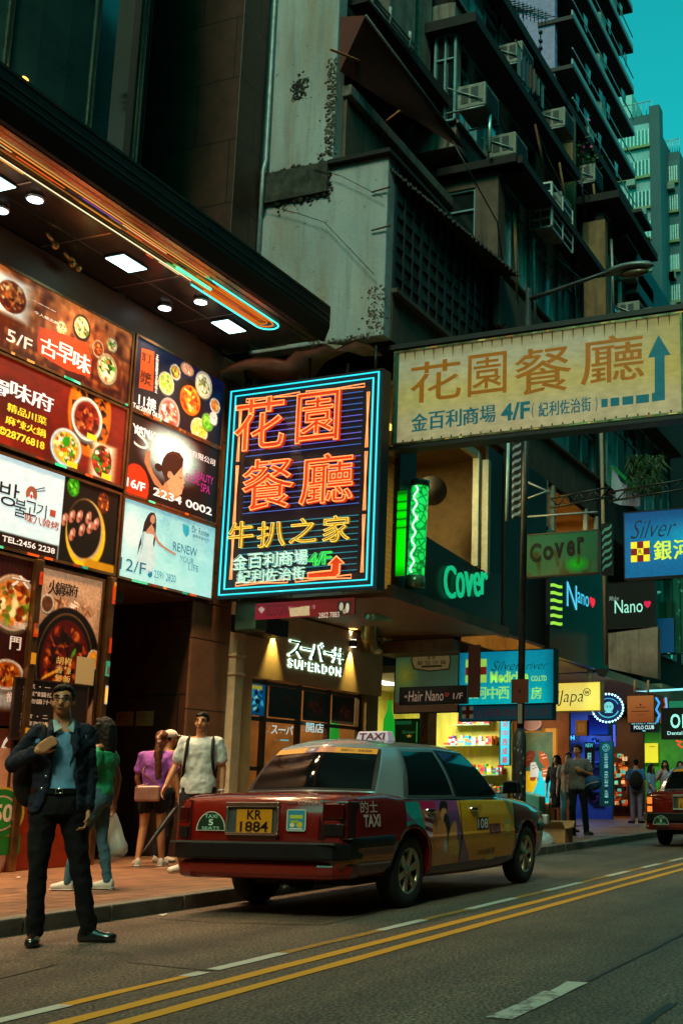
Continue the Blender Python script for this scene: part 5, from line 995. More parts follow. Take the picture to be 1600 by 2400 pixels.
m = MB(); m.box((15.3, 8.12, 5.08), (15.86, 8.22, 7.3)); m.box((18.8, 8.14, 4.9), (19.5, 8.2, 7.3)); split(m, 'dark_jamb', [BLACK], bar)
m = MB(); m.box((16.9, 10.30, 4.9), (17.9, 10.345, 6.1)); m.build('wall_mirror', [mat('dull_mirror', (.18, .14, .06), .25, .5)], bar)
q = bpy.data.objects.new('room_lamp', lampdata('bar_room_light', 260, .5, (1, .80, .30))); SC.collection.objects.link(q); q.parent = bar; q.location = Vector((16.7, 9.5, 7.2)) - ORG[bar.name]
m = MB(); m.box((16.3, 9.2, 7.22), (17.1, 9.8, 7.279)); m.build('ceiling_light', [glow('bar_ceiling_glow', lin('#ffc850'), 3)], bar)
p = PW('Y', 10.34, 15.2, 19.5, 4, 7.3); p.text('NOVA', .42, .28, .55, .40, '#4a3a14', weight=0); p.line([(.40, .2), (.47, .17), (.53, .21)], .03, '#4a3a14'); p.mb.build('wall_drawing', [PRINT], bar)
m = MB(); m.cyl(PY(1012, 1150, 8.9), PY(1012, 1150, 9.0), .27, n=20); tag(m.build('wall_fan', [BLACK]), 'round black fan behind the green glowing tube', 'fan')
m = MB()
for k, (x, y, c_) in enumerate(((1133, 1118, '#c8f0a0'), (1153, 1120, '#c8f0c0'), (1172, 1124, '#a0e8a0'), (1165, 1146, '#ff9030'), (1134, 1146, '#ffb050'), (1157, 1165, '#c8e8b0'))):
    a = PY(x, y, 9.6); m.box(a + np.array([-.08, 0, -.03]), a + np.array([.1, .02, .03]), 0, lin(c_))
split(m, 'bar_light', [printed(1.6)], bar)
gt = thing('glowing_tube', 'vertical glowing green acrylic tube standing beside the neon sign', 'light', tuple(PY(975, 1385, 7.95))); a, b = PY(972, 1378, 7.95), PY(985, 1128, 7.95)
ax_ = (b - a) / np.linalg.norm(b - a); m = MB(); m.cyl(a + ax_ * .18, b - ax_ * .1, .135, n=24)
G = bpy.data.materials.new('green_acrylic'); G.use_nodes = True; n_ = G.node_tree; P_ = n_.nodes['Principled BSDF']; tc = n_.nodes.new('ShaderNodeTexCoord'); vo = n_.nodes.new('ShaderNodeTexVoronoi'); vo.feature = 'DISTANCE_TO_EDGE'; vo.inputs['Scale'].default_value = 9; n_.links.new(tc.outputs['Object'], vo.inputs['Vector'])
cr = n_.nodes.new('ShaderNodeValToRGB'); cr.color_ramp.elements[0].color = (.0, .08, .01, 1); cr.color_ramp.elements[1].position = .16; cr.color_ramp.elements[1].color = (.01, .95, .12, 1); n_.links.new(vo.outputs['Distance'], cr.inputs[0]); n_.links.new(cr.outputs[0], P_.inputs['Emission Color']); P_.inputs['Emission Strength'].default_value = .9; P_.inputs['Base Color'].default_value = (.01, .3, .05, 1); P_.inputs['Roughness'].default_value = .1
m.build('acrylic_tube', [G], gt)
m = MB(); h_ = [a + ax_ * (.22 + 2.0 * k / 60) + np.array([.135 * math.cos(k * .55 + 2.2) * .0 - .137, .0 + .03 * math.sin(k * .9), 0]) for k in range(60)]; m.tube([x for x in h_ if np.dot(x - b, ax_) < -.1], .016, 6); m.build('lamp_core', [glow('green_core', (.45, 1, .55), 2.2)], gt)
m = MB(); m.cyl(a, a + ax_ * .18, .15, n=24); m.cyl(b - ax_ * .1, b, .15, n=24); split(m, 'end_cap', [mat('clear_cap', (.10, .22, .12), .2, .4)], gt)
m = MB(); m.box((15.02, 8.35, 4.1), (15.10, 8.85, 5.9)); m.quad((15.0, 8.2, 4.05), (15.0, 8.95, 4.05), (15.0, 8.95, 7.3), (15.0, 8.2, 7.3)); tag(m.build('side_louvre', [mat('louvre_paint', (.35, .55, .35), .4, var=.2)]), 'ribbed side panel lit green next to the glowing tube', 'panel')
p = Panel('X', 14.98, (932, 1152), (956, 1150), (945, 1350), (926, 1350)); c = Cv(8, 40, '#10e018', 2); c.mix((np.sin(c.V * 62) > .93) * 1., '#045a08'); c.mix(np.clip(np.abs(c.V - .5) * 2 - .75, 0, 1) * 3, '#047008'); p.art(c.a); tag(p.box(.02, mb=p.mb).build('green_reflection_panel', [printed(1.1)]), 'glowing green panel added as the reflection left of the glowing tube', 'light')  # glowing panel put in for the tube's reflection on the side wall
p = Panel('Y', 8.10, (1040, 1320), (1137, 1340), (1135, 1402), (1040, 1407)); cl = thing('cover_lettering', 'glowing turquoise letters Cover on the dark bar fascia', 'sign', p.pt((p.a0 + p.a1) / 2, p.z0))
LG = glow('turquoise_letter', lin('#18d890'), .8)
Kc = crop(850, 1000, 3.92)
for ch, (x0, y0), (x1, y1) in (('C', (742, 1250), (838, 1592)), ('o', (852, 1325), (920, 1588)), ('v', (928, 1330), (1002, 1575)), ('e', (1012, 1325), (1066, 1572)), ('r', (1080, 1330), (1130, 1560))):
    m = MB(); p.text(ch, *p.bx(Kc(x0, y0), Kc(x1, y1)), None, weight=.0, mb=m, off=.02, extrude=.02); m.build('letter', [LG], cl)
# ------------------------------------------------------------------ restaurant front on the ground floor
rs = thing('restaurant_shop', 'small beige restaurant front with warm lit windows under backlit Japanese lettering', 'shop front', (16.8, 10.5, .12))
BEI = mat('beige_fascia', (.62, .46, .28), .7, var=.15, scale=2, bump=.15, bscale=60)
m = MB(); m.box((14.52, 10.38, .119), (14.74, 10.6, 3.9)); m.build('pilaster', [mat('cream_pilaster', (.74, .62, .42), .6, var=.15)], rs, bevel=.01)
m = MB(); m.box((14.50, 10.36, 3.0), (14.76, 10.6, 3.05)); m.box((14.50, 10.36, 2.72), (14.76, 10.6, 2.76)); split(m, 'pilaster_band', [MATS['cream_pilaster']], rs, bevel=.008)
m = MB(); m.hexa([(14.745, 10.42, .119), (15.16, 10.44, .119), (15.16, 10.6, .119), (14.745, 10.6, .119), (14.745, 10.42, 2.74), (15.05, 10.44, 2.74), (15.05, 10.6, 2.74), (14.745, 10.6, 2.74)]); m.build('pier', [BEI], rs)
m = MB(); m.box((14.745, 10.43, 2.741), (19.18, 10.6, 3.83)); m.build('fascia', [BEI], rs)
m = MB(); m.box((18.66, 10.45, .119), (19.1, 10.7, 2.74)); m.build('pier', [mat('olive_pier', (.26, .22, .10), .6, var=.2)], rs)
m = MB(); m.quad((15.0, 13.2, .12), (19.0, 13.2, .12), (19.0, 13.2, 3.6), (15.0, 13.2, 3.6)); m.quad((15.0, 10.61, .12), (15.0, 13.2, .12), (15.0, 13.2, 3.6), (15.0, 10.61, 3.6)); m.quad((19.0, 13.2, .12), (19.0, 10.71, .12), (19.0, 10.71, 3.6), (19.0, 13.2, 3.6)); m.quad((15, 10.61, 3.5), (19, 10.61, 3.5), (19, 13.2, 3.5), (15, 13.2, 3.5)); m.build('dining_room', [mat('warm_room', (.30, .15, .05), .7, var=.4, scale=2)], rs)
m = MB()
for k in range(12): x = 15.2 + 3.5 * rz.random(); z_ = .9 + 1.1 * rz.random(); m.box((x, 12.9, z_), (x + .2 + .4 * rz.random(), 13.1, z_ + .2 + .4 * rz.random()), 0, lin(rz.choice(['#704018', '#a86820', '#402008', '#c8a040', '#504828'])))
for x in (15.5, 16.6, 17.6, 18.3): m.box((x, 11.4, .12), (x + .6, 12.0, .85), 0, lin('#402410'))
split(m, 'furniture', [PRINT], rs)
q = bpy.data.objects.new('room_lamp', lampdata('dining_light', 120, .9, (1, .66, .28))); SC.collection.objects.link(q); q.parent = rs; q.location = Vector((16.8, 12.0, 3.4)) - ORG[rs.name]
m = MB()
for x in (15.10, 15.62, 16.62, 17.55, 18.62): m.box((x - .04, 10.56, .121), (x + .04, 10.64, 2.74))
for z_ in (.9, 1.35, 2.12, 2.70): m.box((15.1, 10.57, z_ - .03), (18.65, 10.63, z_ + .03))
win = m.build('shop_window', [mat('dark_wood_frame', (.045, .025, .015), .45, var=.3)], rs)
gl = mat('shop_glass', (.9, .9, .9), .02, var=0, trans=1.0, spec=.5)
gp = MB(); gp.quad((15.1, 10.6, .13), (18.6, 10.6, .13), (18.6, 10.6, 2.1), (15.1, 10.6, 2.1))
mm = bpy.data.materials.new('window_pane_glass'); mm.use_nodes = True; n_ = mm.node_tree; n_.nodes.remove(n_.nodes['Principled BSDF']); tr = n_.nodes.new('ShaderNodeBsdfTransparent'); gs = n_.nodes.new('ShaderNodeBsdfGlossy'); gs.inputs['Roughness'].default_value = .03; fr = n_.nodes.new('ShaderNodeFresnel'); fr.inputs[0].default_value = 1.6; mxs = n_.nodes.new('ShaderNodeMixShader'); n_.links.new(fr.outputs[0], mxs.inputs[0]); n_.links.new(tr.outputs[0], mxs.inputs[1]); n_.links.new(gs.outputs[0], mxs.inputs[2]); n_.links.new(mxs.outputs[0], n_.nodes['Material Output'].inputs[0]); CLEAR = mm
gp.build('pane', [CLEAR], win)
for i, (x0, x1, k) in enumerate(((15.14, 15.58, 0), (15.70, 16.56, 1), (16.70, 17.50, 2), (17.63, 18.4, 3))):
    p = PW('Y', 10.555, x0, x1, 2.17, 2.66); c = Cv(34, 30, ['#1c5878', '#1a0d08', '#1c0f0a', '#120c08'][k], k)
    if k == 0: c.food(.5, .5, .5, .45, ['#1c6088', '#50b0c8', '#103040', '#90d8d8'], 40, 3, .2); c.rect(.1, .05, .8, .18, '#b0a850', .04)
    elif k == 2: c.bowl(.5, .5, .38, .4, '#4a2c1c', ['#3c1c10', '#6a3820', '#28140c'], 40, 4)
    elif k == 3: c.food(.6, .6, .35, .35, ['#3c1810', '#7a3018', '#1c2810'], 30, 5); c.rect(.0, .9, 1, 1, '#807058', .03)
    else: c.food(.5, .5, .45, .4, ['#2a1008', '#4a2010', '#1a0a06'], 40, 6)
    p.art(c.a); tag(p.box(.003, mb=p.mb).build('window_poster', [printed([.7, .12, .15, .15][k])]), ['blue lit poster in the top corner of the restaurant window', 'dark food poster beside the blue one in the restaurant window', 'dark poster with a round bowl in the restaurant window', 'dark poster with a pale foot nearest the olive pier in the restaurant window'][k], 'poster')
p = PW('Y', 10.545, 15.1, 18.65, .13, 2.74)
wl = MB(); p.text('ス一パ', *p.bx(K6(425, 1090), K6(580, 1172)), '#c8f4f0', mb=wl, weight=0); p.text('開店', *p.bx(K6(680, 1075), K6(805, 1158)), '#c8f4f0', mb=wl, weight=.01); p.rect(*p.bx(K6(680, 1168), K6(850, 1182)), '#d04818', mb=wl); p.rect(*p.bx(K6(490, 1202), K6(552, 1215)), '#58c0c8', mb=wl)
wl.build('reflected_lettering', [printed(1.0)], rs)  # glowing letters painted on the glass as reflections
m = MB(); a = PY(885, 1195 / 3.136 + 1350, 10.7); a = PY(*K6(886, 1208), 10.75); m.tube([a, a + np.array([0, 0, .34]), a + np.array([0, 0, .46])], [.09, .07, .03], 10); m.build('green_bottle', [glow('bottle_green', lin('#20a030'), .8)], rs)
# backlit lettering: dark letters with a lit plate of the same shape behind
p = PW('Y', 10.43, 14.745, 19.18, 2.741, 3.83); L2 = MB(); L3 = MB()
def halo(t, tl, br, w, d):
    b = p.bx(tl, br); o = MB(); p.text(t, *b, None, weight=w, mb=o, off=.034, extrude=.012); x = o.build('letter', [mat('black_letter', (.02, .012, .008), .5)], lt)
    o = MB(); g = (b[0] - d, b[1] - d * 3, b[2] + d, b[3] + d * 3); p.text(t, *g, None, weight=w + .025, mb=o, off=.012); o.build('halo_plate', [glow('halo_white', lin('#c8ffe8'), 5.0)], x)
lt = thing('restaurant_lettering', 'black Japanese letters with white halo light over the restaurant window', 'sign', p.pt(16.8, 3.1))
for ch, a, b in (('ス', (548, 480), (640, 600)), ('ー', (640, 535), (708, 548)), ('パ', (712, 490), (800, 625)), ('ー', (812, 565), (868, 580)), ('丼', (872, 535), (948, 645))): halo(ch, K6(*a), K6(*b), .015, .003)
for i, ch in enumerate('SUPERDON'): halo(ch, K6(545 + 50.5 * i, 618 + 9 * i), K6(578 + 50.5 * i, 668 + 9.5 * i), .0, .0015)
def wall_light(px, py, up, label):
    a = PY(px, py, 10.36); t = thing('wall_light', label, 'light', tuple(a), 'wall lights on the beige restaurant fascia'); m = MB(); m.box(a + np.array([-.045, -.04, -.06]), a + np.array([.045, .065, .06])); m.build('casing', [BLACK], t, bevel=.008)
    for s in ([1, -1] if up else [-1]):
        l = bpy.data.lights.new('wall_spot', 'SPOT'); l.energy = 170; l.spot_size = math.radians(58); l.spot_blend = .9; l.color = (1, .70, .14); l.shadow_soft_size = .02
        q = bpy.data.objects.new('spot', l); SC.collection.objects.link(q); q.parent = t; q.location = (0, .02, .08 * s); q.rotation_euler = (math.radians(6) if s < 0 else math.radians(174), 0, 0)
        m = MB(); m.box(a + np.array([-.03, -.03, .062 * s]), a + np.array([.03, .05, .068 * s])); m.build('lens', [glow('spot_lens', (1, .9, .6), 6)], t)
wall_light(650, 1466, False, 'small black wall light nearest the cream pilaster on the beige fascia'); wall_light(829, 1508, True, 'small black up and down wall light by the bronze duct elbow')
m = MB(); a = PY(870, 1438, 10.0); e = PY(845, 1520, 10.3); m.tube([PY(892, 1440, 9.9), PY(876, 1445, 9.9), PY(866, 1462, 9.95), PY(864, 1490, 10.05), PY(868, 1514, 10.2), PY(880, 1518, 10.4)], .14, 14); tag(m.build('duct_elbow', [mat('bronze_duct', (.30, .20, .06), .35, .8, var=.3)]), 'bronze duct elbow beside the backlit restaurant lettering', 'duct')
m = MB(); a, b = PY(868, 1437, 9.2), PY(935, 1437, 9.2); m.cyl(a, b, .13, n=16); tag(m.build('green_duct', [mat('green_tin', (.16, .42, .34), .3, .7, var=.4)]), 'short shiny green duct section under the bar ledge', 'duct')
m = MB(); a, b = PX(552, 1408, 14.2), PX(598, 1475, 14.2); m.box((14.2, b[1], b[2]), (14.5, a[1], a[2])); tag(m.build('meter_cabinet', [mat('green_cabinet', (.10, .19, .12), .4, .4, var=.3)], bevel=.015), 'green metal cabinet hanging below the corner of the neon sign', 'cabinet')
m = MB(); m.box((14.4, 10.0, 3.36), (15.3, 10.42, 3.62)); tag(m.build('beam_box', [BLACK]), 'dark beam stub between the green cabinet and the first wall light', 'beam')

# ------------------------------------------------------------------ signs and shops further along the pavement
def board(nm, label, cat, X, tl, br, draw, es=.8, d=.12, group=None, tr=None, bl=None, case=None, part='sign_face', frame=.02, fm=None, slope=0.):
    p = Panel('X', X, tl, tr or (br[0], tl[1]), br, bl or (tl[0], br[1])); draw(p)
    t = thing(nm, label, cat, p.pt((p.a0 + p.a1) / 2, p.z0), group); p.mb.build(part, [printed(es)], t)
    p.box(d).build('case', [case or BLACK], t)
    if frame: p.frame(frame, d, .012).build('frame', [fm or DARKM], t)
    return t
K5, K7, K8 = crop(1150, 1000, 3.484), crop(900, 1450, 3.92), crop(1200, 1500, 3.92)
def d_cover(p):
    c = Cv(60, 40, '#4c7458', 3); c.grad('#3a6e58', '#6a7c5c'); c.mix(c.noise(6, 5) * .5, '#24704c'); c.mix(np.clip(1 - c.D(.72, .78, .2, .22), 0, 1), '#20c830'); c.mix(np.clip(c.noise(20, 4) - .62, 0, 1) * 2 * (c.V > .4), '#5c3418'); p.art(c.a)  # green patch paints the green lamp's reflection on the board
    for ch, x0, x1, y0, y1 in (('C', 318, 412, 955, 1108), ('o', 425, 512, 975, 1090), ('v', 518, 600, 950, 1072), ('e', 618, 688, 930, 1058), ('r', 705, 765, 900, 1035)): p.text(ch, *p.bx(K5(x0, y0), K5(x1, y1)), '#0a1410', 2, weight=.04)
board('cover_sign', 'weathered pale green sign board with black lettering Cover beside the lamp post', 'sign', 18.0, K5(280, 870), K5(868, 1205), d_cover, .28, .15, fm=mat('old_frame', (.12, .10, .06), .6, .3))
def d_silver(p):
    c = Cv(70, 60, '#0c6c98', 4); c.mix(np.exp(-((c.V - .45) / .25) ** 2) * np.clip(c.U * 1.3 - .1, 0, 1), '#18b0c8'); c.mix(np.exp(-((c.V - 0) / .2) ** 2) * .5, '#0a3c68'); p.art(c.a)
    p.text('Silver', *p.bx(K5(1140, 770), K5(1515, 890)), '#0c2030', 2, weight=-.012, shear=.45); u0, v0, u1, v1 = p.bx(K5(1142, 945), K5(1298, 1098)); p.rect(u0, v0, u1, v1, '#f0e030', 2)
    du, dv = (u1 - u0) / 3, (v1 - v0) / 3
    for i, j in ((1, 0), (0, 1), (2, 1), (1, 2)): p.rect(u0 + i * du, v0 + j * dv, u0 + (i + 1) * du, v0 + (j + 1) * dv, '#70141c', 3)
    p.text('R', u0 + du * 1.2, v0 + dv * 1.15, u0 + du * 1.8, v0 + dv * 1.85, '#604010', 4); p.text('銀', *p.bx(K5(1330, 935), K5(1475, 1085)), '#d8f040', 2, weight=.03); p.text('河', *p.bx(K5(1490, 925), K5(1632, 1075)), '#d8f040', 2, weight=.03)
board('pharmacy_light_box', 'blue light box with script Silver and yellow characters at the right edge of the photo', 'sign', 19.0, K5(1092, 668), K5(2100, 1208), d_silver, .8, .2)
def d_med(p):
    c = Cv(70, 40, '#18a0b4', 5); c.grad('#1c8ca4', '#20b4bc'); c.mix(np.clip(np.abs(c.U - .5) * 2 - .8, 0, 1) * 2.5, '#0c5c78'); p.art(c.a)
    u0, v0, u1, v1 = p.bx(K7(750, 378), K7(940, 588)); p.rect(u0, v0, u1, v1, '#a8e060', 2); du, dv = (u1 - u0) / 3, (v1 - v0) / 3
    for i, j in ((1, 0), (0, 1), (2, 1), (1, 2), (1, 1)): p.rect(u0 + i * du, v0 + j * dv, u0 + (i + 1) * du, v0 + (j + 1) * dv, '#6c1a10', 3)
    p.text('Silver', *p.bx(K7(985, 395), K7(1262, 470)), '#0c2430', 2, weight=-.012, shear=.45); p.text('river', *p.bx(K7(1300, 400), K7(1505, 462)), '#0c2430', 2, weight=-.012, shear=.45)
    p.text('Medicine', *p.bx(K7(975, 488), K7(1325, 582)), '#a8f060', 2, weight=.03); p.text('CO.LTD', *p.bx(K7(1350, 528), K7(1492, 572)), '#a8f060', 2, weight=.02)
    for i, ch in enumerate('銀河中西藥房'): p.text(ch, *p.bx(K7(742 + (770 - 742) * 0 + 103 * i + (75 if i > 3 else 0) * (i - 3) * .62, 628), K7(838 + 103 * i + (75 if i > 3 else 0) * (i - 3) * .62, 738)), '#a0f078', 2, weight=.025)
board('pharmacy_light_box', 'turquoise light box reading Silver river Medicine behind the lamp post', 'sign', 19.6, K7(690, 300), K7(1555, 785), d_med, .85, .22)
def d_strip(p):
    p.rect(0, 0, 1, 1, '#0c4858', 0); u0, v0, u1, v1 = p.bx(K7(718, 808), K7(818, 918)); p.rect(u0, v0, u1, v1, '#7a8060', 2); du, dv = (u1 - u0) / 3, (v1 - v0) / 3
    for i, j in ((1, 0), (0, 1), (2, 1), (1, 2), (1, 1)): p.rect(u0 + i * du, v0 + j * dv, u0 + (i + 1) * du, v0 + (j + 1) * dv, '#3a1410', 3)
    for i, ch in enumerate('註冊藥劑師配方部'): p.text(ch, .185 + i * .099, .2, .26 + i * .099, .8, '#50303c', 2, weight=.015)
board('pharmacy_strip_sign', 'dim teal strip sign with dark red characters under the turquoise light box', 'sign', 19.62, K7(692, 800), K7(1545, 930), d_strip, .35, .15)
def d_hair(p):
    p.rect(0, 0, 1, 1, '#0a0808', 0); p.poly([p.i(K7(*q)) for q in ((182, 718), (210, 702), (210, 736))], '#a88870', 2); p.text('Hair Nano', *p.bx(K7(225, 668), K7(545, 755)), '#c8a890', 2, weight=0, shear=.1); p.text('1/F', *p.bx(K7(635, 685), K7(722, 738)), '#b8a090', 2); p.text('♥', *p.bx(K7(555, 680), K7(600, 725)), '#80201c', 2)
board('salon_sign', 'small black sign reading Hair Nano 1/F hanging over the pavement', 'sign', 19.0, K7(150, 632), K7(750, 780), d_hair, .4, .08)
def d_pic(p):
    c = Cv(50, 60, '#8c9c70', 8); c.grad('#4c6c48', '#8c9078'); c.mix(c.noise(5, 6) * .8, '#58a898'); c.mix(np.clip(1 - c.D(.15, .5, .25, .3), 0, 1), '#b8b850'); c.rect(-.1, -.1, 1.1, .17, '#141c14', .02); c.rect(-.1, .86, 1.1, 1.1, '#7a6450', .02); p.art(c.a)
    p.poly([p.i(K7(*q)) for q in ((262, 300), (420, 288), (600, 296), (618, 380), (600, 470), (420, 490), (268, 468), (246, 385))], '#3a2412', 2); p.poly([p.i(K7(*q)) for q in ((275, 312), (420, 300), (590, 308), (606, 380), (590, 458), (420, 478), (280, 456), (258, 385))], '#a08c58', 3)
    p.text('Nano', *p.bx(K7(385, 195), K7(505, 278)), '#8c9878', 4, shear=.2); p.text('皇 室', *p.bx(K7(395, 345), K7(470, 372)), '#2c2010', 4); p.text('髮 型 沙 龍', *p.bx(K7(305, 392), K7(570, 420)), '#2c2010', 4); p.rect(*p.bx(K7(345, 434), K7(530, 444)), '#2c2010', 4)
board('salon_picture_board', 'pale green picture board with a cream plaque behind the Hair Nano sign', 'board', 19.9, K7(105, 180), K7(680, 860), d_pic, .22, .06)
# salon entrance below: dark poster, green bottle, pier
def d_dark(p): p.rect(0, 0, 1, 1, '#08100a', 0); p.text('Green', .35, .45, .85, .58, '#3c7c4c', 2, weight=0); p.text('★', .5, .6, .75, .75, '#d8a830', 2); p.rect(.08, .05, .7, .2, '#1c5838', 1); p.rect(.9, .1, .93, .95, '#20c840', 1)
board('dark_poster', 'dark poster with a small gold star behind the taxi roof sign', 'poster', 20.6, K7(85, 930), K7(320, 1150), d_dark, .5, .05)
m = MB(); a = PX(*K7(40, 1130), 20.2); m.tube([a, a + np.array([0, 0, .42]), a + np.array([0, 0, .62]), a + np.array([0, 0, .8])], [.13, .11, .045, .04], 12); tag(m.build('green_bottle', [glow('big_bottle_green', lin('#18a828'), .9)]), 'large glowing green bottle left of the dark poster with the gold star', 'bottle')
m = MB(); a, b = PX(*K7(325, 900), 21.2), PX(*K7(398, 1180), 21.2); m.box((21.2, b[1], .12), (21.6, a[1], 3.6)); tag(m.build('shop_pier', [mat('tan_pier', (.42, .26, .12), .6, var=.3)]), 'tan pier between the salon entrance and the pharmacy', 'pier')
m = MB(); m.box((19.2, 12.0, .12), (21.5, 12.2, 3.89)); tag(m.build('salon_wall', [mat('dark_salon_wall', (.05, .035, .025), .7, var=.3)]), 'dark wall inside the salon entrance', 'wall')
m = MB(); m.box((19.2, 9.0, 3.55), (22.3, 10.6, 3.78)); tag(m.build('soffit_box', [mat('beige_soffit', (.22, .15, .09), .7, var=.3)]), 'beige box soffit over the Hair Nano sign', 'soffit')
# pharmacy
ph = thing('pharmacy_shop', 'brightly lit pharmacy with a yellow wall and crowded shelves beyond the taxi', 'shop front', (24, 10.5, .12))
YELW = mat('yellow_wall', (.46, .42, .045), .6, var=.25, scale=2, stretch=(1, 3, .5))
m = MB(); m.box((26.0, 10.55, .12), (26.15, 14, 3.6)); m.build('side_wall', [YELW], ph); m = MB(); m.box((21.6, 13.9, .12), (26, 14.05, 3.6)); m.build('rear_wall', [YELW], ph); m = MB(); m.box((21.6, 10.55, 3.45), (26.0, 13.9, 3.6)); m.build('ceiling', [mat('white_ceiling', (.6, .6, .55), .8, var=.1)], ph)
m = MB()
for x in (22.6, 24.2): m.box((x, 11.4, 3.40), (x + 1.2, 11.6, 3.449)); m.box((x, 12.6, 3.40), (x + 1.2, 12.8, 3.449))
split(m, 'ceiling_light', [glow('fluorescent', lin('#f4ffe8'), 6)], ph)
q = bpy.data.objects.new('shop_lamp', lampdata('pharmacy_light', 260, 1.5, (1, .96, .78))); SC.collection.objects.link(q); q.parent = ph; q.location = Vector((24, 11.8, 3.35)) - ORG[ph.name]
shelves = []
for z_, y0, y1, dpt in ((2.05, 10.9, 12.3, .4), (1.35, 10.7, 12.9, .45), (.95, 10.6, 13.2, .6), (2.55, 11.0, 12.0, .35)):
    m = MB(); m.box((26 - dpt, y0, z_), (25.995, y1, z_ + .03)); m.build('shelf', [mat('shelf_green', (.25, .36, .16), .4)], ph); shelves.append((z_, y0, y1, dpt))
m = MB(); m.box((24.6, 10.6, .12), (25.9, 13, .92)); m.build('counter', [mat('counter_glass', (.28, .34, .34), .15, var=.2)], ph)
PC = ['#e8e8e0', '#d83818', '#20a0c0', '#f0c020', '#38b048', '#e87820', '#f0f0f8', '#6040a0', '#c02850', '#80d0e0', '#f8e080']
PM = [mat('carton_%d' % i, lin(c_), .4, var=.25, scale=14) for i, c_ in enumerate(PC)]
proto = None; Rp = random.Random(17)
def product(x, y, z_, mi, s):
    m = MB(); w_, h_, d_ = s; m.box((x, y, z_), (x + d_, y + w_, z_ + h_)); m.box((x - .003, y + w_ * .12, z_ + h_ * .3), (x - .001, y + w_ * .88, z_ + h_ * .7), 1)
    o = m.build('medicine_box', [PM[mi], PM[(mi + 3) % len(PM)]], bevel=.004)
    return tag(o, 'small bright carton among the crowded shelves of the pharmacy', 'carton', 'cartons on the pharmacy shelves')
for z_, y0, y1, dpt in shelves:
    for lay in range(2):
        y = y0 + .02
        while y < y1 - .2:
            w_ = Rp.uniform(.05, .12); h_ = Rp.uniform(.06, .24); product(26 - dpt + .03 + lay * dpt * .5, y, z_ + .031, Rp.randrange(len(PC)), (w_, h_, .12)); y += w_ + .008
for k in range(60):
    y = 10.62 + (k % 20) * .118; row = k // 20; product(24.62 + row * .25, y, .92 + .002, Rp.randrange(len(PC)), (.10, Rp.uniform(.06, .40 - .1 * row), .18))
def d_blue(p):
    p.rect(0, 0, 1, 1, '#18a8c8', 0)
    for i, ch in enumerate('河中西成藥'): p.text(ch, .22, .02 + .2 * i, .78, .17 + .2 * i, '#a02838', 2, weight=.015)
board('vertical_sign', 'upright blue sign with red characters at the pharmacy entrance', 'sign', 25.2, K7(1066, 935), K7(1150, 1345), d_blue, .8, .08)
def d_shoe(p):
    c = Cv(46, 96, '#6a7a60', 12); c.grad('#7c7448', '#3c8c88'); c.mix(c.noise(6, 8) * .5, '#305850')
    c.mix((c.V > .55 + .5 * (c.U - .2) * 0) * (c.U < .45) * 1.0, '#e8c030'); c.mix((c.V > .62) * (c.U + (c.V - .62) > .55), '#30c8d8'); c.mix((c.V > .55) * (c.U > .5), '#30c8d8')
    p.art(c.grain(.05).a); Q = lambda *q: [p.i(K8(*k)) for k in q]
    p.poly(Q((118, 1050), (160, 1015), (205, 1022), (215, 1062), (188, 1120), (150, 1165), (104, 1180), (100, 1110)), '#74280e', 1); p.line(Q((135, 1080), (180, 1060)), .02, '#a85828', 2); p.line(Q((125, 1110), (170, 1095)), .02, '#a85828', 2)
    p.poly(Q((238, 1026), (272, 1020), (322, 1062), (346, 1150), (330, 1178), (290, 1168), (252, 1110)), '#b04c16', 1); p.line(Q((262, 1060), (300, 1050)), .02, '#f0d0a8', 2); p.line(Q((272, 1090), (318, 1080)), .02, '#f0d0a8', 2)
    p.poly(Q((168, 1130), (214, 1122), (246, 1195), (238, 1262), (200, 1296), (162, 1288), (166, 1200)), '#dcd8cc', 2); p.line(Q((180, 1160), (222, 1150)), .02, '#8c8880', 3); p.line(Q((182, 1185), (232, 1172)), .02, '#8c8880', 3); p.poly(Q((163, 1264), (228, 1258), (204, 1298), (165, 1294)), '#a03c18', 3)
    p.poly(Q((272, 1182), (348, 1170), (360, 1222), (332, 1288), (286, 1290), (268, 1240)), '#c8621c', 2); p.line(Q((284, 1205), (340, 1192)), .022, '#f0e4d0', 3); p.line(Q((282, 1232), (348, 1222)), .022, '#f0e4d0', 3); p.poly(Q((282, 1264), (340, 1258), (330, 1290), (288, 1292)), '#e8dcc8', 3)
t = board('shoe_poster', 'orange framed poster of brown and white shoes beside the lamp post', 'poster', 26.6, K8(110, 850), K8(372, 1500), d_shoe, .65, .1, frame=.09, fm=mat('orange_frame', (.75, .28, .02), .5, emit=(.8, .3, .02), es=.35))
def d_disc(p): p.ell(.5, .5, .5, .5, '#c89078', 0); p.ell(.5, .5, .4, .42, '#b87860', 1)
board('round_plaque', 'round pinkish plaque above the orange framed shoe poster', 'plaque', 26.5, K8(85, 700), K8(270, 835), d_disc, .3, .01, frame=0)
def d_japa(p):
    c = Cv(40, 30, '#f0d468', 3); c.mix(np.clip(1.2 - c.D(.5, .5, .6, .6), 0, 1) * .5, '#fff0a0'); p.art(c.a); p.text('iJapa', *p.bx(K8(408, 465), K8(652, 605)), '#1c1408', 2, weight=-.008, shear=.2); u, v = p.i(K8(687, 480)); p.ring(u, v, .09, .14, .014, '#1c1408', 2); p.text('w', u - .06, v - .06, u + .06, v + .09, '#1c1408', 3)
board('lit_sign', 'warm yellow lit sign reading iJapa hung from the canopy', 'sign', 24.4, K8(400, 395), K8(805, 650), d_japa, .9, .25, fm=mat('cream_edge', (.6, .45, .15), .5))
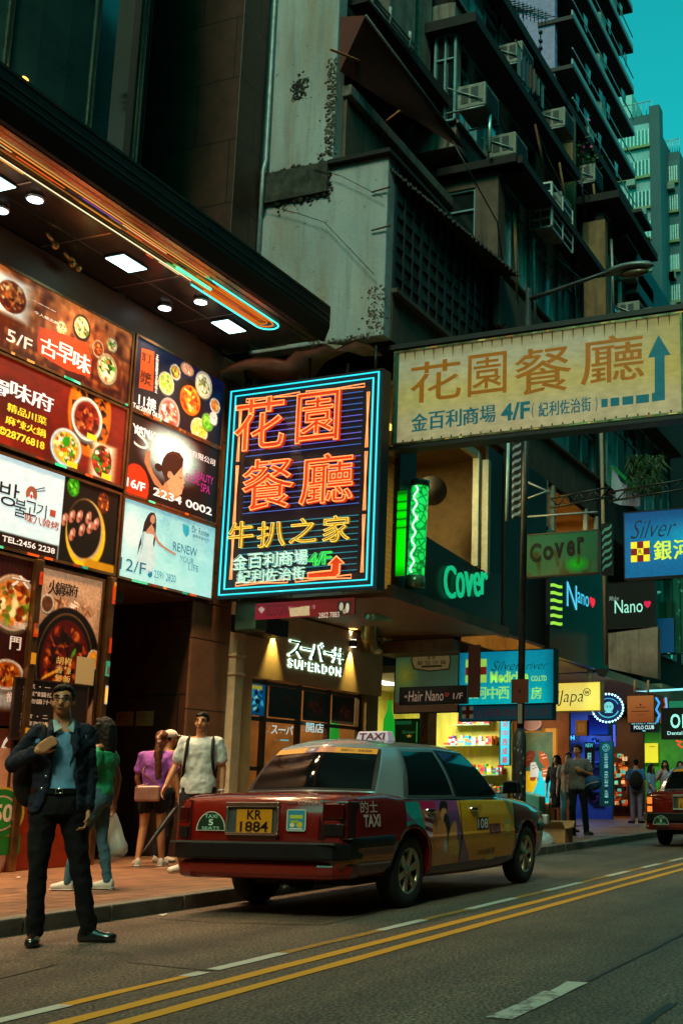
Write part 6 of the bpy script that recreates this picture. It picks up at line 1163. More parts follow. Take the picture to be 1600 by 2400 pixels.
pipe('sign_hanger', [PX(*K8(706, 270), 24.5), PX(*K8(706, 395), 24.5)], .045, mat('cream_rod', (.6, .52, .36), .5), 'cream rod carrying the warm yellow iJapa sign', 'rod')
# canopy over the shops
cnp = thing('shop_canopy', 'pale concrete canopy over the lit shops beyond the pharmacy', 'canopy', (34, 9, 3.7)); m = MB()
m.hexa([(22.2, 8.3, 3.78), (33, 8.4, 3.65), (33, 10.55, 3.65), (22.2, 10.55, 3.66), (22.2, 8.3, 3.9), (33, 8.4, 3.9), (33, 10.55, 3.9), (22.2, 10.55, 3.9)]); m.hexa([(33.01, 8.6, 3.7), (60, 8.6, 3.7), (60, 10.55, 3.7), (33.01, 10.55, 3.7), (33.01, 8.6, 4.1), (60, 8.6, 4.1), (60, 10.55, 4.1), (33.01, 10.55, 4.1)]); m.build('canopy_slab', [mat('cream_soffit', (.50, .42, .30), .7, var=.2)], cnp)
up = thing('street_facade', 'dark upper fronts of the buildings beyond the pharmacy', 'building', (40, 10.6, 3.9)); m = MB(); m.box((22.2, 10.62, 3.91), (33, 14, 7)); m.box((33.01, 9.2, 4.11), (62, 14, 15)); m.build('wall', [RENDD], up)
for i in range(5): window(up, 'Y', 9.18, 34 + i * 4, 37 + i * 4, 5.2, 7.0, 4, (0,), kinds='1202')
# shops in a row, each a lit room whose far wall faces the viewer
def shop(label, x0, x1, wallc, lampc, e, floor=None, name='lit_shop'):
    t = thing(name, label, 'shop front', ((x0 + x1) / 2, 10.6, .12)); W_ = mat('shop_wall_%d' % int(x0 * 10), wallc, .5, var=.35, scale=2)
    m = MB(); m.box((x1 - .15, 10.6, .12), (x1, 13.6, 3.7)); m.build('side_wall', [W_], t); m = MB(); m.box((x0, 13.6, .12), (x1, 13.7, 3.7)); m.build('rear_wall', [W_], t); m = MB(); m.box((x0, 10.6, 3.55), (x1 - .15, 13.6, 3.7)); m.build('ceiling', [W_], t)
    q = bpy.data.objects.new('shop_lamp', lampdata('shop_light_%d' % int(x0 * 10), e, 1.2, lampc)); SC.collection.objects.link(q); q.parent = t; q.location = Vector(((x0 + x1) / 2, 11.6, 3.5)) - ORG[t.name]; return t
shop('shop with an orange brown wall just right of the shoe poster', 26.7, 30.5, (.34, .13, .05), (1, .62, .3), 60); sb = shop('shop bathed in deep blue light behind the walking couple', 30.6, 34.5, (.03, .08, .30), (.35, .5, 1), 140); sc_ = shop('dark shop full of small orange glints right of the tall teal sign', 34.6, 38.2, (.05, .03, .025), (1, .5, .2), 60); sd_ = shop('shop with a bright green wall and a yellow panel near the far taxi', 38.3, 44.5, (.05, .34, .03), (.7, 1, .5), 150); shop('last dim shop beyond the green one', 44.6, 60, (.10, .05, .04), (1, .6, .4), 90)
m = MB(); Rq = random.Random(23)
for k in range(70):
    a = PX(*K8(925 + 120 * Rq.random(), 1050 + 460 * Rq.random()), 37.9); s = .03 + .06 * Rq.random(); m.box(a + np.array([0, -s, -s]), a + np.array([.02, s, s * .7]), 0, lin(Rq.choice(['#e07020', '#a83c10', '#e0a040', '#58c0b0', '#702010', '#402010', '#f0d8b0'])))
split(m, 'glinting_goods', [printed(.7, name='print_goods')], sc_)
m = MB()
for k in range(60):
    a = PX(*K8(705 + 110 * Rq.random(), 880 + 600 * Rq.random()), 34.3); s = .04 + .10 * Rq.random(); m.box(a + np.array([-.06, -s, -s]), a + np.array([.02, s, s * .7]), 0, lin(Rq.choice(['#0c1430', '#1848a0', '#40a8e0', '#081020', '#6040b0', '#0c0c18', '#2868c8'])))
split(m, 'blue_goods', [printed(.25, name='print_blue_goods')], sb)
p = Panel('X', 44.1, K8(1208, 950), K8(1340, 950), K8(1340, 1130), K8(1208, 1130)); p.rect(0, 0, 1, 1, '#e8d030', 0); p.rect(.4, .15, .8, .2, '#a08018', 1); p.mb.build('yellow_panel', [printed(.8)], sd_)
def d_blues(p): c = Cv(20, 20, '#1c3c98', 2); c.grad('#141c58', '#2858c0'); p.art(c.a)
board('blue_fascia', 'plain deep blue fascia box above the blue shop', 'sign', 29.5, K8(695, 690), K8(880, 870), d_blues, .7, .8, frame=0, case=mat('blue_case', (.03, .05, .25), .5))
def d_h(p): p.rect(0, 0, 1, 1, '#081830', 0); p.text('H', .35, .25, .65, .75, '#40b8ff', 2, weight=.03)
board('blue_letter_sign', 'small glowing blue sign with the letter H in the blue shop', 'sign', 33.9, K8(495, 862), K8(612, 940), d_h, 1.2, .05, frame=0)
def d_warm(p): p.rect(0, 0, 1, 1, '#9c6828', 0); p.rect(.2, .2, .8, .8, '#b88038', 1)
board('ochre_box_sign', 'ochre box sign hanging left of the blue fascia', 'sign', 29.0, K8(582, 740), K8(685, 880), d_warm, .35, .2, frame=0)
def d_tall(p):
    c = Cv(20, 70, '#0c6470', 5); c.grad('#107080', '#0c5058'); p.art(c.a); p.ring(.5, .09, .28, .06, .03, '#90f0f0', 2); p.text('❀', .28, .045, .72, .135, '#90f0f0', 2)
    for i, v in enumerate((.18, .22, .26, .31, .35, .38, .46, .50, .54, .58, .62, .67, .76, .80, .84, .93)): p.text('正品香薰護膚美容中心健康生活館好'[i], .36, v, .66, v + .032, '#a8f8f4', 2, weight=.03)
board('tall_teal_sign', 'tall teal standing sign with a column of white characters behind the walkers', 'sign', 28.6, K8(805, 940), K8(920, 1525), d_tall, .6, .12, frame=.015, fm=mat('teal_edge', (.05, .3, .3), .5))
def d_small(p): p.rect(0, 0, 1, 1, '#060c14', 0); p.text('NEW', .1, .05, .9, .2, '#58e0f0', 2); p.text('髮型', .3, .4, .7, .9, '#a0f0f8', 2)
board('dark_sign', 'narrow dark sign with cyan writing behind the head of the man with the blue bag', 'sign', 28.8, K8(665, 940), K8(752, 1180), d_small, .9, .06, frame=0)
# round sign with a ring of bulbs
p = Panel('X', 27.2, K8(730, 490), K8(1030, 490), K8(1030, 765), K8(730, 765)); rdn = thing('round_bulb_sign', 'round blue sign with a ring of white bulbs', 'sign', p.pt((p.a0 + p.a1) / 2, p.z0)); p.ell(.5, .5, .46, .46, '#0a1c50', 0); p.ell(.52, .46, .15, .17, '#80e8f0', 2); p.ell(.48, .45, .02, .025, '#0a1c50', 3); p.ell(.57, .45, .02, .025, '#0a1c50', 3); p.rect(.4, .62, .64, .66, '#80e8f0', 2)
for i, ch in enumerate('BARBER'): a = math.radians(215 + 22 * i); p.text(ch, .51 + .30 * math.cos(a) - .035, .49 + .30 * math.sin(a) - .05, .51 + .30 * math.cos(a) + .035, .49 + .30 * math.sin(a) + .04, '#60d8f0', 2) if False else None
p.ring(.51, .49, .33, .33, .03, '#40b0e0', 2, a0=200, a1=340); p.ring(.51, .49, .34, .34, .035, '#40c8d8', 2, a0=20, a1=160); p.mb.build('sign_disc', [printed(.8)], rdn)
for k in range(30):
    a = 2 * math.pi * k / 30; m = MB(); m.ell(p.uv(.5 + .47 * math.cos(a), .5 + .47 * math.sin(a), .03), (.022, .026, .026), nu=8, nv=6); m.build('bulb', [glow('bulb_white', lin('#a8f4ff'), 4)], rdn)
def d_beige(p): c = Cv(20, 20, '#a86c4c', 2); c.grad('#b07850', '#9c6040'); p.art(c.a); p.rect(.16, .57, .84, .60, '#4c2818', 2); p.rect(.3, .42, .7, .46, '#6c4028', 2); p.rect(.3, .7, .7, .72, '#6c4028', 2); p.ell(.5, .34, .04, .04, '#6c2018', 2)
board('square_sign', 'square salmon sign board hung by two rods near the far taxi', 'sign', 27.0, K8(1058, 512), K8(1300, 760), d_beige, .42, .06, frame=.01)
for i, x in enumerate((1122, 1247)): pipe('sign_hanger', [PX(*K8(x, 370), 27.05), PX(*K8(x, 515), 27.05)], .03, mat('salmon_rod', (.4, .2, .12), .5), ['left rod of the square salmon sign', 'right rod of the square salmon sign'][i], 'rod')
def d_polo(p): p.rect(0, 0, 1, 1, '#050810', 0); p.text('BEVERLY HILLS', .05, .04, .95, .22, '#90e8f8', 2); p.text('POLO CLUB', .13, .34, .87, .72, '#d8ffff', 2, weight=.015); p.ell(.5, .87, .06, .08, '#60c8e0', 2)
board('polo_sign', 'black shop sign with cyan white words under the square salmon sign', 'sign', 31.0, K8(1085, 755), K8(1335, 848), d_polo, 1.0, .2, frame=0)
def d_opt(p): p.rect(0, 0, 1, 1, '#040808', 0); p.text('O', *p.bx(K8(1452, 682), K8(1545, 812)), '#a0f8f0', 2, weight=.02); p.text('P', *p.bx(K8(1560, 685), K8(1640, 810)), '#a0f8f0', 2, weight=.02); p.text('Dental', *p.bx(K8(1425, 842), K8(1562, 872)), '#b0f0f0', 2, weight=.01)
board('dental_sign', 'black sign with a big white O and the word Dental at the right edge', 'sign', 27.5, K8(1375, 630), K8(1760, 905), d_opt, .9, .15)
def d_grn(p): p.rect(0, 0, 1, 1, '#1c8060', 0)
board('green_strip', 'green strip above the black dental sign', 'sign', 27.6, K8(1440, 560), K8(1760, 628), d_grn, .5, .1, frame=0)
def neonrope(pts, X, c, nm, label):
    m = MB(); m.tube([PX(*K8(*q), X) for q in pts], .03, 6); return tag(m.build('neon_rope', [glow('rope_' + nm, lin(c), 1.4)]), label, 'neon light')
neonrope([(1318, 530), (1350, 580), (1322, 640), (1352, 690), (1328, 760)], 29, '#3898f0', 'blue', 'wavy blue neon rope right of the square salmon sign'); neonrope([(1395, 540), (1412, 600), (1372, 660), (1372, 760), (1405, 820)], 29, '#a03820', 'red', 'wavy red neon rope left of the dental sign'); neonrope([(1410, 530), (1418, 640), (1410, 780)], 29, '#50a8e8', 'pale', 'thin pale blue neon rope left of the dental sign')
neonrope([(1505, 930), (1560, 940), (1520, 960), (1560, 990)], 30, '#e84820', 'orange', 'orange neon scribble above the far taxi'); neonrope([(1060, 458), (1240, 470), (1420, 462), (1600, 452)], 30.5, '#90e8f0', 'strip', 'thin white light strip above the square salmon sign'); neonrope([(935, 780), (938, 980)], 29.2, '#4860e8', 'violet', 'upright violet neon line beside the round bulb sign')
# ------------------------------------------------------------------ first floor over the pharmacy: lit room, salon box, barber poles
lr = thing('lit_upper_room', 'warm yellow first floor room behind a corner window above the Cover sign board', 'shop front', (23.5, 8.3, 5)); m = MB()
m.quad((20, 10.5, 4), (25.5, 10.5, 4), (25.5, 10.5, 7.4), (20, 10.5, 7.4)); m.quad((25.5, 8.2, 4), (25.5, 10.5, 4), (25.5, 10.5, 7.4), (25.5, 8.2, 7.4)); m.quad((20, 8.2, 7.38), (25.5, 8.2, 7.38), (25.5, 10.5, 7.38), (20, 10.5, 7.38)); m.build('room_shell', [mat('amber_room', (.50, .30, .10), .7, var=.35, scale=2)], lr)
q = bpy.data.objects.new('room_lamp', lampdata('amber_light', 85, .6, (1, .7, .28))); SC.collection.objects.link(q); q.parent = lr; q.location = Vector((23.5, 9.3, 7.3)) - ORG[lr.name]
m = MB(); m.box((19.6, 8.12, 3.9), (21.85, 8.3, 7.44)); m.box((21.85, 8.12, 3.9), (25.6, 8.3, 5.3)); m.build('front_wall', [BLACK], lr)
for x in (21.9, 22.35, 24.6, 25.4): m = MB(); m.box((x - .05, 8.12, 5.3), (x + .05, 8.22, 7.44)); m.build('window_post', [MATS['grey_white_post']], lr)
m = MB(); m.box((21.85, 8.12, 6.35), (25.4, 8.2, 6.43)); m.build('window_bar', [MATS['grey_white_post']], lr)
nb_ = thing('salon_light_box', 'big black salon box on the corner with cyan word Nano and a red heart', 'sign', (23.7, 8.1, 3.7)); m = MB(); m.box((21.72, 8.0, 3.72), (25.7, 8.11, 6.05)); m.box((25.60, 8.112, 3.72), (25.7, 10.4, 6.05)); m.build('case', [mat('gloss_black', (.006, .006, .007), .25, var=0)], nb_)
p = PW('Y', 7.995, 21.72, 25.7, 3.72, 6.05); ln = MB(); p.text('N', *p.bx(K5(618, 1262), K5(700, 1500)), '#58d0f8', mb=ln, weight=-.005); p.text('ano', *p.bx(K5(704, 1345), K5(798, 1478)), '#48c8f0', mb=ln, weight=0); p.text('♥', *p.bx(K5(803, 1385), K5(848, 1490)), '#f01838', mb=ln); ln.build('lettering', [printed(1.2)], nb_)
def stripes(t, name, X, tl, br, c1, es, n, axis='X', Y=None, slant=.6):
    p = Panel('X', X, tl, (br[0], tl[1]), br, (tl[0], br[1])) if axis == 'X' else PW('Y', X, *Y)
    b = MB(); p.rect(0, 0, 1, 1, '#050505', 0, mb=b); asp = 1.0 / n
    for k in range(n):
        v = (k + .15) * asp; pts = [(0.04, v + asp * slant), (.3, v + asp * slant * .5), (.7, v + asp * slant * .35), (.96, v), (.96, v + asp * .38), (.7, v + asp * (slant * .35 + .4)), (.3, v + asp * (slant * .5 + .42)), (.04, v + asp * (slant + .4))]
        if max(q[1] for q in pts) < 1.02: p.poly(pts, c1, 1, mb=b)
    o = b.build(name, [printed(es)], t); p.box(.08).build('case', [BLACK], t); return p
def pole_thing(label, loc): return thing('barber_pole', label, 'barber pole', loc, 'flat barber pole signs')
t = pole_thing('dark barber pole sign with pale stripes under the big cream sign', tuple(PX(1210, 1210, 18.2))); stripes(t, 'stripe_face', 18.2, (1199, 1018), (1221, 1212), '#707c78', .35, 11)
t = pole_thing('green and white barber pole sign right of the Cover board', tuple(PX(1423, 1345, 19.2))); stripes(t, 'stripe_face', 19.2, K5(905, 790), K5(990, 1210), '#40806c', .4, 7, slant=1.0)
t = pole_thing('bright yellow green barber pole sign on the corner of the black salon box', (21.9, 7.98, 4.2)); p_ = PY(*K5(480, 1230), 7.985); q_ = PY(*K5(585, 1680), 7.985); stripes(t, 'stripe_face', 7.985, None, None, '#a8f040', 1.0, 6, 'Y', (p_[0], q_[0], 4.33, 5.28), slant=.5)
pipe('fluorescent_tube', [PX(1191, 1030, 18.1), PX(1187, 1220, 18.1)], .03, mat('dead_tube', (.35, .5, .5), .3), 'unlit pale tube beside the dark barber pole sign', 'tube')
def d_nano2(p): p.rect(0, 0, 1, 1, '#060606', 0); p.text('Nano', *p.bx(K5(1010, 1420), K5(1240, 1515)), '#a8f0e0', 2, weight=0); p.text('♥', *p.bx(K5(1250, 1425), K5(1306, 1482)), '#e01850', 2); p.text('Make', *p.bx(K5(965, 1385), K5(1045, 1420)), '#708078', 2, shear=.2)
board('nano_sign', 'square black hanging sign with white word Nano and a pink heart', 'sign', 23.0, K5(955, 1275), K5(1338, 1630), d_nano2, .8, .15)
m = MB(); a, b, c_, d_ = [PX(*K8(*q), 24.9) for q in ((880, -60), (1335, -120), (1335, 358), (885, 262))]; m.prism([a, b, c_, d_], (.25, 0, 0)); tag(m.build('hanging_shutter', [mat('dirty_board', (.30, .22, .17), .8, var=.3, scale=3, streak=.6)]), 'big dirty beige board hanging below the square Nano sign', 'board')
m = MB(); a, b = PX(*K8(760, 260), 24.7), PX(*K8(860, 345), 24.7); m.prism([PX(*K8(*q), 24.7) for q in ((752, 258), (880, 268), (835, 345), (790, 330))], (.1, 0, 0)); tag(m.build('torn_flap', [BLACK]), 'dark torn flap at the lower corner of the dirty beige board', 'flap')
# bracket trusses, banner, plant and glazing behind the signs
def truss(a, b, X, h, label, n=8):
    p_, q_ = PX(*a, X), PX(*b, X); m = MB(); u = np.array([0, 0, h]); m.tube([p_, q_], .02, 5); m.tube([p_ + u, q_ + u], .02, 5)
    for k in range(n): c, d = p_ + (q_ - p_) * k / n, p_ + (q_ - p_) * (k + 1) / n; m.tube([c, d + u] if k % 2 else [c + u, d], .014, 5)
    tag(m.build('sign_truss', [DARKM]), label, 'bracket')
truss((1290, 1190), (1425, 1165), 18.1, .17, 'steel truss crossing the lit yellow room above the Cover board'); truss((1425, 1175), (1640, 1140), 19.1, .17, 'steel truss carrying the blue light box at the right edge', 10)
for i, (a, b) in enumerate((((1232, 1128), (1290, 1155)), ((1232, 1170), (1285, 1150)), ((1228, 1212), (1400, 1200)))): pipe('bracket_arm', [PX(*a, 18.1), PX(*b, 18.1)], .018, PIPEM, ['upper arm from the lamp post to the Cover board truss', 'middle arm from the lamp post to the Cover board truss', 'long lower arm just above the Cover board'][i], 'bracket')
pipe('upright_pipe', [PX(1408, 1000, 20), PX(1420, 1560, 20)], .035, mat('tan_pipe', (.28, .2, .13), .6), 'tan upright pipe passing between the Cover board and the Nano sign')
m = MB(); cs = [PX(*K5(*q), 27) for q in ((935, 300), (1000, 330), (1090, 520), (1060, 640), (1000, 620))]; m.prism(cs, (.04, 0, 0), 0, lin('#a8b8c0')); m.prism([PX(*K5(*q), 26.95) for q in ((925, 290), (985, 330), (975, 560), (940, 540))], (.04, 0, 0), 0, lin('#107838')); m.prism([PX(*K5(*q), 26.95) for q in ((990, 300), (1215, 520), (1200, 545), (990, 335))], (.04, 0, 0), 0, lin('#108840')); m.prism([PX(*K5(*q), 27.02) for q in ((1050, 440), (1215, 560), (1215, 650), (1060, 640))], (.04, 0, 0), 0, lin('#888c94'))
tag(m.build('awning_banner', [printed(.12)]), 'green and white awning banner behind the blue light box', 'awning')
m = MB(); Rf = random.Random(31)
for k in range(520):
    a = PX(*K5(1110 + 290 * Rf.random(), 220 + 300 * Rf.random()), 26.5 + Rf.random()); L_ = np.array([Rf.uniform(-.1, .1), Rf.gauss(0, .16), -Rf.uniform(.05, .4)]); w_ = np.array([Rf.uniform(-.02, .02), .022, 0]); m.add([a - w_, a + w_, a + L_], [(0, 1, 2)], 0, tuple(np.array(lin('#24501a')) * Rf.uniform(.15, 1.)))
tag(m.build('hanging_bamboo', [printed(.02, .6, 'leaf_lit')]), 'hanging bamboo leaves lit green above the blue light box', 'plant')  # faint glow in the leaf colour stands for green light on them
def d_glz(p):
    c = Cv(40, 60, '#0c3c34', 6); c.mix(c.noise(14, 3) * .8, '#2c7864'); c.mix(np.clip(c.noise(20, 16) - .75, 0, 1) * 5, '#90f0d8'); c.rect(.08, .32, .42, .72, '#184838', .03); c.mix((np.sin(c.U * 40) > .9) * .8, '#06201c'); p.art(c.a)
board('glazed_front', 'greenish glazed shop front with small lights right of the Nano sign', 'window', 33.0, K5(1340, 1225), K5(1750, 1850), d_glz, .55, .2)
def d_bp(p): p.rect(0, 0, 1, 1, '#0c4c78', 0)
board('blue_hoarding', 'plain blue panel under the glazed front at the right edge', 'panel', 32.8, K5(1362, 1565), K5(1495, 1845), d_bp, .45, .1, frame=0)
# ------------------------------------------------------------------ things on the pavement
cb = thing('cardboard_box', 'open cardboard box with spread flaps on the kerb beyond the taxi', 'box', (18.7, 7.05, .12)); CB_ = mat('cardboard', (.36, .20, .08), .8, var=.25)
bx0 = PZ(1298, 1977, .12); x_, y_ = bx0[0], bx0[1]; m = MB(); m.box((x_, y_ - .2, .121), (x_ + .4, y_ + .25, .36)); m.build('carton', [CB_], cb)
for sg, ax in ((1, 'y'), (-1, 'y'), (1, 'x'), (-1, 'x')):
    m = MB(); zc = .362
    if ax == 'y': yy = y_ + (.25 if sg > 0 else -.2); m.prism([(x_, yy, zc), (x_ + .4, yy, zc), (x_ + .4, yy + sg * .2, zc + .05), (x_, yy + sg * .2, zc + .05)], (0, 0, .006))
    else: xx = x_ + (.4 if sg > 0 else 0); m.prism([(xx, y_ - .2, zc), (xx, y_ + .25, zc), (xx + sg * .14, y_ + .25, zc + .12), (xx + sg * .14, y_ - .2, zc + .12)], (0, 0, .006))
    m.build('flap', [CB_], cb)
c0 = PZ(1284, 1996, .0); m = MB(); m.ell((c0[0], c0[1] + .1, .16), (.22, .2, .17), nu=22, nv=14); o = m.build('rubbish_bag', [mat('white_plastic', (.45, .55, .56), .3, var=.4, scale=9, bump=.8, bscale=22)]); d_ = o.modifiers.new('crumple', 'DISPLACE'); tx = bpy.data.textures.new('crumple', 'CLOUDS'); tx.noise_scale = .12; d_.texture = tx; d_.strength = .09; tag(o, 'crumpled white plastic rubbish bag at the kerb in front of the taxi', 'bag')
bn = thing('waste_bin', 'turquoise bin with a slanted top below the shoe poster', 'bin', (24.5, 9.6, .12)); a, b = PX(*K8(92, 1392), 24.5), PX(*K8(250, 1640), 24.5); m = MB(); m.hexa([(24.5, b[1], .121), (24.5, a[1], .121), (24.9, a[1], .121), (24.9, b[1], .121), (24.5, b[1], a[2] - .12), (24.5, a[1], a[2]), (24.9, a[1], a[2]), (24.9, b[1], a[2] - .12)]); m.build('bin_body', [mat('turquoise_paint', (.10, .42, .32), .4, var=.5, scale=3)], bn, bevel=.02); m = MB(); m.box((24.49, b[1] + .1, a[2] - .5), (24.499, a[1] - .1, a[2] - .35)); m.build('slot', [BLACK], bn)
ws = thing('wooden_basket', 'low slatted wooden basket between the bin and the woman in black', 'basket', (25, 9.1, .12)); a, b = PX(*K8(255, 1512), 25), PX(*K8(355, 1645), 25)
for k in range(5): y = b[1] + (a[1] - b[1]) * k / 4; m = MB(); m.box((25, y - .03, .121), (25.04, y + .03, a[2])); m.build('slat', [mat('basket_wood', (.22, .10, .04), .7, var=.4)], ws)
m = MB(); m.box((25.05, b[1], .121), (25.4, a[1], a[2] - .1)); m.build('basket_box', [mat('basket_dark', (.10, .045, .02), .8, var=.4)], ws)

# ------------------------------------------------------------------ taxi
TX0, TY0 = 8.42, 5.72
RED = mat('taxi_red', (.15, .007, .004), .14, .0, var=.06, scale=3, spec=.5, coat=.35)
SILV = mat('taxi_silver', (.30, .38, .42), .22, .5, var=.08, scale=3, coat=.5)
TRIM = mat('black_trim', (.006, .006, .007), .5, var=.2, scale=12, spec=.25); RUB = mat('tyre_rubber', (.011, .011, .011), .8, var=.3, scale=20)
DGL = mat('car_glass', (.004, .005, .006), .05, var=0, spec=.28); RIM = mat('alloy_rim', (.42, .36, .26), .3, .85, var=.15)
TRED = mat('tail_lens_dark', (.05, .004, .003), .12, var=0, coat=.6); TLIT = mat('tail_lens_lit', (.3, .06, .02), .15, var=0, emit=(1, .26, .03), es=1.1)
_st = np.array([[0.0, .79, .93, .36], [.05, .83, .965, .33], [.2, .862, .995, .31], [.75, .872, 1.01, .30], [.95, .876, .99, .30], [1.5, .882, .98, .24], [2.5, .882, .975, .22], [3.4, .876, .97, .22], [3.7, .868, .95, .24], [4.2, .852, .90, .26], [4.6, .82, .83, .26], [4.8, .77, .76, .27], [4.88, .70, .70, .30]])
def car_par(x): return [np.interp(x, _st[:, 0], _st[:, k]) for k in (1, 2, 3)]
def car_half(x, z):                              # half width of the lower body at height z
    W_, zt, zb = car_par(x); return float(np.interp(z, [zb, zb + .05, .50, .58, .60, .62, .78, zt - .05, zt], [W_ - .09, W_ - .035, W_, W_ + .002, W_ + .012, W_ + .002, W_ - .006, W_ - .03, W_ - .075]))
def W2(x, y, z): return (TX0 + x, TY0 + y, z)
def make_taxi():
    t = thing('taxi', 'red and silver taxi with plate KR 1884 and an advert across its doors', 'taxi', W2(2.4, 0, 0), 'red taxis in the street')
    # lower body
    rings = []
    for x in np.concatenate([np.linspace(0, .25, 6), np.linspace(.32, 4.55, 44), np.linspace(4.6, 4.88, 7)]):
        W_, zt, zb = car_par(x); zs = [zb, zb + .02, zb + .06, .44, .52, .575, .60, .625, .70, .78, zt - .07, zt - .035]
        half = [(car_half(x, z), z) for z in zs] + [(W_ - .075, zt - .008), (W_ - .16, zt + .002), (W_ * .5, zt + .014), (0, zt + .02)]
        rings.append([W2(x, -y, z) for y, z in half] + [W2(x, y, z) for y, z in half[-2::-1]] )
    m = MB(); m.loft(rings); me = m.mesh('taxi_body'); ob = bpy.data.objects.new('taxi_body', me); SC.collection.objects.link(ob)
    c = MB()
    for wx in (1.17, 4.07):
        c.cyl(W2(wx, -1.2, .325), W2(wx, -.52, .325), .372, n=40, mi=1, smooth=False); c.cyl(W2(wx, .52, .325), W2(wx, 1.2, .325), .372, n=40, mi=1, smooth=False)
    cm = c.mesh('cutter'); co = bpy.data.objects.new('cutter', cm); SC.collection.objects.link(co)
    for k in (me, cm): k.materials.append(RED); k.materials.append(TRIM)
    bmd = ob.modifiers.new('arch', 'BOOLEAN'); bmd.operation = 'DIFFERENCE'; bmd.object = co; bmd.solver = 'EXACT'
    dg = bpy.context.evaluated_depsgraph_get(); dg.update(); me2 = bpy.data.meshes.new_from_object(ob.evaluated_get(dg))
    bpy.data.objects.remove(ob); bpy.data.objects.remove(co); me2.materials.clear()
    body = put('body', me2, [RED, TRIM], t)
    # cabin
    B = [(.74, 0, 1.015), (.80, .66, 1.0), (1.04, .838, .955), (2.13, .846, .95), (3.22, .836, .945), (3.56, .62, .955), (3.66, 0, .965)]
    Rf = [(1.08, 0, 1.455), (1.15, .53, 1.425), (1.30, .615, 1.425), (2.0, .63, 1.44), (2.70, .612, 1.42), (2.84, .50, 1.43), (2.90, 0, 1.45)]
    def cab(u, tt, off=0.):
        s = -1 if u < 0 else 1; u = abs(u); i = min(int(u), 5); f = u - i
        b = np.array(B[i]) * (1 - f) + np.array(B[i + 1]) * f; r = np.array(Rf[i]) * (1 - f) + np.array(Rf[i + 1]) * f; p = b * (1 - tt) + r * tt
        bulge = .03 * math.sin(math.pi * tt); n = np.array([0, 1., .35]) if 2 <= u <= 4 else (np.array([-.8, .25, .5]) if u < 1 else np.array([-.5, .8, .4]) if u < 2 else np.array([.5, .8, .4]) if u < 5 else np.array([.8, .15, .5]))
        n = n / np.linalg.norm(n); p = p + n * (bulge + off); return W2(p[0], s * p[1] * -1, p[2])   # s=+1: right side (towards the road centre)
    us = [k / 8 for k in range(-48, 49)]; m = MB()
    m.grid([[cab(u, v) for u in us] for v in np.linspace(0, 1, 11)])
    rf = []
    for q in np.linspace(1, 0, 9):
        row = []
        for u in us:
            e = cab(u, 1.0); cx = min(max(e[0] - TX0, 1.35), 2.7); ce = W2(cx, 0, 1.515); w_ = 1 - q
            row.append((e[0] + (ce[0] - e[0]) * w_, e[1] + (ce[1] - e[1]) * w_, e[2] + (1.515 - e[2]) * (1 - q ** 2.2)))
        rf.append(row)
    m.grid(rf); cabin = m.build('cabin', [SILV], t)
    def patch(name, poly, material, off, par, n=10, mb=None):     # polygon in (u, t) by four corners
        (a, b, c_, d) = [np.array(q, float) for q in poly]; rows = []
        for i in range(n + 1):
            f = i / n; rows.append([cab(*((a * (1 - f) + d * f) * (1 - g) + (b * (1 - f) + c_ * f) * g), off) for g in np.linspace(0, 1, n + 1)])
        mm = mb or MB(); mm.grid(rows); return mm.build(name, [material], par) if mb is None else None
    for sgn, nm in ((1, 'r'), (-1, 'l')):
        patch('window_trim', [(sgn * 1.98, .03), (sgn * 2.985, .03), (sgn * 2.985, .97), (sgn * 2.02, .97)], SILV if False else mat('window_trim_metal', (.26, .26, .25), .35, .6, var=.1), .004, cabin)
        patch('window', [(sgn * 2.06, .07), (sgn * 2.93, .07), (sgn * 2.91, .91), (sgn * 2.06, .91)], DGL, .009, cabin)
        patch('window_trim', [(sgn * 3.0, .03), (sgn * 4.25, .03), (sgn * 4.02, .97), (sgn * 3.0, .97)], TRIM, .004, cabin)
        patch('window', [(sgn * 3.07, .07), (sgn * 4.0, .07), (sgn * 3.93, .91), (sgn * 3.07, .91)], DGL, .009, cabin)
    patch('rear_trim', [(-1.0, .05), (1.0, .05), (1.0, .95), (-1.0, .95)], TRIM, .004, cabin, 16); rw = patch('rear_window', [(-.95, .09), (.95, .09), (.95, .92), (-.95, .92)], DGL, .008, cabin, 16)
    patch('windscreen', [(5.03, .07), (6.0, .07), (6.0, .93), (5.03, .93)], DGL, .008, cabin); patch('windscreen', [(-5.03, .07), (-6.0, .07), (-6.0, .93), (-5.03, .93)], DGL, .008, cabin)
    m = MB(); rows = [[cab(u, v, .013) for u in np.linspace(-.96, .96, 40)] for v in (.80, .86, .93)]; cols = []
    for r in rows:
        for q in np.linspace(0, 1, 40): cols.append(lin('#d89018') if not .33 < q < .6 else tuple(np.array(lin('#402060')) * .9) if q < .45 else lin('#c07050'))
    m.grid(rows, 0, cols); m.build('advert_strip', [printed(.06, .4, 'print_car')], rw)
    vs, fs, lo, hi = text_mesh('108', .02); 
    def on_strip(txt, u0, u1, v0, v1, c, mb):
        vs, fs, lo, hi = text_mesh(txt, .01); mb.add([cab(u0 + (u1 - u0) * (v[0] - lo[0]) / (hi[0] - lo[0]), v0 + (v1 - v0) * (v[1] - lo[1]) / (hi[1] - lo[1]), .016) for v in vs], fs, 0, lin(c))
    m = MB(); on_strip('108', -.30, -.18, .83, .90, '#e8e0f0', m); on_strip('優惠中心 · 長者專線', .30, .86, .835, .90, '#60400c', m); m.build('advert_text', [MATS['print_car']], rw)
    m = MB()                                      # things seen through the rear glass: lights and seat backs
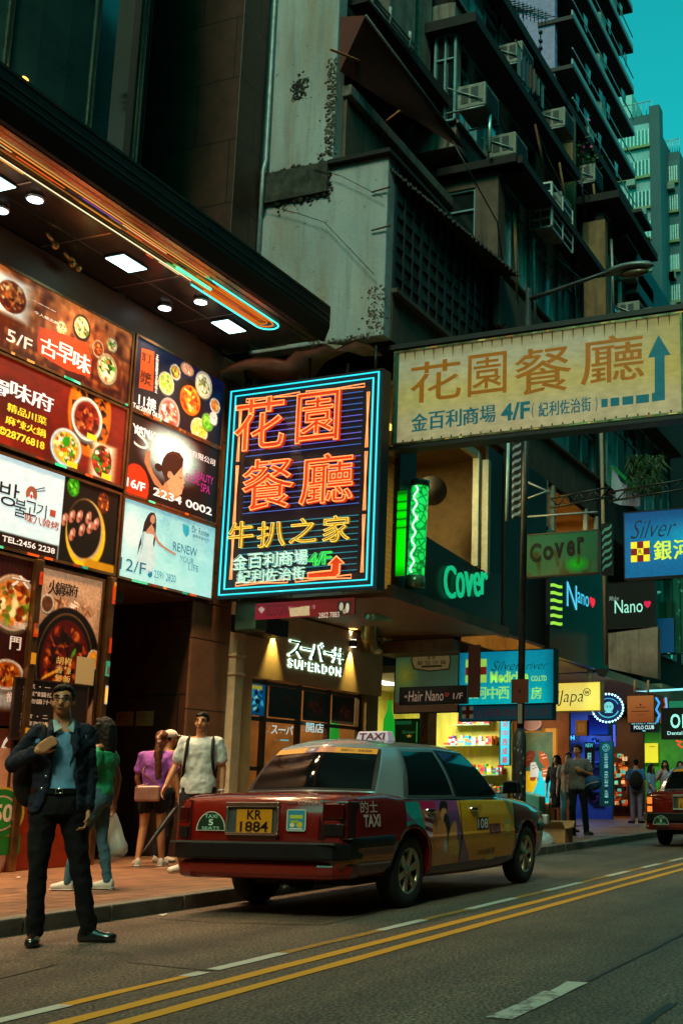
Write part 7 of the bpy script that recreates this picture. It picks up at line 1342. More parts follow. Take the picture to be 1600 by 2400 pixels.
    for (u, v, du, dv, c_) in ((-.05, .16, .09, .07, '#a8b878'), (.25, .17, .07, .05, '#e8e0d0'), (.10, .2, .03, .04, '#c0c8d0'), (-.35, .13, .1, .05, '#587060'), (.48, .18, .05, .14, '#2c7880'), (-.8, .15, .10, .25, '#3c7c74'), (-.70, .22, .05, .4, '#6c5c18'), (-.55, .3, .05, .35, '#5c2c18'), (-.62, .5, .06, .2, '#8c7818'), (.62, .45, .05, .1, '#1c7848')):
        m.grid([[cab(u + du * a, v + dv * b, .0085) for a in (0, .5, 1)] for b in (0, .5, 1)], 0, lin(c_))
    m.build('cabin_reflection', [printed(.25, .2, 'print_glassy')], rw) if False else None
    # roof sign
    rsn = MB(); rsn.hexa([W2(1.92, -.19, 1.512), W2(1.92, .19, 1.512), W2(2.08, .19, 1.512), W2(2.08, -.19, 1.512), W2(1.94, -.165, 1.615), W2(1.94, .165, 1.615), W2(2.06, .165, 1.615), W2(2.06, -.165, 1.615)]); rsg = rsn.build('roof_sign', [mat('roof_sign_shell', (.62, .52, .62), .3, var=.1, emit=(.7, .55, .7), es=.22)], t, bevel=.012)
    m = MB(); vs, fs, lo, hi = text_mesh('TAXI', .03); m.add([W2(1.915 + .02 * (v[1] - lo[1]) / (hi[1] - lo[1]), .145 - .29 * (v[0] - lo[0]) / (hi[0] - lo[0]), 1.530 + .068 * (v[1] - lo[1]) / (hi[1] - lo[1])) for v in vs], fs, 0, lin('#601020')); m.build('lettering', [PRINT], rsg)
    # bumper, rear details on planes read off the photograph
    def band(z0, z1, x0, ext, mtl, nm, d0=.07, bev=.02, w=.855):
        m = MB(); pts = [W2(ext, -w - .008, 0), W2(x0 + .16, -w - .008, 0), W2(x0 + .03, -w + .09, 0), W2(x0, -w + .22, 0), W2(x0, w - .22, 0), W2(x0 + .03, w - .09, 0), W2(x0 + .16, w + .008, 0), W2(ext, w + .008, 0)]
        m.prism([(q[0], q[1], z0) for q in pts], (0, 0, z1 - z0)); return m.build(nm, [mtl], t, bevel=bev)
    band(.47, .615, -.085, .30, TRIM, 'bumper'); band(.31, .469, -.035, .30, RED, 'rear_apron', bev=.05, w=.835)
    m = MB(); m.box(W2(-.087, -.80, .60), W2(-.07, .80, .612)); m.build('bumper_highlight', [mat('grey_rubber', (.06, .065, .065), .4, var=.1)], t)
    m = MB(); m.box(W2(.75, -.5, .21), W2(4.4, .5, .3)); m.build('underbody', [TRIM], t); m = MB(); m.cyl(W2(-.02, -.30, .24), W2(.4, -.30, .24), .03); m.build('exhaust', [DARKM], t)
    K1 = crop(380, 1680, 2.7034)
    def rear(tl, br, x=-.012): return Panel('X', TX0 + x, K1(*tl), K1(br[0], tl[1]), K1(*br), K1(tl[0], br[1]))
    m = MB()                                      # boot lid face proud of the body
    for a, b in (((192, 500), (985, 505)), ): pass
    q = rear((415, 552), (742, 748)); o = MB(); o.box(q.pt(q.a0, q.z1, .0), q.pt(q.a1, q.z0, -.03)); pr = o.build('plate_recess', [mat('plate_recess_grey', (.09, .11, .11), .35, .3)], t)
    o = q.frame(.0001, .0, .0); o = MB(); w_ = .028
    for (a0, z1, a1, z0) in ((q.a0 - .005, q.z1 + .012, q.a1 + .005, q.z1 - w_), (q.a0 - .005, q.z0 + .018, q.a1 + .005, q.z0 - .006), (q.a0 - .005, q.z1 - w_, q.a0 + .016, q.z0 + .018), (q.a1 - .016, q.z1 - w_, q.a1 + .005, q.z0 + .018)): o.box(q.pt(a0, z1, .03), q.pt(a1, z0, -.02))
    o.build('chrome_frame', [CHROME], pr, bevel=.006)
    q = rear((472, 588), (697, 735), -.022); q.rect(0, 0, 1, 1, '#c08414', 0); q.text('KR', .30, .02, .71, .44, '#100804', 2, weight=.02); q.text('1884', .11, .52, .90, .97, '#100804', 2, weight=.02); q.box(.004, mb=q.mb); q.mb.build('number_plate', [printed(.04, .4, 'print_plate')], pr)
    q = rear((220, 600), (405, 727), -.012); n_ = 24; q.poly([(.5 + .5 * math.cos(math.pi * (1 - k / n_)), .97 - .97 * math.sin(math.pi * (1 - k / n_)) * 1.0) for k in range(n_ + 1)], '#b8c0b0', 0); q.poly([(.5 + .46 * math.cos(math.pi * (1 - k / n_)), .93 - .88 * math.sin(math.pi * (1 - k / n_))) for k in range(n_ + 1)], '#06301c', 1)
    st = MB(); st.v, st.f, st.m, st.c, st.has, st.sm = list(q.mb.v), list(q.mb.f), list(q.mb.m), list(q.mb.c), True, list(q.mb.sm)
    q.text('TAXI', .28, .16, .72, .34, '#90d0b0', 3, weight=.01); q.text('5', .42, .40, .58, .70, '#c0e8d0', 3, weight=.02); q.text('SEATS', .20, .76, .80, .91, '#90d0b0', 3, weight=.01); q.mb.build('seat_sticker', [printed(.03, .4, 'print_sticker')], t)
    q = rear((790, 588), (912, 727)); q.poly([(.06, 0), (.94, 0), (1, .06), (1, .94), (.94, 1), (.06, 1), (0, .94), (0, .06)], '#b8c8b8', 0); q.rect(.06, .05, .94, .95, '#2c88a0', 1); q.rect(.16, .26, .84, .42, '#b8c040', 2); q.rect(.2, .50, .62, .62, '#98b048', 2); q.ell(.68, .70, .16, .14, '#c8b830', 2); q.ell(.30, .72, .12, .10, '#d8d8a0', 2); q.rect(.16, .86, .84, .92, '#d8e0d0', 2); q.mb.build('info_sticker', [printed(.03, .4, 'print_sticker')], t)
    q = rear((550, 488), (612, 528)); q.ring(.5, .5, .5, .5, .008, '#909090', 0); q.ring(.5, .5, .2, .45, .006, '#909090', 1); q.ring(.5, .28, .38, .22, .006, '#909090', 1); q.mb.build('emblem', [CHROME], t)
    q = rear((865, 532), (1008, 556)); q.text('COMFORT', 0, 0, 1, 1, '#a8a49c', 0, weight=0); q.mb.build('badge', [PRINT], t); q = rear((785, 538), (852, 552)); q.text('crown', 0, 0, 1, 1, '#807c78', 0, shear=.3) if False else q.rect(0, .3, 1, .8, '#605850', 0); q.mb.build('small_badge', [PRINT], t)
    for tl, br in (((100, 560), (188, 792)), ((985, 505), (1150, 785))):
        q = rear(tl, br, -.006); m = MB(); y0, y1 = -q.a0, -q.a1; ro = y1 < TY0
        e = (y1 - .03) if ro else (y0 + .03); inn = y0 if ro else y1
        m.hexa([(TX0 - .012, inn, q.z0), (TX0 + .02, e, q.z0), (TX0 + .34, e + (.015 if ro else -.015), q.z0), (TX0 + .3, inn, q.z0), (TX0 + .004, inn, .955), (TX0 + .045, e + (.02 if ro else -.02), .945), (TX0 + .34, e + (.03 if ro else -.03), .94), (TX0 + .3, inn, .955)]); tl_ = m.build('tail_light', [TRED], t, bevel=.015)
        m = MB(); m.box((TX0 - .016, min(inn, e) + .03, q.z0 + .17), (TX0 + .0, max(inn, e) - .05, q.z0 + .29)); m.build('lens', [TRED], tl_, bevel=.01)
        m = MB(); m.box((TX0 - .014, min(inn, e) + .03, q.z0 + .03), (TX0 + .0, max(inn, e) - .05, q.z0 + .13)); m.build('lens', [mat('black_lens', (.015, .012, .012), .1, var=0)], tl_, bevel=.01)
    m = MB()                                      # boot lid shut line
    for a, b in (((-.64, .62), (-.64, .94)), ((.66, .62), (.66, .94))): m.box(W2(-.006, a[0] - .006, a[1]), W2(.03, a[0] + .006, b[1]))
    split(m, 'boot_shut_line', [TRIM], t)
    # side: doors with their printed advert, mouldings, lettering
    KS = crop(800, 1680, 3.136)
    def proj(P): v = np.array(P) - _c; d = v @ _w; return CX + FPX * (v @ _r) / d, CY - FPX * (v @ _u) / d
    def inpoly(x, y, pl):
        ins = np.zeros(np.shape(x), bool); n = len(pl)
        for i in range(n):
            (x0, y0), (x1, y1) = pl[i], pl[(i + 1) % n]; c_ = ((y0 > y) != (y1 > y)) & (x < (x1 - x0) * (y - y0) / ((y1 - y0) or 1e-9) + x0); ins ^= c_
        return ins
    def adcol(x, y):                              # x, y: pixels of the side crop
        c_ = np.array([.80, .52, .06]) * np.ones((*np.shape(x), 3)); S = lambda col: np.array([int(col[i:i + 2], 16) / 255 for i in (1, 3, 5)])
        g = np.clip((y - 600) / 500, 0, 1)[..., None]; c_ = S('#dc8c08') * (1 - g) + S('#cc6008') * g
        def put_(pl, col): c_[inpoly(x, y, pl)] = S(col)
        def el(cx, cy, rx, ry, col, rot=0):
            a = math.radians(rot); X = (x - cx) * math.cos(a) + (y - cy) * math.sin(a); Y = -(x - cx) * math.sin(a) + (y - cy) * math.cos(a); mk = np.clip((1 - np.sqrt((X / rx) ** 2 + (Y / ry) ** 2)) / .15 + .5, 0, 1)[..., None]; c_[:] = c_ * (1 - mk) + S(col) * mk
        put_([(400, 560), (815, 560), (850, 760), (890, 900), (935, 1000), (935, 1150), (590, 1150)], '#5c3c68')
        put_([(540, 560), (745, 560), (800, 760), (820, 900), (870, 1150), (600, 1150)], '#8c5038'); put_([(545, 560), (650, 560), (700, 690), (590, 690)], '#a0104c'); put_([(650, 560), (830, 560), (860, 690), (700, 690)], '#7c3c78')
        put_([(770, 690), (860, 690), (900, 900), (930, 1010), (930, 1150), (850, 1150), (800, 880)], '#583868'); put_([(640, 900), (860, 900), (860, 1150), (600, 1150)], '#9c5c20')
        put_([(380, 560), (545, 560), (585, 690), (610, 800), (645, 905), (635, 1150), (590, 1150), (600, 940), (560, 800), (480, 700), (440, 600)], '#188080')
        put_([(380, 790), (520, 770), (600, 900), (610, 1150), (380, 1150)], '#187878')
        for k in range(5): el(648, 735 + 32 * k, 40, 17, ['#a09098', '#501828'][k % 2], 25)
        el(748, 665, 30, 52, '#1c0c0c'); el(752, 720, 24, 48, '#c07848'); el(775, 830, 26, 120, '#1c0c0c', -4); el(735, 880, 42, 120, '#b47040'); el(815, 900, 30, 130, '#b07840', 8); el(700, 900, 20, 120, '#a86838', -12); el(745, 1060, 70, 90, '#a06848'); el(765, 950, 12, 50, '#90a8b0'); el(840, 960, 22, 60, '#a88830')
        return c_
    def door(x0, x1, name, ztop=.93, zbot=.335, arch=None):
        nx, nz = int((x1 - x0) / .011), 46; P = []; 
        for j in range(nz + 1):
            r = []
            for i in range(nx + 1):
                x = x0 + (x1 - x0) * i / nx; zb = zbot
                if arch and abs(x - arch[0]) < arch[1]: zb = max(zb, arch[2] + math.sqrt(arch[1] ** 2 - (x - arch[0]) ** 2))
                z = zb + (ztop - zb) * j / nz; r.append((TX0 + x, TY0 - car_half(x, z) - .0045, z))
            P.append(r)
        A = np.array(P); px, py = proj(A.reshape(-1, 3)) if False else (None, None)
        V = A.reshape(-1, 3) - _c; d_ = V @ _w; px = CX + FPX * (V @ _r) / d_; py = CY - FPX * (V @ _u) / d_
        col = adcol((px - 800) * 3.136, (py - 1680) * 3.136); col = np.clip(nlin(col) * 1.9, 0, .82); m = MB(); m.grid(P, 0, [tuple(c_) for c_ in col]); return m.build(name, [printed(0, .3, 'print_door')], t)
    d1 = door(1.03, 2.19, 'rear_door', arch=(1.17, .405, .325)); d2 = door(2.205, 3.62, 'front_door', arch=(4.07, .42, .325))
    def sidetext(txt, tl, br, c_, par, nm='door_lettering', off=.009, w=.01, K=KS, box=None, rot=True):
        y = TY0 - .88; a, b = PY(*K(*tl), y), PY(*K(*br), y); x0, x1, z1, z0 = a[0] - TX0, b[0] - TX0, a[2], b[2]; m = MB()
        if box: m.grid([[(TX0 + x, TY0 - car_half(x, z) - off + .002, z) for x in np.linspace(x0 - .015, x1 + .015, 8)] for z in np.linspace(z0 - .012, z1 + .012, 5)], 0, lin(box))
        if txt:
            vs, fs, lo, hi = text_mesh(txt, w); P = []
            for v in vs: x = x0 + (x1 - x0) * (v[0] - lo[0]) / (hi[0] - lo[0]); z = z0 + (z1 - z0) * (v[1] - lo[1]) / (hi[1] - lo[1]); P.append((TX0 + x, TY0 - car_half(x, z) - off, z))
            m.add(P, fs, 0, lin(c_))
        return m.build(nm, [printed(.02, .4, 'print_sticker2')], par)
    sidetext('108', (998, 752), (1070, 818), '#e8e4e0', d2, box='#0c080c'); sidetext('優101', (1085, 797), (1158, 850), '#b06868', d2, box='#58141c', w=0); sidetext('', (1195, 760), (1240, 855), '#fff', body, box='#a8a460'); sidetext('', (1203, 800), (1230, 845), '#fff', body, box='#d8c830', off=.012)
    sidetext('2008優惠', (1000, 975), (1130, 1005), '#5c380c', d2, w=.0); sidetext('', (1072, 1022), (1128, 1036), '#fff', d2, box='#c8a040'); sidetext('10', (992, 650), (1032, 690), '#7c4c08', d2, w=-.01)
    KT = crop(380, 1680, 2.7034); sidetext('的士', (1278, 535), (1378, 608), '#c8b8b0', body, K=KT, nm='side_lettering', w=.0); sidetext('TAXI', (1288, 622), (1388, 696), '#c8b8b0', body, K=KT, nm='side_lettering', w=.03)
    for x, par in ((1.42, d1), (2.42, d2)):
        m = MB(); y = TY0 - car_half(x, .84); m.box((TX0 + x, y - .03, .822), (TX0 + x + .16, y + .01, .862)); h = m.build('door_handle', [CHROME], par, bevel=.012); m = MB(); m.box((TX0 + x + .03, y - .034, .83), (TX0 + x + .13, y - .031, .855)); m.build('grip', [TRIM], h)
    m = MB()
    for x in (2.197, 3.635): m.grid([[(TX0 + x + dx, TY0 - car_half(x, z) - .006, z) for dx in (-.006, .006)] for z in np.linspace(.70 if x < 1.3 else .33, .94, 10)])
    m.build('door_gap', [TRIM], body)
    for x0, x1 in ((.02, .80), (3.66, 3.72), (4.46, 4.86)): m = MB(); rows = [[(TX0 + x, TY0 - car_half(x, z) - o_, z) for x in np.linspace(x0, x1, 10)] for z, o_ in ((.56, .002), (.57, .014), (.64, .014), (.65, .002))]; m.grid(rows); m.build('side_moulding', [TRIM], body)
    # mirror, wheels
    for s in (-1, 1):
        m = MB(); x, y = 3.28, s * .88; m.hexa([W2(x, y - s * .03, .99), W2(x + .10, y - s * .03, .99), W2(x + .10, y + s * .19, 1.0), W2(x, y + s * .19, 1.0), W2(x, y - s * .01, 1.13), W2(x + .08, y - s * .01, 1.13), W2(x + .08, y + s * .17, 1.13), W2(x, y + s * .17, 1.13)]); o = m.build('wing_mirror', [TRIM], t, bevel=.03, seg=3); m = MB(); m.quad(W2(x - .006, y + s * .0, 1.01), W2(x - .006, y + s * .165, 1.015), W2(x - .006, y + s * .155, 1.115), W2(x - .006, y + s * .01, 1.115)); m.build('mirror_glass', [mat('mirror', (.5, .6, .6), .05, 1., var=0)], o)
    for wx in (1.17, 4.07):
        for s in (-1, 1):
            yo = s * .845; yi = s * .655; m = MB(); n = 40; prof = [(.20, yi), (.29, yi), (.312, yi + s * .02), (.318, yi + s * .06), (.318, yo - s * .05), (.308, yo - s * .012), (.28, yo), (.205, yo - s * .004), (.20, yo - s * .03)]
            m.loft([[W2(wx + r * math.cos(2 * math.pi * k / n), y, .318 + r * math.sin(2 * math.pi * k / n)) for k in range(n)] for r, y in prof], cap=False); wh = m.build('wheel', [RUB], t)
            m = MB(); m.loft([[W2(wx + r * math.cos(2 * math.pi * k / n), y, .318 + r * math.sin(2 * math.pi * k / n)) for k in range(n)] for r, y in ((.207, yo - s * .03), (.205, yo - s * .002), (.188, yo - s * .006), (.184, yo - s * .03))], cap=False)
            for k in range(6):
                a = math.radians(60 * k + 15); c_, si = math.cos(a), math.sin(a)
                def sp(r, w, y): return W2(wx + r * c_ - w * si, y, .318 + r * si + w * c_)
                m.hexa([sp(.03, -.030, yo - s * .05), sp(.19, -.038, yo - s * .04), sp(.19, .038, yo - s * .04), sp(.03, .030, yo - s * .05), sp(.03, -.024, yo - s * .018), sp(.19, -.030, yo - s * .008), sp(.19, .030, yo - s * .008), sp(.03, .024, yo - s * .018)])
            m.cyl(W2(wx, yo - s * .05, .318), W2(wx, yo - s * .008, .318), .045, n=16); m.build('rim', [RIM], wh)
            m = MB(); m.cyl(W2(wx, yo - s * .13, .318), W2(wx, yo - s * .06, .318), .195, n=28); m.build('brake_disc', [DARKM], wh)
    m = MB()
    for s in (-1, 1): m.box(W2(4.80, s * .70 - .12, .62), W2(4.90, s * .70 + .08, .74))
    split(m, 'headlight', [mat('headlamp_glass', (.4, .4, .38), .1, var=0)], t, bevel=.02); return t
taxi = make_taxi()
far_taxi = clone(taxi, (12.2, -.80, 0), label='red taxi with lit orange tail lamps driving away at the right edge', group='red taxis in the street')
def descend(o): return [c for k in SC.objects if k.parent is o for c in (*descend(k), k)]
for o in descend(far_taxi):
    b = o.name.split('.')[0]
    if b == 'seat_sticker': o.location.z -= .29; o.location.x -= .085; o.location.y += .05
    elif b in ('info_sticker', 'rear_door', 'front_door', 'door_lettering', 'door_handle', 'grip'): bpy.data.objects.remove(o)
    elif b == 'lens': o.data = o.data.copy(); o.data.materials[0] = TLIT
bpy.context.view_layer.update()

# ------------------------------------------------------------------ people
def fuse(m, voxel, name, smooth=3, wrinkle=0., wsize=.10):
    """grow one continuous surface from overlapping shapes"""
    me = m.mesh(name); ob = bpy.data.objects.new(name, me); SC.collection.objects.link(ob)
    r = ob.modifiers.new('r', 'REMESH'); r.mode = 'VOXEL'; r.voxel_size = voxel; r.use_smooth_shade = True
    if wrinkle:
        t = bpy.data.textures.new('cloth_folds', 'CLOUDS'); t.noise_scale = wsize; t.noise_depth = 2; d = ob.modifiers.new('d', 'DISPLACE'); d.texture = t; d.strength = wrinkle; d.mid_level = .5
    s = ob.modifiers.new('s', 'SMOOTH'); s.factor = .5; s.iterations = smooth
    dg = bpy.context.evaluated_depsgraph_get(); me2 = bpy.data.meshes.new_from_object(ob.evaluated_get(dg)); bpy.data.objects.remove(ob); me2.materials.clear()
    me2.polygons.foreach_set('use_smooth', [True] * len(me2.polygons)); return me2
SKIN = mat('skin', (.44, .19, .085), .5, var=.10, scale=12); SKIN2 = mat('skin_dark', (.24, .12, .06), .5, var=.1, scale=12)
HAIRM = mat('black_hair', (.006, .005, .004), .65, spec=.2, var=.4, scale=30, stretch=(6, 6, 1)); AUB = mat('auburn_hair', (.10, .030, .010), .4, var=.6, scale=14, stretch=(8, 8, .8))
def cloth(name, c, rough=.85, **k): return mat(name, c, rough, var=k.pop('var', .25), scale=k.pop('scale', 7), bump=.25, bscale=k.pop('bscale', 40), spec=.25, **k)
V = lambda *a: np.array(a, float)
def cap(m, pts, rs, n=12):
    """tapered limb through the joints"""
    P, Q = [], []
    for (a, b), (ra, rb) in zip(zip(pts[:-1], pts[1:]), zip(rs[:-1], rs[1:])):
        k = 5
        for i in range(k): f = i / k; P.append(np.array(a) * (1 - f) + np.array(b) * f); Q.append(ra * (1 - f) + rb * f)
    P.append(np.array(pts[-1])); Q.append(rs[-1]); m.tube([tuple(p) for p in P], Q, n)
    for p, r in zip(pts, rs): m.ell(p, (r * .99, r * .99, r * .99), nu=12, nv=8)
def hand(m, w, d, side, palm, curl=.5, s=1., fr=.0085):
    """palm, four fingers of different length and a thumb leaving the side of the palm"""
    d = d / np.linalg.norm(d); palm = palm - d * palm.dot(d); palm = palm / np.linalg.norm(palm); t = np.cross(d, palm) * side; t = t / np.linalg.norm(t)   # t: thumb side
    c = w + d * .05 * s
    for k in range(5): o = t * (-.028 + .014 * k) * s; m.tube([tuple(w + o * .7), tuple(w + d * .045 * s + o), tuple(w + d * .092 * s + o)], [.013 * s, .0145 * s, .011 * s], 8)
    for k, L in enumerate((.062, .075, .080, .070)):
        b = w + d * .088 * s + t * (-.030 + .020 * k) * s; a1 = curl * .9; a2 = curl * 1.9; d1 = d * math.cos(a1) + palm * math.sin(a1); d2 = d * math.cos(a2) + palm * math.sin(a2)
        p1 = b + d1 * L * .5 * s; p2 = p1 + d2 * L * .5 * s; cap(m, [b - d * .01, p1, p2], [fr * 1.05 * s, fr * s, fr * .8 * s], 8)
    b = w + d * .03 * s + t * .030 * s; p1 = b + (d * .7 + t * .6 + palm * .25) * .036 * s; p2 = p1 + (d * .9 + t * .1 + palm * .35 * (1 + curl)) * .032 * s; cap(m, [b, p1, p2], [fr * 1.35 * s, fr * 1.15 * s, fr * .9 * s], 8)
def person(label, pos, face, H, J, skin=None, vox=.011, top=None, bottom=None, shoes=None, hair='short', hairm=None, group=None, female=False, glasses=False, headyaw=0., jacket=None, curl=.5, facefeat=True, slim=1.):
    skin = skin or SKIN; hairm = hairm or HAIRM; F = V(*face[:2]); F = F / np.linalg.norm(F); Rt = V(F[1], -F[0]); s = H / 1.75
    t = thing('person', label, 'person', tuple(pos), group)
    def Wd(p): p = np.array(p) * s; return V(pos[0] + Rt[0] * p[0] + F[0] * p[1], pos[1] + Rt[1] * p[0] + F[1] * p[1], pos[2] + p[2])
    D = dict(hr=(.095, 0, .92), hl=(-.095, 0, .92), kr=(.10, .02, .49), kl=(-.10, .02, .49), ar=(.10, -.02, .085), al=(-.10, -.02, .085), fr=(.12, .12), fl=(-.12, .12), sr=(.185, -.01, 1.415), sl=(-.185, -.01, 1.415), er=(.235, -.03, 1.13), el=(-.235, -.03, 1.13), wr=(.25, .06, .90), wl=(-.25, .06, .90), pel=(0, 0, .95), nek=(0, -.01, 1.47), head=(0, .025, 1.635), dr=None, dl=None)
    D.update(J); g = {k: (np.array(v, float) if v is not None and len(v) == 3 else v) for k, v in D.items()}
    if female:
        for k in ('sr', 'sl'): g[k] = g[k] * V(.9, 1, 1)
    SW = .92 if female else 1.
    def put_mesh(me, name, material, par=t): 
        o = bpy.data.objects.new(name, me); SC.collection.objects.link(o); me.materials.append(material); o.parent = par; ORG[o.name] = ORG[par.name]; me.transform(Matrix.Translation(-ORG[par.name])); return o
    def tors(m, k=1., z0=.86, z1=1.48, add=0., fl=0.):
        pr = [(.86, .165, .115), (.95, .17, .12), (1.06, .142 if female else .15, .105), (1.18, .15 if female else .158, .11), (1.30, .172, .118), (1.38, .175, .11), (1.43, .14, .088), (1.475, .072, .062)]
        rings = []
        for z in np.linspace(z0, z1, 16):
            rx = np.interp(z, [q[0] for q in pr], [q[1] for q in pr]) * SW * slim * k + add; ry = np.interp(z, [q[0] for q in pr], [q[2] for q in pr]) * slim * k + add
            if fl: rx += fl * max(0, (1.1 - z)); ry += fl * max(0, (1.1 - z)) * .7
            f = np.clip((z - .95) / (1.47 - .95), -.2, 1); c = g['pel'] * (1 - f) + g['nek'] * f; ang = [2 * math.pi * i / 22 for i in range(22)]
            sh = (g['sr'] - g['sl'])[:2]; sh = sh / np.linalg.norm(sh); fw = V(-sh[1], sh[0])
            rings.append([tuple(Wd((c[0] + sh[0] * rx * math.cos(a) + fw[0] * ry * math.sin(a), c[1] + sh[1] * rx * math.cos(a) + fw[1] * ry * math.sin(a) - .0, z))) for a in ang])
        m.loft(rings); return rings
    # body: one continuous surface
    m = MB(); tors(m, .93)
    hc = g['head']; hy = math.radians(headyaw); hf = V(math.sin(hy), math.cos(hy), 0); hr_ = V(math.cos(hy), -math.sin(hy), 0)
    HS = .90
    def Hd(x, y, z): return Wd(hc + (hr_ * x + hf * y + V(0, 0, z)) * HS)
    fat = .95 if female else 1
    hM = Matrix(((*(Rt[0] * hr_[0] + F[0] * hr_[1], Rt[1] * hr_[0] + F[1] * hr_[1]), 0), (Rt[0] * hf[0] + F[0] * hf[1], Rt[1] * hf[0] + F[1] * hf[1], 0), (0, 0, 1))).transposed()
    def hell(mm, c, r, nu=14, nv=10):
        b = MB(); b.ell((0, 0, 0), [q * s * HS for q in r], nu=nu, nv=nv); P = Hd(*c); mm.add([tuple(V(*(hM @ Vector(v))) + P) for v in b.v], b.f, smooth=True)
    hell(m, (0, -.012, .025), (.078 * fat, .098, .092)); hell(m, (0, .022, -.035), (.062 * fat, .072, .082)); hell(m, (0, .052, -.082), (.034, .036, .034)); hell(m, (0, .088, -.012), (.030, .012, .04))
    cap(m, [Hd(0, .088, .012), Hd(0, .102, -.022), Hd(0, .108, -.032)], [.008 * s, .012 * s, .0135 * s], 8)
    hell(m, (0, .088, -.062), (.024, .012, .011)); 
    for q in (1, -1): hell(m, (q * .078 * fat, -.005, -.012), (.012, .018, .031)); hell(m, (q * .033, .078, .026), (.022, .012, .008)); hell(m, (q * .042, .058, -.035), (.026, .028, .03))
    cap(m, [Wd(g['nek'] + V(0, 0, -.05)), Hd(0, -.01, -.06)], [.062 * s * fat, .055 * s * fat])
    for q in 'rl':
        S = 1 if q == 'r' else -1; a = .92 if female else 1.
        sh, el, wr = g['s' + q], g['e' + q], g['w' + q]
        cap(m, [Wd(g['nek'] * .5 + sh * .5 + V(0, 0, -.02)), Wd(sh), Wd(sh * .45 + el * .55), Wd(el), Wd(el * .6 + wr * .4), Wd(wr)], [x * s * a for x in (.055, .054, .043, .036, .037, .025)])
        d = Wd(g['d' + q]) - Wd((0, 0, 0)) if g['d' + q] is not None else Wd(wr) - Wd(el)
        inward = Wd((0, .2, 0)) - Wd((0, 0, 0)) if g['d' + q] is None else Wd((0, -1, -.2)) - Wd((0, 0, 0))
        pl = (Wd((-S, 0.15, 0)) - Wd((0, 0, 0))) if g['d' + q] is None else inward
        hand(m, Wd(wr), d, (1 if S > 0 else -1) * (1 if g['d' + q] is None else -1), pl, curl, s * (.94 if female else 1.), .0085 if vox < .009 else .0095)
        hp, kn, an = g['h' + q], g['k' + q], g['a' + q]
        cap(m, [Wd(hp), Wd(hp * .5 + kn * .5), Wd(kn), Wd(kn * .65 + an * .35), Wd(an)], [x * s * (1.0 if not female else .97) for x in (.092, .072, .054, .053, .036)] if not (bottom and bottom.get('len', 1.) >= 1) else [x * s for x in (.080, .058, .040, .036, .032)])
        f = g['f' + q]; cap(m, [Wd(an + V(0, -.03, -.035)), Wd(an + V(f[0] - (.12 if q == 'r' else -.12) * 0, 0, 0) * 1 + V(0, 0, -.05))] if False else [Wd(an), Wd(an + V(0, 0, -.03))], [.036 * s, .034 * s])
    body = put_mesh(fuse(m, vox, 'body', 3), 'body', skin)
    # face
    if facefeat:
        m = MB()
        for q in (1, -1): hell(m, (q * .033, .083, .009), (.0135, .006, .0055), 8, 6)
        put_mesh(m.mesh('eyes'), 'eyes', mat('eye_dark', (.012, .008, .006), .3, var=0))
        m = MB()
        for q in (1, -1): cap(m, [Hd(q * .016, .091, .030), Hd(q * .036, .090, .036), Hd(q * .054, .078, .030)], [.004 * s, .005 * s, .003 * s], 6)
        put_mesh(m.mesh('eyebrows'), 'eyebrows', HAIRM); m = MB(); hell(m, (0, .097, -.062), (.025, .006, .007), 10, 6); put_mesh(m.mesh('mouth'), 'mouth', mat('lips', (.17, .05, .035), .4, var=0))
    if glasses:
        m = MB()
        for q in (1, -1): m.tube([Hd(q * .034 + .022 * math.cos(a), .098, .006 + .015 * math.sin(a)) for a in np.linspace(0, 6.28, 15)[:-1]], .0028, 6, closed=True); m.tube([Hd(q * .056, .096, .012), Hd(q * .080, .05, .014), Hd(q * .082, -.01, .008)], .0025, 6)
        m.tube([Hd(-.012, .1, .009), Hd(.012, .1, .009)], .0025, 6); put_mesh(m.mesh('glasses'), 'glasses', BLACK)
    # hair
    m = MB()
    if hair in ('short', 'crop'):
        hell(m, (0, -.026, .046), (.084 * fat, .098, .086)); hell(m, (0, .030, .086), (.066, .052, .034)); hell(m, (.028, .045, .080), (.04, .04, .026)); hell(m, (0, -.06, -.01), (.068, .05, .06))
        for q in (1, -1): hell(m, (q * .070, -.01, .03), (.016, .045, .04))
    elif hair == 'long':
        hell(m, (0, -.03, .04), (.094, .105, .094)); hell(m, (0, .03, .085), (.07, .06, .036)); cap(m, [Hd(0, -.07, 0), Hd(0, -.085, -.12), Hd(0, -.09, -.25), Hd(0, -.10, -.36)], [x * s for x in (.088, .092, .088, .05)])
        for q in (1, -1): cap(m, [Hd(q * .082, .0, .03), Hd(q * .092, .01, -.10), Hd(q * .10, .02, -.24), Hd(q * .10, .01, -.32)], [x * s for x in (.03, .036, .04, .022)])
    elif hair == 'tail':
        hell(m, (0, -.026, .042), (.088, .104, .092)); hell(m, (0, .03, .082), (.07, .056, .036)); cap(m, [Hd(0, -.09, .05), Hd(.0, -.125, .02), Hd(.03, -.14, -.06), Hd(.035, -.155, -.2), Hd(.04, -.14, -.36), Hd(.045, -.135, -.55), Hd(.03, -.13, -.68)], [x * s for x in (.028, .036, .045, .055, .062, .046, .010)])
    elif hair == 'cap':
        hell(m, (0, -.03, .0), (.084, .095, .06))
    put_mesh(fuse(m, max(vox, .008), 'hair', 2, .022, .025), 'hair', hairm)
    if hair == 'cap':
        m = MB(); hell(m, (0, -.012, .05), (.094, .112, .085)); hell(m, (0, .11, .045), (.07, .075, .012)); put_mesh(fuse(m, .008, 'cap', 2), 'cap', cloth('white_cap', (.62, .58, .52)))
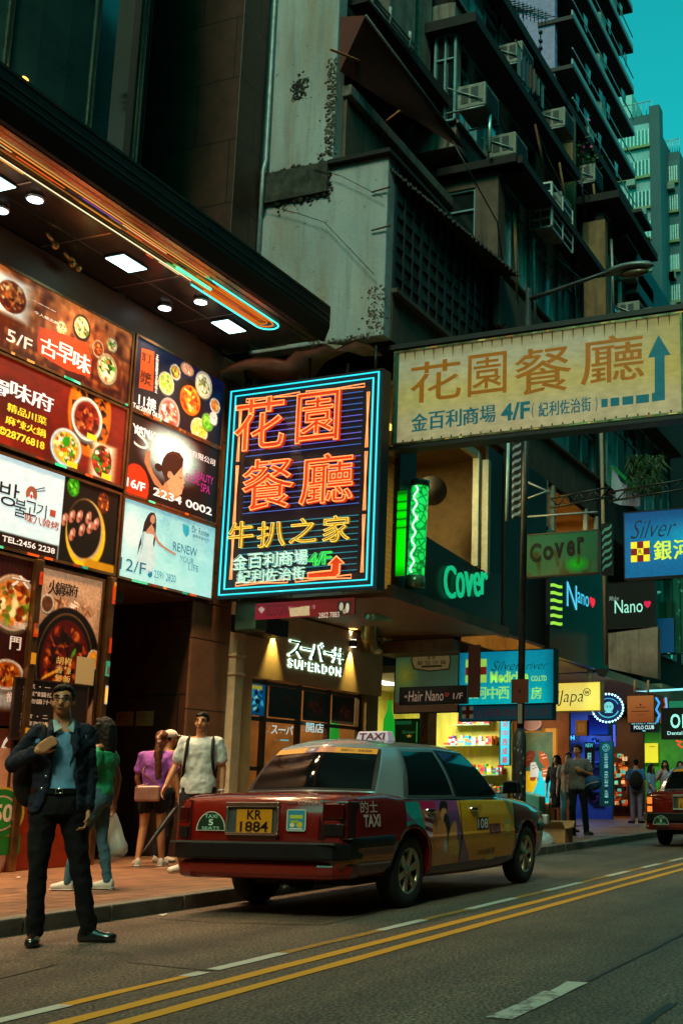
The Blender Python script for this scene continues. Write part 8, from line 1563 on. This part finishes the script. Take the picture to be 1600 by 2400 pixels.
    # clothes
    def sleeves(m, frac, r0, r1, flare=0.):
        for q in 'rl':
            sh, el, wr = g['s' + q], g['e' + q], g['w' + q]; a = .94 if female else 1.
            if frac <= 1: e = sh * (1 - frac) + el * frac; cap(m, [Wd(g['nek'] * .55 + sh * .45 + V(0, 0, -.03)), Wd(sh), Wd(sh * .5 + e * .5), Wd(e)], [x * s * a for x in (.060, r0, r0 * .97, r1)])
            else: e = el * (2 - frac) + wr * (frac - 1); cap(m, [Wd(g['nek'] * .55 + sh * .45 + V(0, 0, -.03)), Wd(sh), Wd(sh * .5 + el * .5), Wd(el), Wd(el * .5 + e * .5), Wd(e)], [x * s * a for x in (.060, r0, r0 * .93, r0 * .84, r1 * 1.1, r1)])
    if top:
        m = MB(); tors(m, 1.05 + top.get('loose', 0), top.get('hem', .86), (1.462 if not jacket else 1.40) if not top.get('off') else 1.39, .008, top.get('flare', 0)); 
        if top.get('sleeve', .55): sleeves(m, top.get('sleeve', .55), top.get('r', .066), top.get('r1', .064))
        if top.get('off'):
            for q in (1, -1): cap(m, [Wd((q * .10, .05, 1.36)), Wd((q * .2, 0, 1.35)), Wd((q * .235, -.01, 1.26))], [x * s for x in (.07, .085, .075)])
        put_mesh(fuse(m, max(vox, .010), 'top', 3, top.get('wr', .02), .09), top.get('name', 'shirt'), top['mat'])
    if bottom:
        m = MB(); tors(m, 1.0, .84, bottom.get('waist', 1.02 if (top or {}).get('hem', .86) > .9 else .93), .010); L = bottom.get('len', 1.)
        for q in 'rl':
            hp, kn, an = g['h' + q], g['k' + q], g['a' + q]; r = bottom.get('r', .060)
            if L >= 1: cap(m, [Wd(hp + V(0, 0, -.01)), Wd(hp * .5 + kn * .5), Wd(kn), Wd(kn * .5 + an * .5), Wd(an + V(0, 0, .0))], [x * s for x in (.104, .083, r * 1.15, r * 1.05, r)])
            elif bottom.get('skirt'): pass
            else: e = hp * (1 - L) + kn * L; cap(m, [Wd(hp), Wd(hp * .5 + e * .5), Wd(e)], [x * s for x in (.110, .102, .095)])
        if bottom.get('skirt'):
            zz = bottom['skirt']; rings = []
            for z in np.linspace(.98, zz, 8): k_ = 1 + .25 * (.98 - z); rings.append([tuple(Wd((.17 * k_ * math.cos(a), .125 * k_ * math.sin(a), z))) for a in np.linspace(0, 6.283, 23)[:-1]])
            m.loft(rings)
        put_mesh(fuse(m, max(vox, .010), 'bottom', 3, bottom.get('wr', .028), .07), bottom.get('name', 'trousers'), bottom['mat'])
    if jacket:
        m = MB(); sh = (g['sr'] - g['sl'])[:2]; sh = sh / np.linalg.norm(sh); fw = V(-sh[1], sh[0]); O, I = [], []
        for z in np.linspace(jacket['hem'], 1.475, 22):
            pr = [(.86, .192, .150), (1.06, .172, .138), (1.2, .174, .14), (1.32, .184, .142), (1.38, .172, .124), (1.43, .128, .100), (1.475, .080, .080)]
            rx = np.interp(z, [q[0] for q in pr], [q[1] for q in pr]); ry = np.interp(z, [q[0] for q in pr], [q[2] for q in pr]); f = np.clip((z - .95) / .52, 0, 1); c = g['pel'] * (1 - f) + g['nek'] * f
            oR = np.interp(z, [.85, 1.0, 1.2, 1.40, 1.475], jacket['open_r']); oL = np.interp(z, [.85, 1.0, 1.2, 1.40, 1.475], jacket['open_l']); ro, ri = [], []
            for a in np.linspace(90 - oR, 90 + oL - 360, 40):
                a = math.radians(a); 
                for lst, k in ((ro, 1.), (ri, -.022)):
                    x, y = (rx + (0 if k == 1. else k)) * math.cos(a), (ry + (0 if k == 1. else k)) * math.sin(a); lst.append(tuple(Wd((c[0] + sh[0] * x + fw[0] * y, c[1] + sh[1] * x + fw[1] * y, z))))
            O.append(ro); I.append(ri)
        n = len(O[0]); nz = len(O); rings = [O[j] + I[j][::-1] for j in range(nz)]; m.loft(rings)
        sleeves(m, 1.86, .062, .044)
        for q in (1, -1): nx = g['nek'][0]; cap(m, [Wd((nx + q * .075, .02, 1.465)), Wd((nx + q * .075, .10, 1.40)), Wd((nx + q * .085, .135, 1.28)), Wd((nx + q * .06, .14, 1.16))], [.022 * s, .026 * s, .022 * s, .010 * s])
        put_mesh(fuse(m, .0085, 'jacket', 2, .034, .06), 'jacket', jacket['mat'])
    if shoes:
        for q in 'rl':
            an, f = g['a' + q], V(*g['f' + q], 0); f = f / np.linalg.norm(f); pitch = shoes.get('pitch_' + q, 0.); up = V(0, 0, 1); fd = f * math.cos(pitch) + up * math.sin(pitch); b = an + V(0, 0, -.085 + .028); m = MB()
            sd = V(f[1], -f[0], 0); rings = []
            for u, w_, h_ in ((-.072, .024, .045), (-.06, .036, .075), (-.01, .040, .085), (.06, .042, .062), (.12, .047, .046), (.17, .042, .036), (.20, .024, .026)):
                c = b + fd * u * (.86 if female else .95); rings.append([tuple(Wd(c + sd * w_ * math.cos(a) + up * ((h_ if math.sin(a) > 0 else .028) * math.sin(a)))) for a in np.linspace(0, 6.283, 15)[:-1]])
            m.loft(rings); sho = put_mesh(m.mesh('shoe'), 'shoe', shoes['mat'])
            if shoes.get('sole'):
                m = MB(); rings = []
                for u, w_ in ((-.082, .026), (-.06, .040), (0, .044), (.1, .050), (.17, .046), (.208, .024)):
                    c = b + fd * u * (.86 if female else .95); rings.append([tuple(Wd(c + sd * w_ * math.cos(a) + up * (-.022 + .012 * math.sin(a)))) for a in np.linspace(0, 6.283, 13)[:-1]])
                m.loft(rings); put_mesh(m.mesh('sole'), 'sole', shoes['sole'], sho)
    t['_h'] = 0; del t['_h']; return t, g, Wd, Hd, put_mesh
def tocam(x, y, turn=0.):
    f = -V(x, y) / math.hypot(x, y); a = math.radians(turn); return V(f[0] * math.cos(a) - f[1] * math.sin(a), f[0] * math.sin(a) + f[1] * math.cos(a))
NAVY = cloth('navy_suit', (.010, .017, .030)); NAVYT = cloth('black_trousers', (.0045, .0045, .006)); SHIRT = cloth('blue_shirt', (.13, .33, .52), .7); LEATH = mat('black_leather', (.010, .009, .008), .22, var=.2, coat=.5)
# the man in the suit, standing on the road by the kerb
mp = PZ(150, 2212); SKM = mat('skin_lit', (.50, .21, .095), .5, var=.1, scale=12)
t, g, Wd, Hd, pm = person('man in a navy suit and pale blue shirt standing on the road', (6.58, 6.02, 0), tocam(6.58, 6.02, 4), 1.80,
    dict(hr=(.155, 0, .93), hl=(-.015, 0, .93), kr=(.165, .02, .50), kl=(-.095, .01, .50), ar=(.145, -.02, .085), al=(-.19, -.02, .085), fr=(.15, 1), fl=(-.85, .55), pel=(.07, 0, .95), nek=(.085, -.01, 1.46), sr=(.235, -.01, 1.40), sl=(-.07, -.01, 1.40), er=(.375, -.07, 1.18), wr=(.235, .17, 1.265), dr=(-.75, .25, .62), el=(-.115, -.03, 1.11), wl=(-.115, .04, .86), head=(.10, .03, 1.615)),
    vox=.0068, top=dict(mat=SHIRT, hem=1.0, sleeve=0, name='shirt', wr=.015, loose=-.085), bottom=dict(mat=NAVYT, r=.056), shoes=dict(mat=LEATH), hair='short', glasses=True, headyaw=12, skin=SKM, jacket=dict(mat=NAVY, hem=.86, open_r=[44, 28, 20, 16, 22], open_l=[38, 34, 31, 26, 28]), curl=.75)
m = MB()
for q in (1, -1): m.prism([tuple(Wd((.083 + q * .012, .118, 1.425))), tuple(Wd((.085 + q * .058, .085, 1.495))), tuple(Wd((.085 + q * .070, .06, 1.48))), tuple(Wd((.083 + q * .060, .122, 1.392)))], tuple(Wd((0, .012, 0)) - Wd((0, 0, 0))))
pm(m.mesh('collar'), 'collar', cloth('pale_collar', (.34, .46, .47)))
m = MB(); rg = [[tuple(Wd((.072 + .178 * math.cos(a), .135 * math.sin(a) + .0, z))) for a in np.linspace(0, 6.283, 31)[:-1]] for z in (.985, 1.02)]; m.loft(rg, cap=False); pm(m.mesh('belt'), 'belt', LEATH)
m = MB(); m.tube([Wd((x + .072, .142, z)) for x, z in ((.03, .988), (-.012, .988), (-.012, 1.018), (.03, 1.018))], .004, 6, closed=True); pm(m.mesh('belt_buckle'), 'belt_buckle', CHROME)
m = MB()
for x, z in ((.085, 1.10), (.105, 1.02)): m.ell(Wd((x + .085, .150, z)), (.009, .009, .009), nu=8, nv=6)
pm(m.mesh('jacket_button'), 'jacket_button', CHROME)
m = MB(); m.ell(Wd((.25, -.20, 1.10)), (.11, .13, .22)); bp = fuse(m, .02, 'rucksack', 3); bp.materials.append(cloth('black_rucksack', (.010, .010, .011))); o = bpy.data.objects.new('rucksack', bp); SC.collection.objects.link(o); tag(o, 'black rucksack slung behind the shoulder of the man in the suit', 'bag')
m = MB(); m.tube([Wd(p) for p in ((.24, -.13, 1.30), (.22, -.05, 1.455), (.205, .07, 1.43), (.195, .15, 1.31))], .016, 6); tag(m.build('rucksack_strap', [MATS['black_rucksack']]), 'black strap gripped at the chest of the man in the suit', 'strap')
# woman in the green top with a carrier bag
JEAN = cloth('blue_jeans', (.045, .12, .16)); WSH = mat('white_trainer', (.55, .52, .46), .5, var=.15); SOLE = mat('pale_sole', (.5, .46, .40), .6); GRT = cloth('green_top', (.02, .30, .13), .8)
gp_ = PX(222, 2080, 8.95); t, g, Wd, Hd, pm = person('woman in an off shoulder green top and jeans walking behind the man in the suit', (8.95, 7.84, .12), V(-.32, .95), 1.60,
    dict(hr=(.08, .02, .92), hl=(-.08, -.02, .92), kr=(.08, -.03, .50), kl=(-.08, .16, .51), ar=(.08, -.12, .09), al=(-.08, .22, .09), fr=(.02, 1), fl=(-.02, 1), er=(.26, -.08, 1.12), wr=(.25, -.06, .86), el=(-.23, .06, 1.12), wl=(-.22, .16, .92)), female=True, top=dict(mat=GRT, hem=.95, sleeve=0, off=True, wr=.03), bottom=dict(mat=JEAN, r=.050), shoes=dict(mat=WSH, sole=SOLE), hair='long', skin=SKIN2, headyaw=15, facefeat=False)
hb = Wd((.25, -.06, .78)); cb_ = thing('carrier_bag', 'translucent white plastic carrier bag hanging from the hand of the woman in green', 'bag', tuple(hb - V(0, 0, .42)))
m = MB(); rings = []; fx = V(-.2, -.98, 0); sx = V(.98, -.2, 0)
for k, (z, w_, d_) in enumerate(((0, .012, .01), (-.06, .045, .03), (-.14, .085, .05), (-.24, .13, .075), (-.34, .165, .095), (-.40, .165, .095), (-.44, .12, .07), (-.455, .04, .03))):
    c = hb + V(0, 0, z) + fx * (.10 * (-z)); rings.append([tuple(c + fx * w_ * math.cos(a) + sx * d_ * math.sin(a) + V(0, 0, .03 * math.cos(a) * (z < -.3))) for a in np.linspace(0, 6.283, 25)[:-1]])
m.loft(rings); bm_ = bpy.data.materials.new('thin_plastic'); bm_.use_nodes = True; n_ = bm_.node_tree; P_ = n_.nodes['Principled BSDF']; P_.inputs['Base Color'].default_value = (.55, .60, .58, 1); P_.inputs['Roughness'].default_value = .35; tr = n_.nodes.new('ShaderNodeBsdfTranslucent'); tr.inputs[0].default_value = (.6, .66, .64, 1); tp = n_.nodes.new('ShaderNodeBsdfTransparent'); m1 = n_.nodes.new('ShaderNodeMixShader'); m1.inputs[0].default_value = .4; m2 = n_.nodes.new('ShaderNodeMixShader'); m2.inputs[0].default_value = .25
n_.links.new(P_.outputs[0], m1.inputs[1]); n_.links.new(tr.outputs[0], m1.inputs[2]); n_.links.new(m1.outputs[0], m2.inputs[1]); n_.links.new(tp.outputs[0], m2.inputs[2]); n_.links.new(m2.outputs[0], n_.nodes['Material Output'].inputs[0])
o = m.build('bag_skin', [bm_], cb_); d_ = o.modifiers.new('crumple', 'DISPLACE'); d_.texture = bpy.data.textures['crumple']; d_.strength = .03
m = MB(); c = hb + V(0, 0, -.37) + fx * .04; m.box(tuple(c + V(-.05, -.11, -.05)), tuple(c + V(.05, .11, .03)), 0, lin('#3c3428')); m.box(tuple(c + V(-.04, -.02, .031)), tuple(c + V(.04, .09, .07)), 0, lin('#a89020')); m.build('shopping', [PRINT], cb_)
# couple with the umbrella: woman in purple seen from behind, man in the white tee
PUR = cloth('purple_shirt', (.30, .09, .42), .8); SHO = cloth('dark_shorts', (.010, .012, .020)); 
pw_ = (11.85, 9.55, .12)
t, g, Wd, Hd, pm = person('woman in a purple shirt and dark shorts with a long ponytail, seen from behind', pw_, V(.80, .45), 1.64,
    dict(kr=(.10, .05, .49), kl=(-.11, .04, .49), ar=(.145, .02, .085), al=(-.14, -.05, .09), fr=(.2, 1), fl=(-.35, .9), er=(.27, -.02, 1.13), wr=(.31, .02, .88), el=(-.24, .05, 1.13), wl=(-.2, .16, .95), head=(.05, .03, 1.63)), female=True, top=dict(mat=PUR, hem=.94, sleeve=.62, r=.072, r1=.080, loose=.10, wr=.035), bottom=dict(mat=SHO, len=.42), shoes=dict(mat=WSH, sole=SOLE), hair='tail', hairm=AUB, skin=SKIN, headyaw=20, facefeat=False)
bw = Wd((-.05, -.20, .93)); hbg = thing('shoulder_bag', 'dusty pink shoulder bag resting on the back of the woman in purple', 'bag', tuple(bw - V(0, 0, .1))); m = MB(); 
a_ = math.atan2(-.80, .45); M_ = Matrix.Translation(Vector(bw)) @ Matrix.Rotation(math.atan2(.45, .80) + math.pi / 2, 4, 'Z'); m.box((-.15, -.035, -.10), (.15, .035, .09), M=M_); o = m.build('bag_body', [mat('pink_leather', (.28, .13, .10), .35, var=.25)], hbg, bevel=.03, seg=3)
m = MB(); m.tube([M_ @ Vector((-.13, 0, .08)), Wd((-.15, -.12, 1.2)), Wd((-.05, -.05, 1.46)), Wd((.06, .08, 1.40)), Wd((.16, .10, 1.1)), M_ @ Vector((.13, .03, .08))], .008, 6); m.build('bag_strap', [MATS['pink_leather']], hbg)
u0 = Wd((.325, .03, .80)); u1 = PX(331, 2003, 11.55); um = thing('umbrella', 'furled black umbrella held slanting down by the woman in purple', 'umbrella', tuple(u1)); m = MB(); dd = (u1 - u0); m.tube([u0 + dd * f for f in (0, .08, .12, .3, .6, .92, 1.0)], [.010, .010, .028, .036, .030, .012, .006], 10); m.build('canopy_folded', [mat('black_nylon', (.008, .008, .009), .5, bump=.5, bscale=30)], um)
m = MB(); m.tube([u0 + V(0, .09 * math.sin(a) * .5 + .0, .05 * (1 - math.cos(a))) for a in np.linspace(0, 4.2, 10)], .011, 8); m.build('crook_handle', [mat('brown_crook', (.16, .08, .04), .4)], um)
t, g, Wd, Hd, pm = person('person in a white baseball cap half hidden behind the woman in purple', (12.5, 9.90, .12), V(.72, -.4), 1.68, {}, female=True, top=dict(mat=cloth('mustard_top', (.28, .17, .04)), sleeve=.6), bottom=dict(mat=SHO), shoes=dict(mat=WSH), hair='cap', vox=.014)
WTE = cloth('white_tee', (.50, .56, .55), .85, scale=4)
t, g, Wd, Hd, pm = person('young man in a loose white T-shirt with rucksack straps walking behind the taxi', (11.2, 8.42, .12), tocam(11.2, 8.42, -8), 1.80,
    dict(er=(.26, .0, 1.15), wr=(.335, .10, .92), el=(-.25, -.04, 1.13), wl=(-.26, .02, .87), kr=(.10, .12, .50), ar=(.10, .02, .09)), top=dict(mat=WTE, hem=.84, sleeve=.68, r=.066, r1=.072, loose=.08, wr=.03), bottom=dict(mat=SHO), shoes=dict(mat=WSH), hair='short', vox=.0085, headyaw=8)
for i, q in enumerate((.125, -.135)):
    m = MB(); m.tube([Wd((q * 1.02, -.10, 1.40)), Wd((q, -.02, 1.475)), Wd((q * 1.04, .09, 1.43)), Wd((q * 1.08, .135, 1.30)), Wd((q * 1.2, .12, 1.14)), Wd((q * 1.35, .02, 1.02))], .017, 6); tag(m.build('rucksack_strap', [MATS['black_rucksack']]), ['dark strap over the shoulder nearer the woman in purple on the white T-shirt', 'dark strap over the outer shoulder of the white T-shirt'][i], 'strap')
m = MB(); m.ell(Wd((-.03, -.22, 1.15)), (.15, .15, .24)); o = m.build('rucksack', [MATS['black_rucksack']]); tag(o, 'dark rucksack on the back of the young man in white', 'bag')
m = MB(); rg = MB(); cc = Wd((-.26, .015, .885)); m.tube([cc + V(.036 * math.cos(a), .036 * math.sin(a), 0) for a in np.linspace(0, 6.28, 13)[:-1]], .01, 6, closed=True); tag(m.build('wrist_watch', [mat('white_strap', (.6, .6, .6), .4)]), 'white watch on the wrist of the young man in white', 'watch')
# walkers by the pharmacy
BLK = cloth('black_dress', (.006, .006, .007)); PAT = cloth('patterned_shirt', (.20, .17, .15), var=.9, scale=22); GRY = cloth('grey_tee', (.16, .16, .15)); DJ = cloth('dark_jeans', (.012, .014, .018)); BSH = mat('black_shoe', (.008, .008, .008), .4)
person('woman in a black dress with long hair walking past the shoe poster', (25.0, 9.03, .12), tocam(25, 9.03, -14), 1.68, dict(er=(.25, -.06, 1.12), wr=(.25, -.02, .86), kr=(.09, .08, .48), ar=(.09, .0, .09)), female=True, vox=.016, top=dict(mat=BLK, hem=.80, sleeve=.95, loose=.06, name='dress'), bottom=dict(mat=BLK, len=.2, skirt=.52, name='skirt'), shoes=dict(mat=BSH), hair='long', headyaw=18)
person('man in a patterned shirt between the woman in black and the man in grey', (23.9, 8.36, .12), tocam(23.9, 8.36, -5), 1.70, dict(kr=(.1, .10, .49)), vox=.016, top=dict(mat=PAT, sleeve=.7, loose=.05), bottom=dict(mat=JEAN, r=.062), shoes=dict(mat=BSH), hair='crop', skin=SKIN2, headyaw=20)
t, g, Wd, Hd, pm = person('man in a grey T-shirt and dark jeans with a blue shoulder bag, looking aside', (22.3, 7.60, .12), tocam(22.3, 7.6, -6), 1.80, dict(er=(.27, -.05, 1.14), wr=(.26, .02, .88), el=(-.28, -.02, 1.15), wl=(-.10, .17, 1.24), dl=(.8, .25, .4), kr=(.10, .12, .49), ar=(.10, .02, .085), al=(-.16, -.05, .09), kl=(-.13, .0, .49)), vox=.014, top=dict(mat=GRY, hem=.88, sleeve=.62, loose=.04, wr=.025), bottom=dict(mat=DJ, r=.062), shoes=dict(mat=BSH), hair='short', headyaw=38)
sb_ = thing('shoulder_bag', 'blue shoulder bag with a pale stripe on the hip of the man in grey', 'bag', tuple(Wd((-.27, .03, .88)))); m = MB(); c = Wd((-.30, .05, 1.0)); m.ell(tuple(c), (.10, .19, .15)); m.build('bag_body', [cloth('blue_bag', (.02, .10, .22), .6)], sb_); m = MB(); m.tube([tuple(c + V(-.09, .14, -.06)), tuple(c + V(-.105, 0, -.0)), tuple(c + V(-.09, -.15, .03))], .012, 6); m.build('bag_stripe', [mat('pale_stripe', (.5, .55, .6), .5)], sb_); m = MB(); m.tube([tuple(c + V(-.02, .1, .12)), tuple(Wd((-.16, .12, 1.3))), tuple(Wd((-.12, .0, 1.475)))], .014, 6); m.build('bag_strap', [MATS['blue_bag']], sb_)
BLS = cloth('blue_shirt_bright', (.04, .16, .42)); LBL = cloth('pale_blue_shirt', (.16, .30, .50)); LIL = cloth('lilac_top', (.36, .30, .40)); LTR = cloth('lavender_trousers', (.16, .16, .28))
t, g, Wd, Hd, pm = person('man in a blue shirt with a black rucksack seen from behind near the far taxi', (30.7, 8.78, .12), V(.9, .25), 1.72, {}, vox=.018, top=dict(mat=BLS, sleeve=.7), bottom=dict(mat=LTR), shoes=dict(mat=BSH), facefeat=False)
m = MB(); m.ell(tuple(Wd((0, -.2, 1.16))), (.16, .19, .26)); tag(m.build('rucksack', [MATS['black_rucksack']]), 'black rucksack on the back of the man in the blue shirt', 'bag')
person('woman with long dark hair in a pale blue shirt near the far taxi', (31.2, 8.48, .12), V(-.2, -.95), 1.60, dict(er=(.24, .05, 1.12), wr=(.22, .2, 1.0)), female=True, vox=.018, top=dict(mat=LBL, sleeve=.8, hem=.8), bottom=dict(mat=LTR), shoes=dict(mat=BSH), hair='long')
person('woman in a lilac top and black skirt facing the street near the far taxi', (31.4, 8.14, .12), tocam(31.4, 8.1), 1.70, dict(er=(.26, .02, 1.15), wr=(.12, .16, 1.38), dr=(-.2, -.1, 1)), female=True, vox=.018, top=dict(mat=LIL, sleeve=.8, hem=.9), bottom=dict(mat=SHO), shoes=dict(mat=BSH), hair='long')
person('woman in a black top with bare arms right beside the far taxi', (31.6, 7.76, .12), tocam(31.6, 7.7, 10), 1.68, {}, female=True, vox=.018, top=dict(mat=BLK, sleeve=.3), bottom=dict(mat=SHO), shoes=dict(mat=BSH), hair='long', headyaw=10)
person('person with dark hair almost hidden behind the far taxi', (32.4, 7.60, .12), V(-.3, -.9), 1.70, {}, vox=.02, top=dict(mat=BLK, sleeve=.7), bottom=dict(mat=SHO), shoes=dict(mat=BSH))

Rs = random.Random(40)
for i, (x, y) in enumerate(((255, 2160), (170, 2170), (380, 2148), (620, 2086), (160, 2046), (40, 2060), (255, 2088), (545, 2052))):
    z = .121 if y < 2100 and i > 3 else .003; c = PZ(x, y, z); m = MB(); m.add([tuple(c + V(Rs.uniform(-.05, .05), Rs.uniform(-.04, .04), .004 + .02 * Rs.random())) for _ in range(4)], [(0, 1, 2), (0, 2, 3)]); tag(m.build('paper_scrap', [mat('litter_paper', (.5, .48, .42), .8)]), 'small pale paper scrap lying near the kerb on the left', 'litter', 'paper scraps by the kerb')
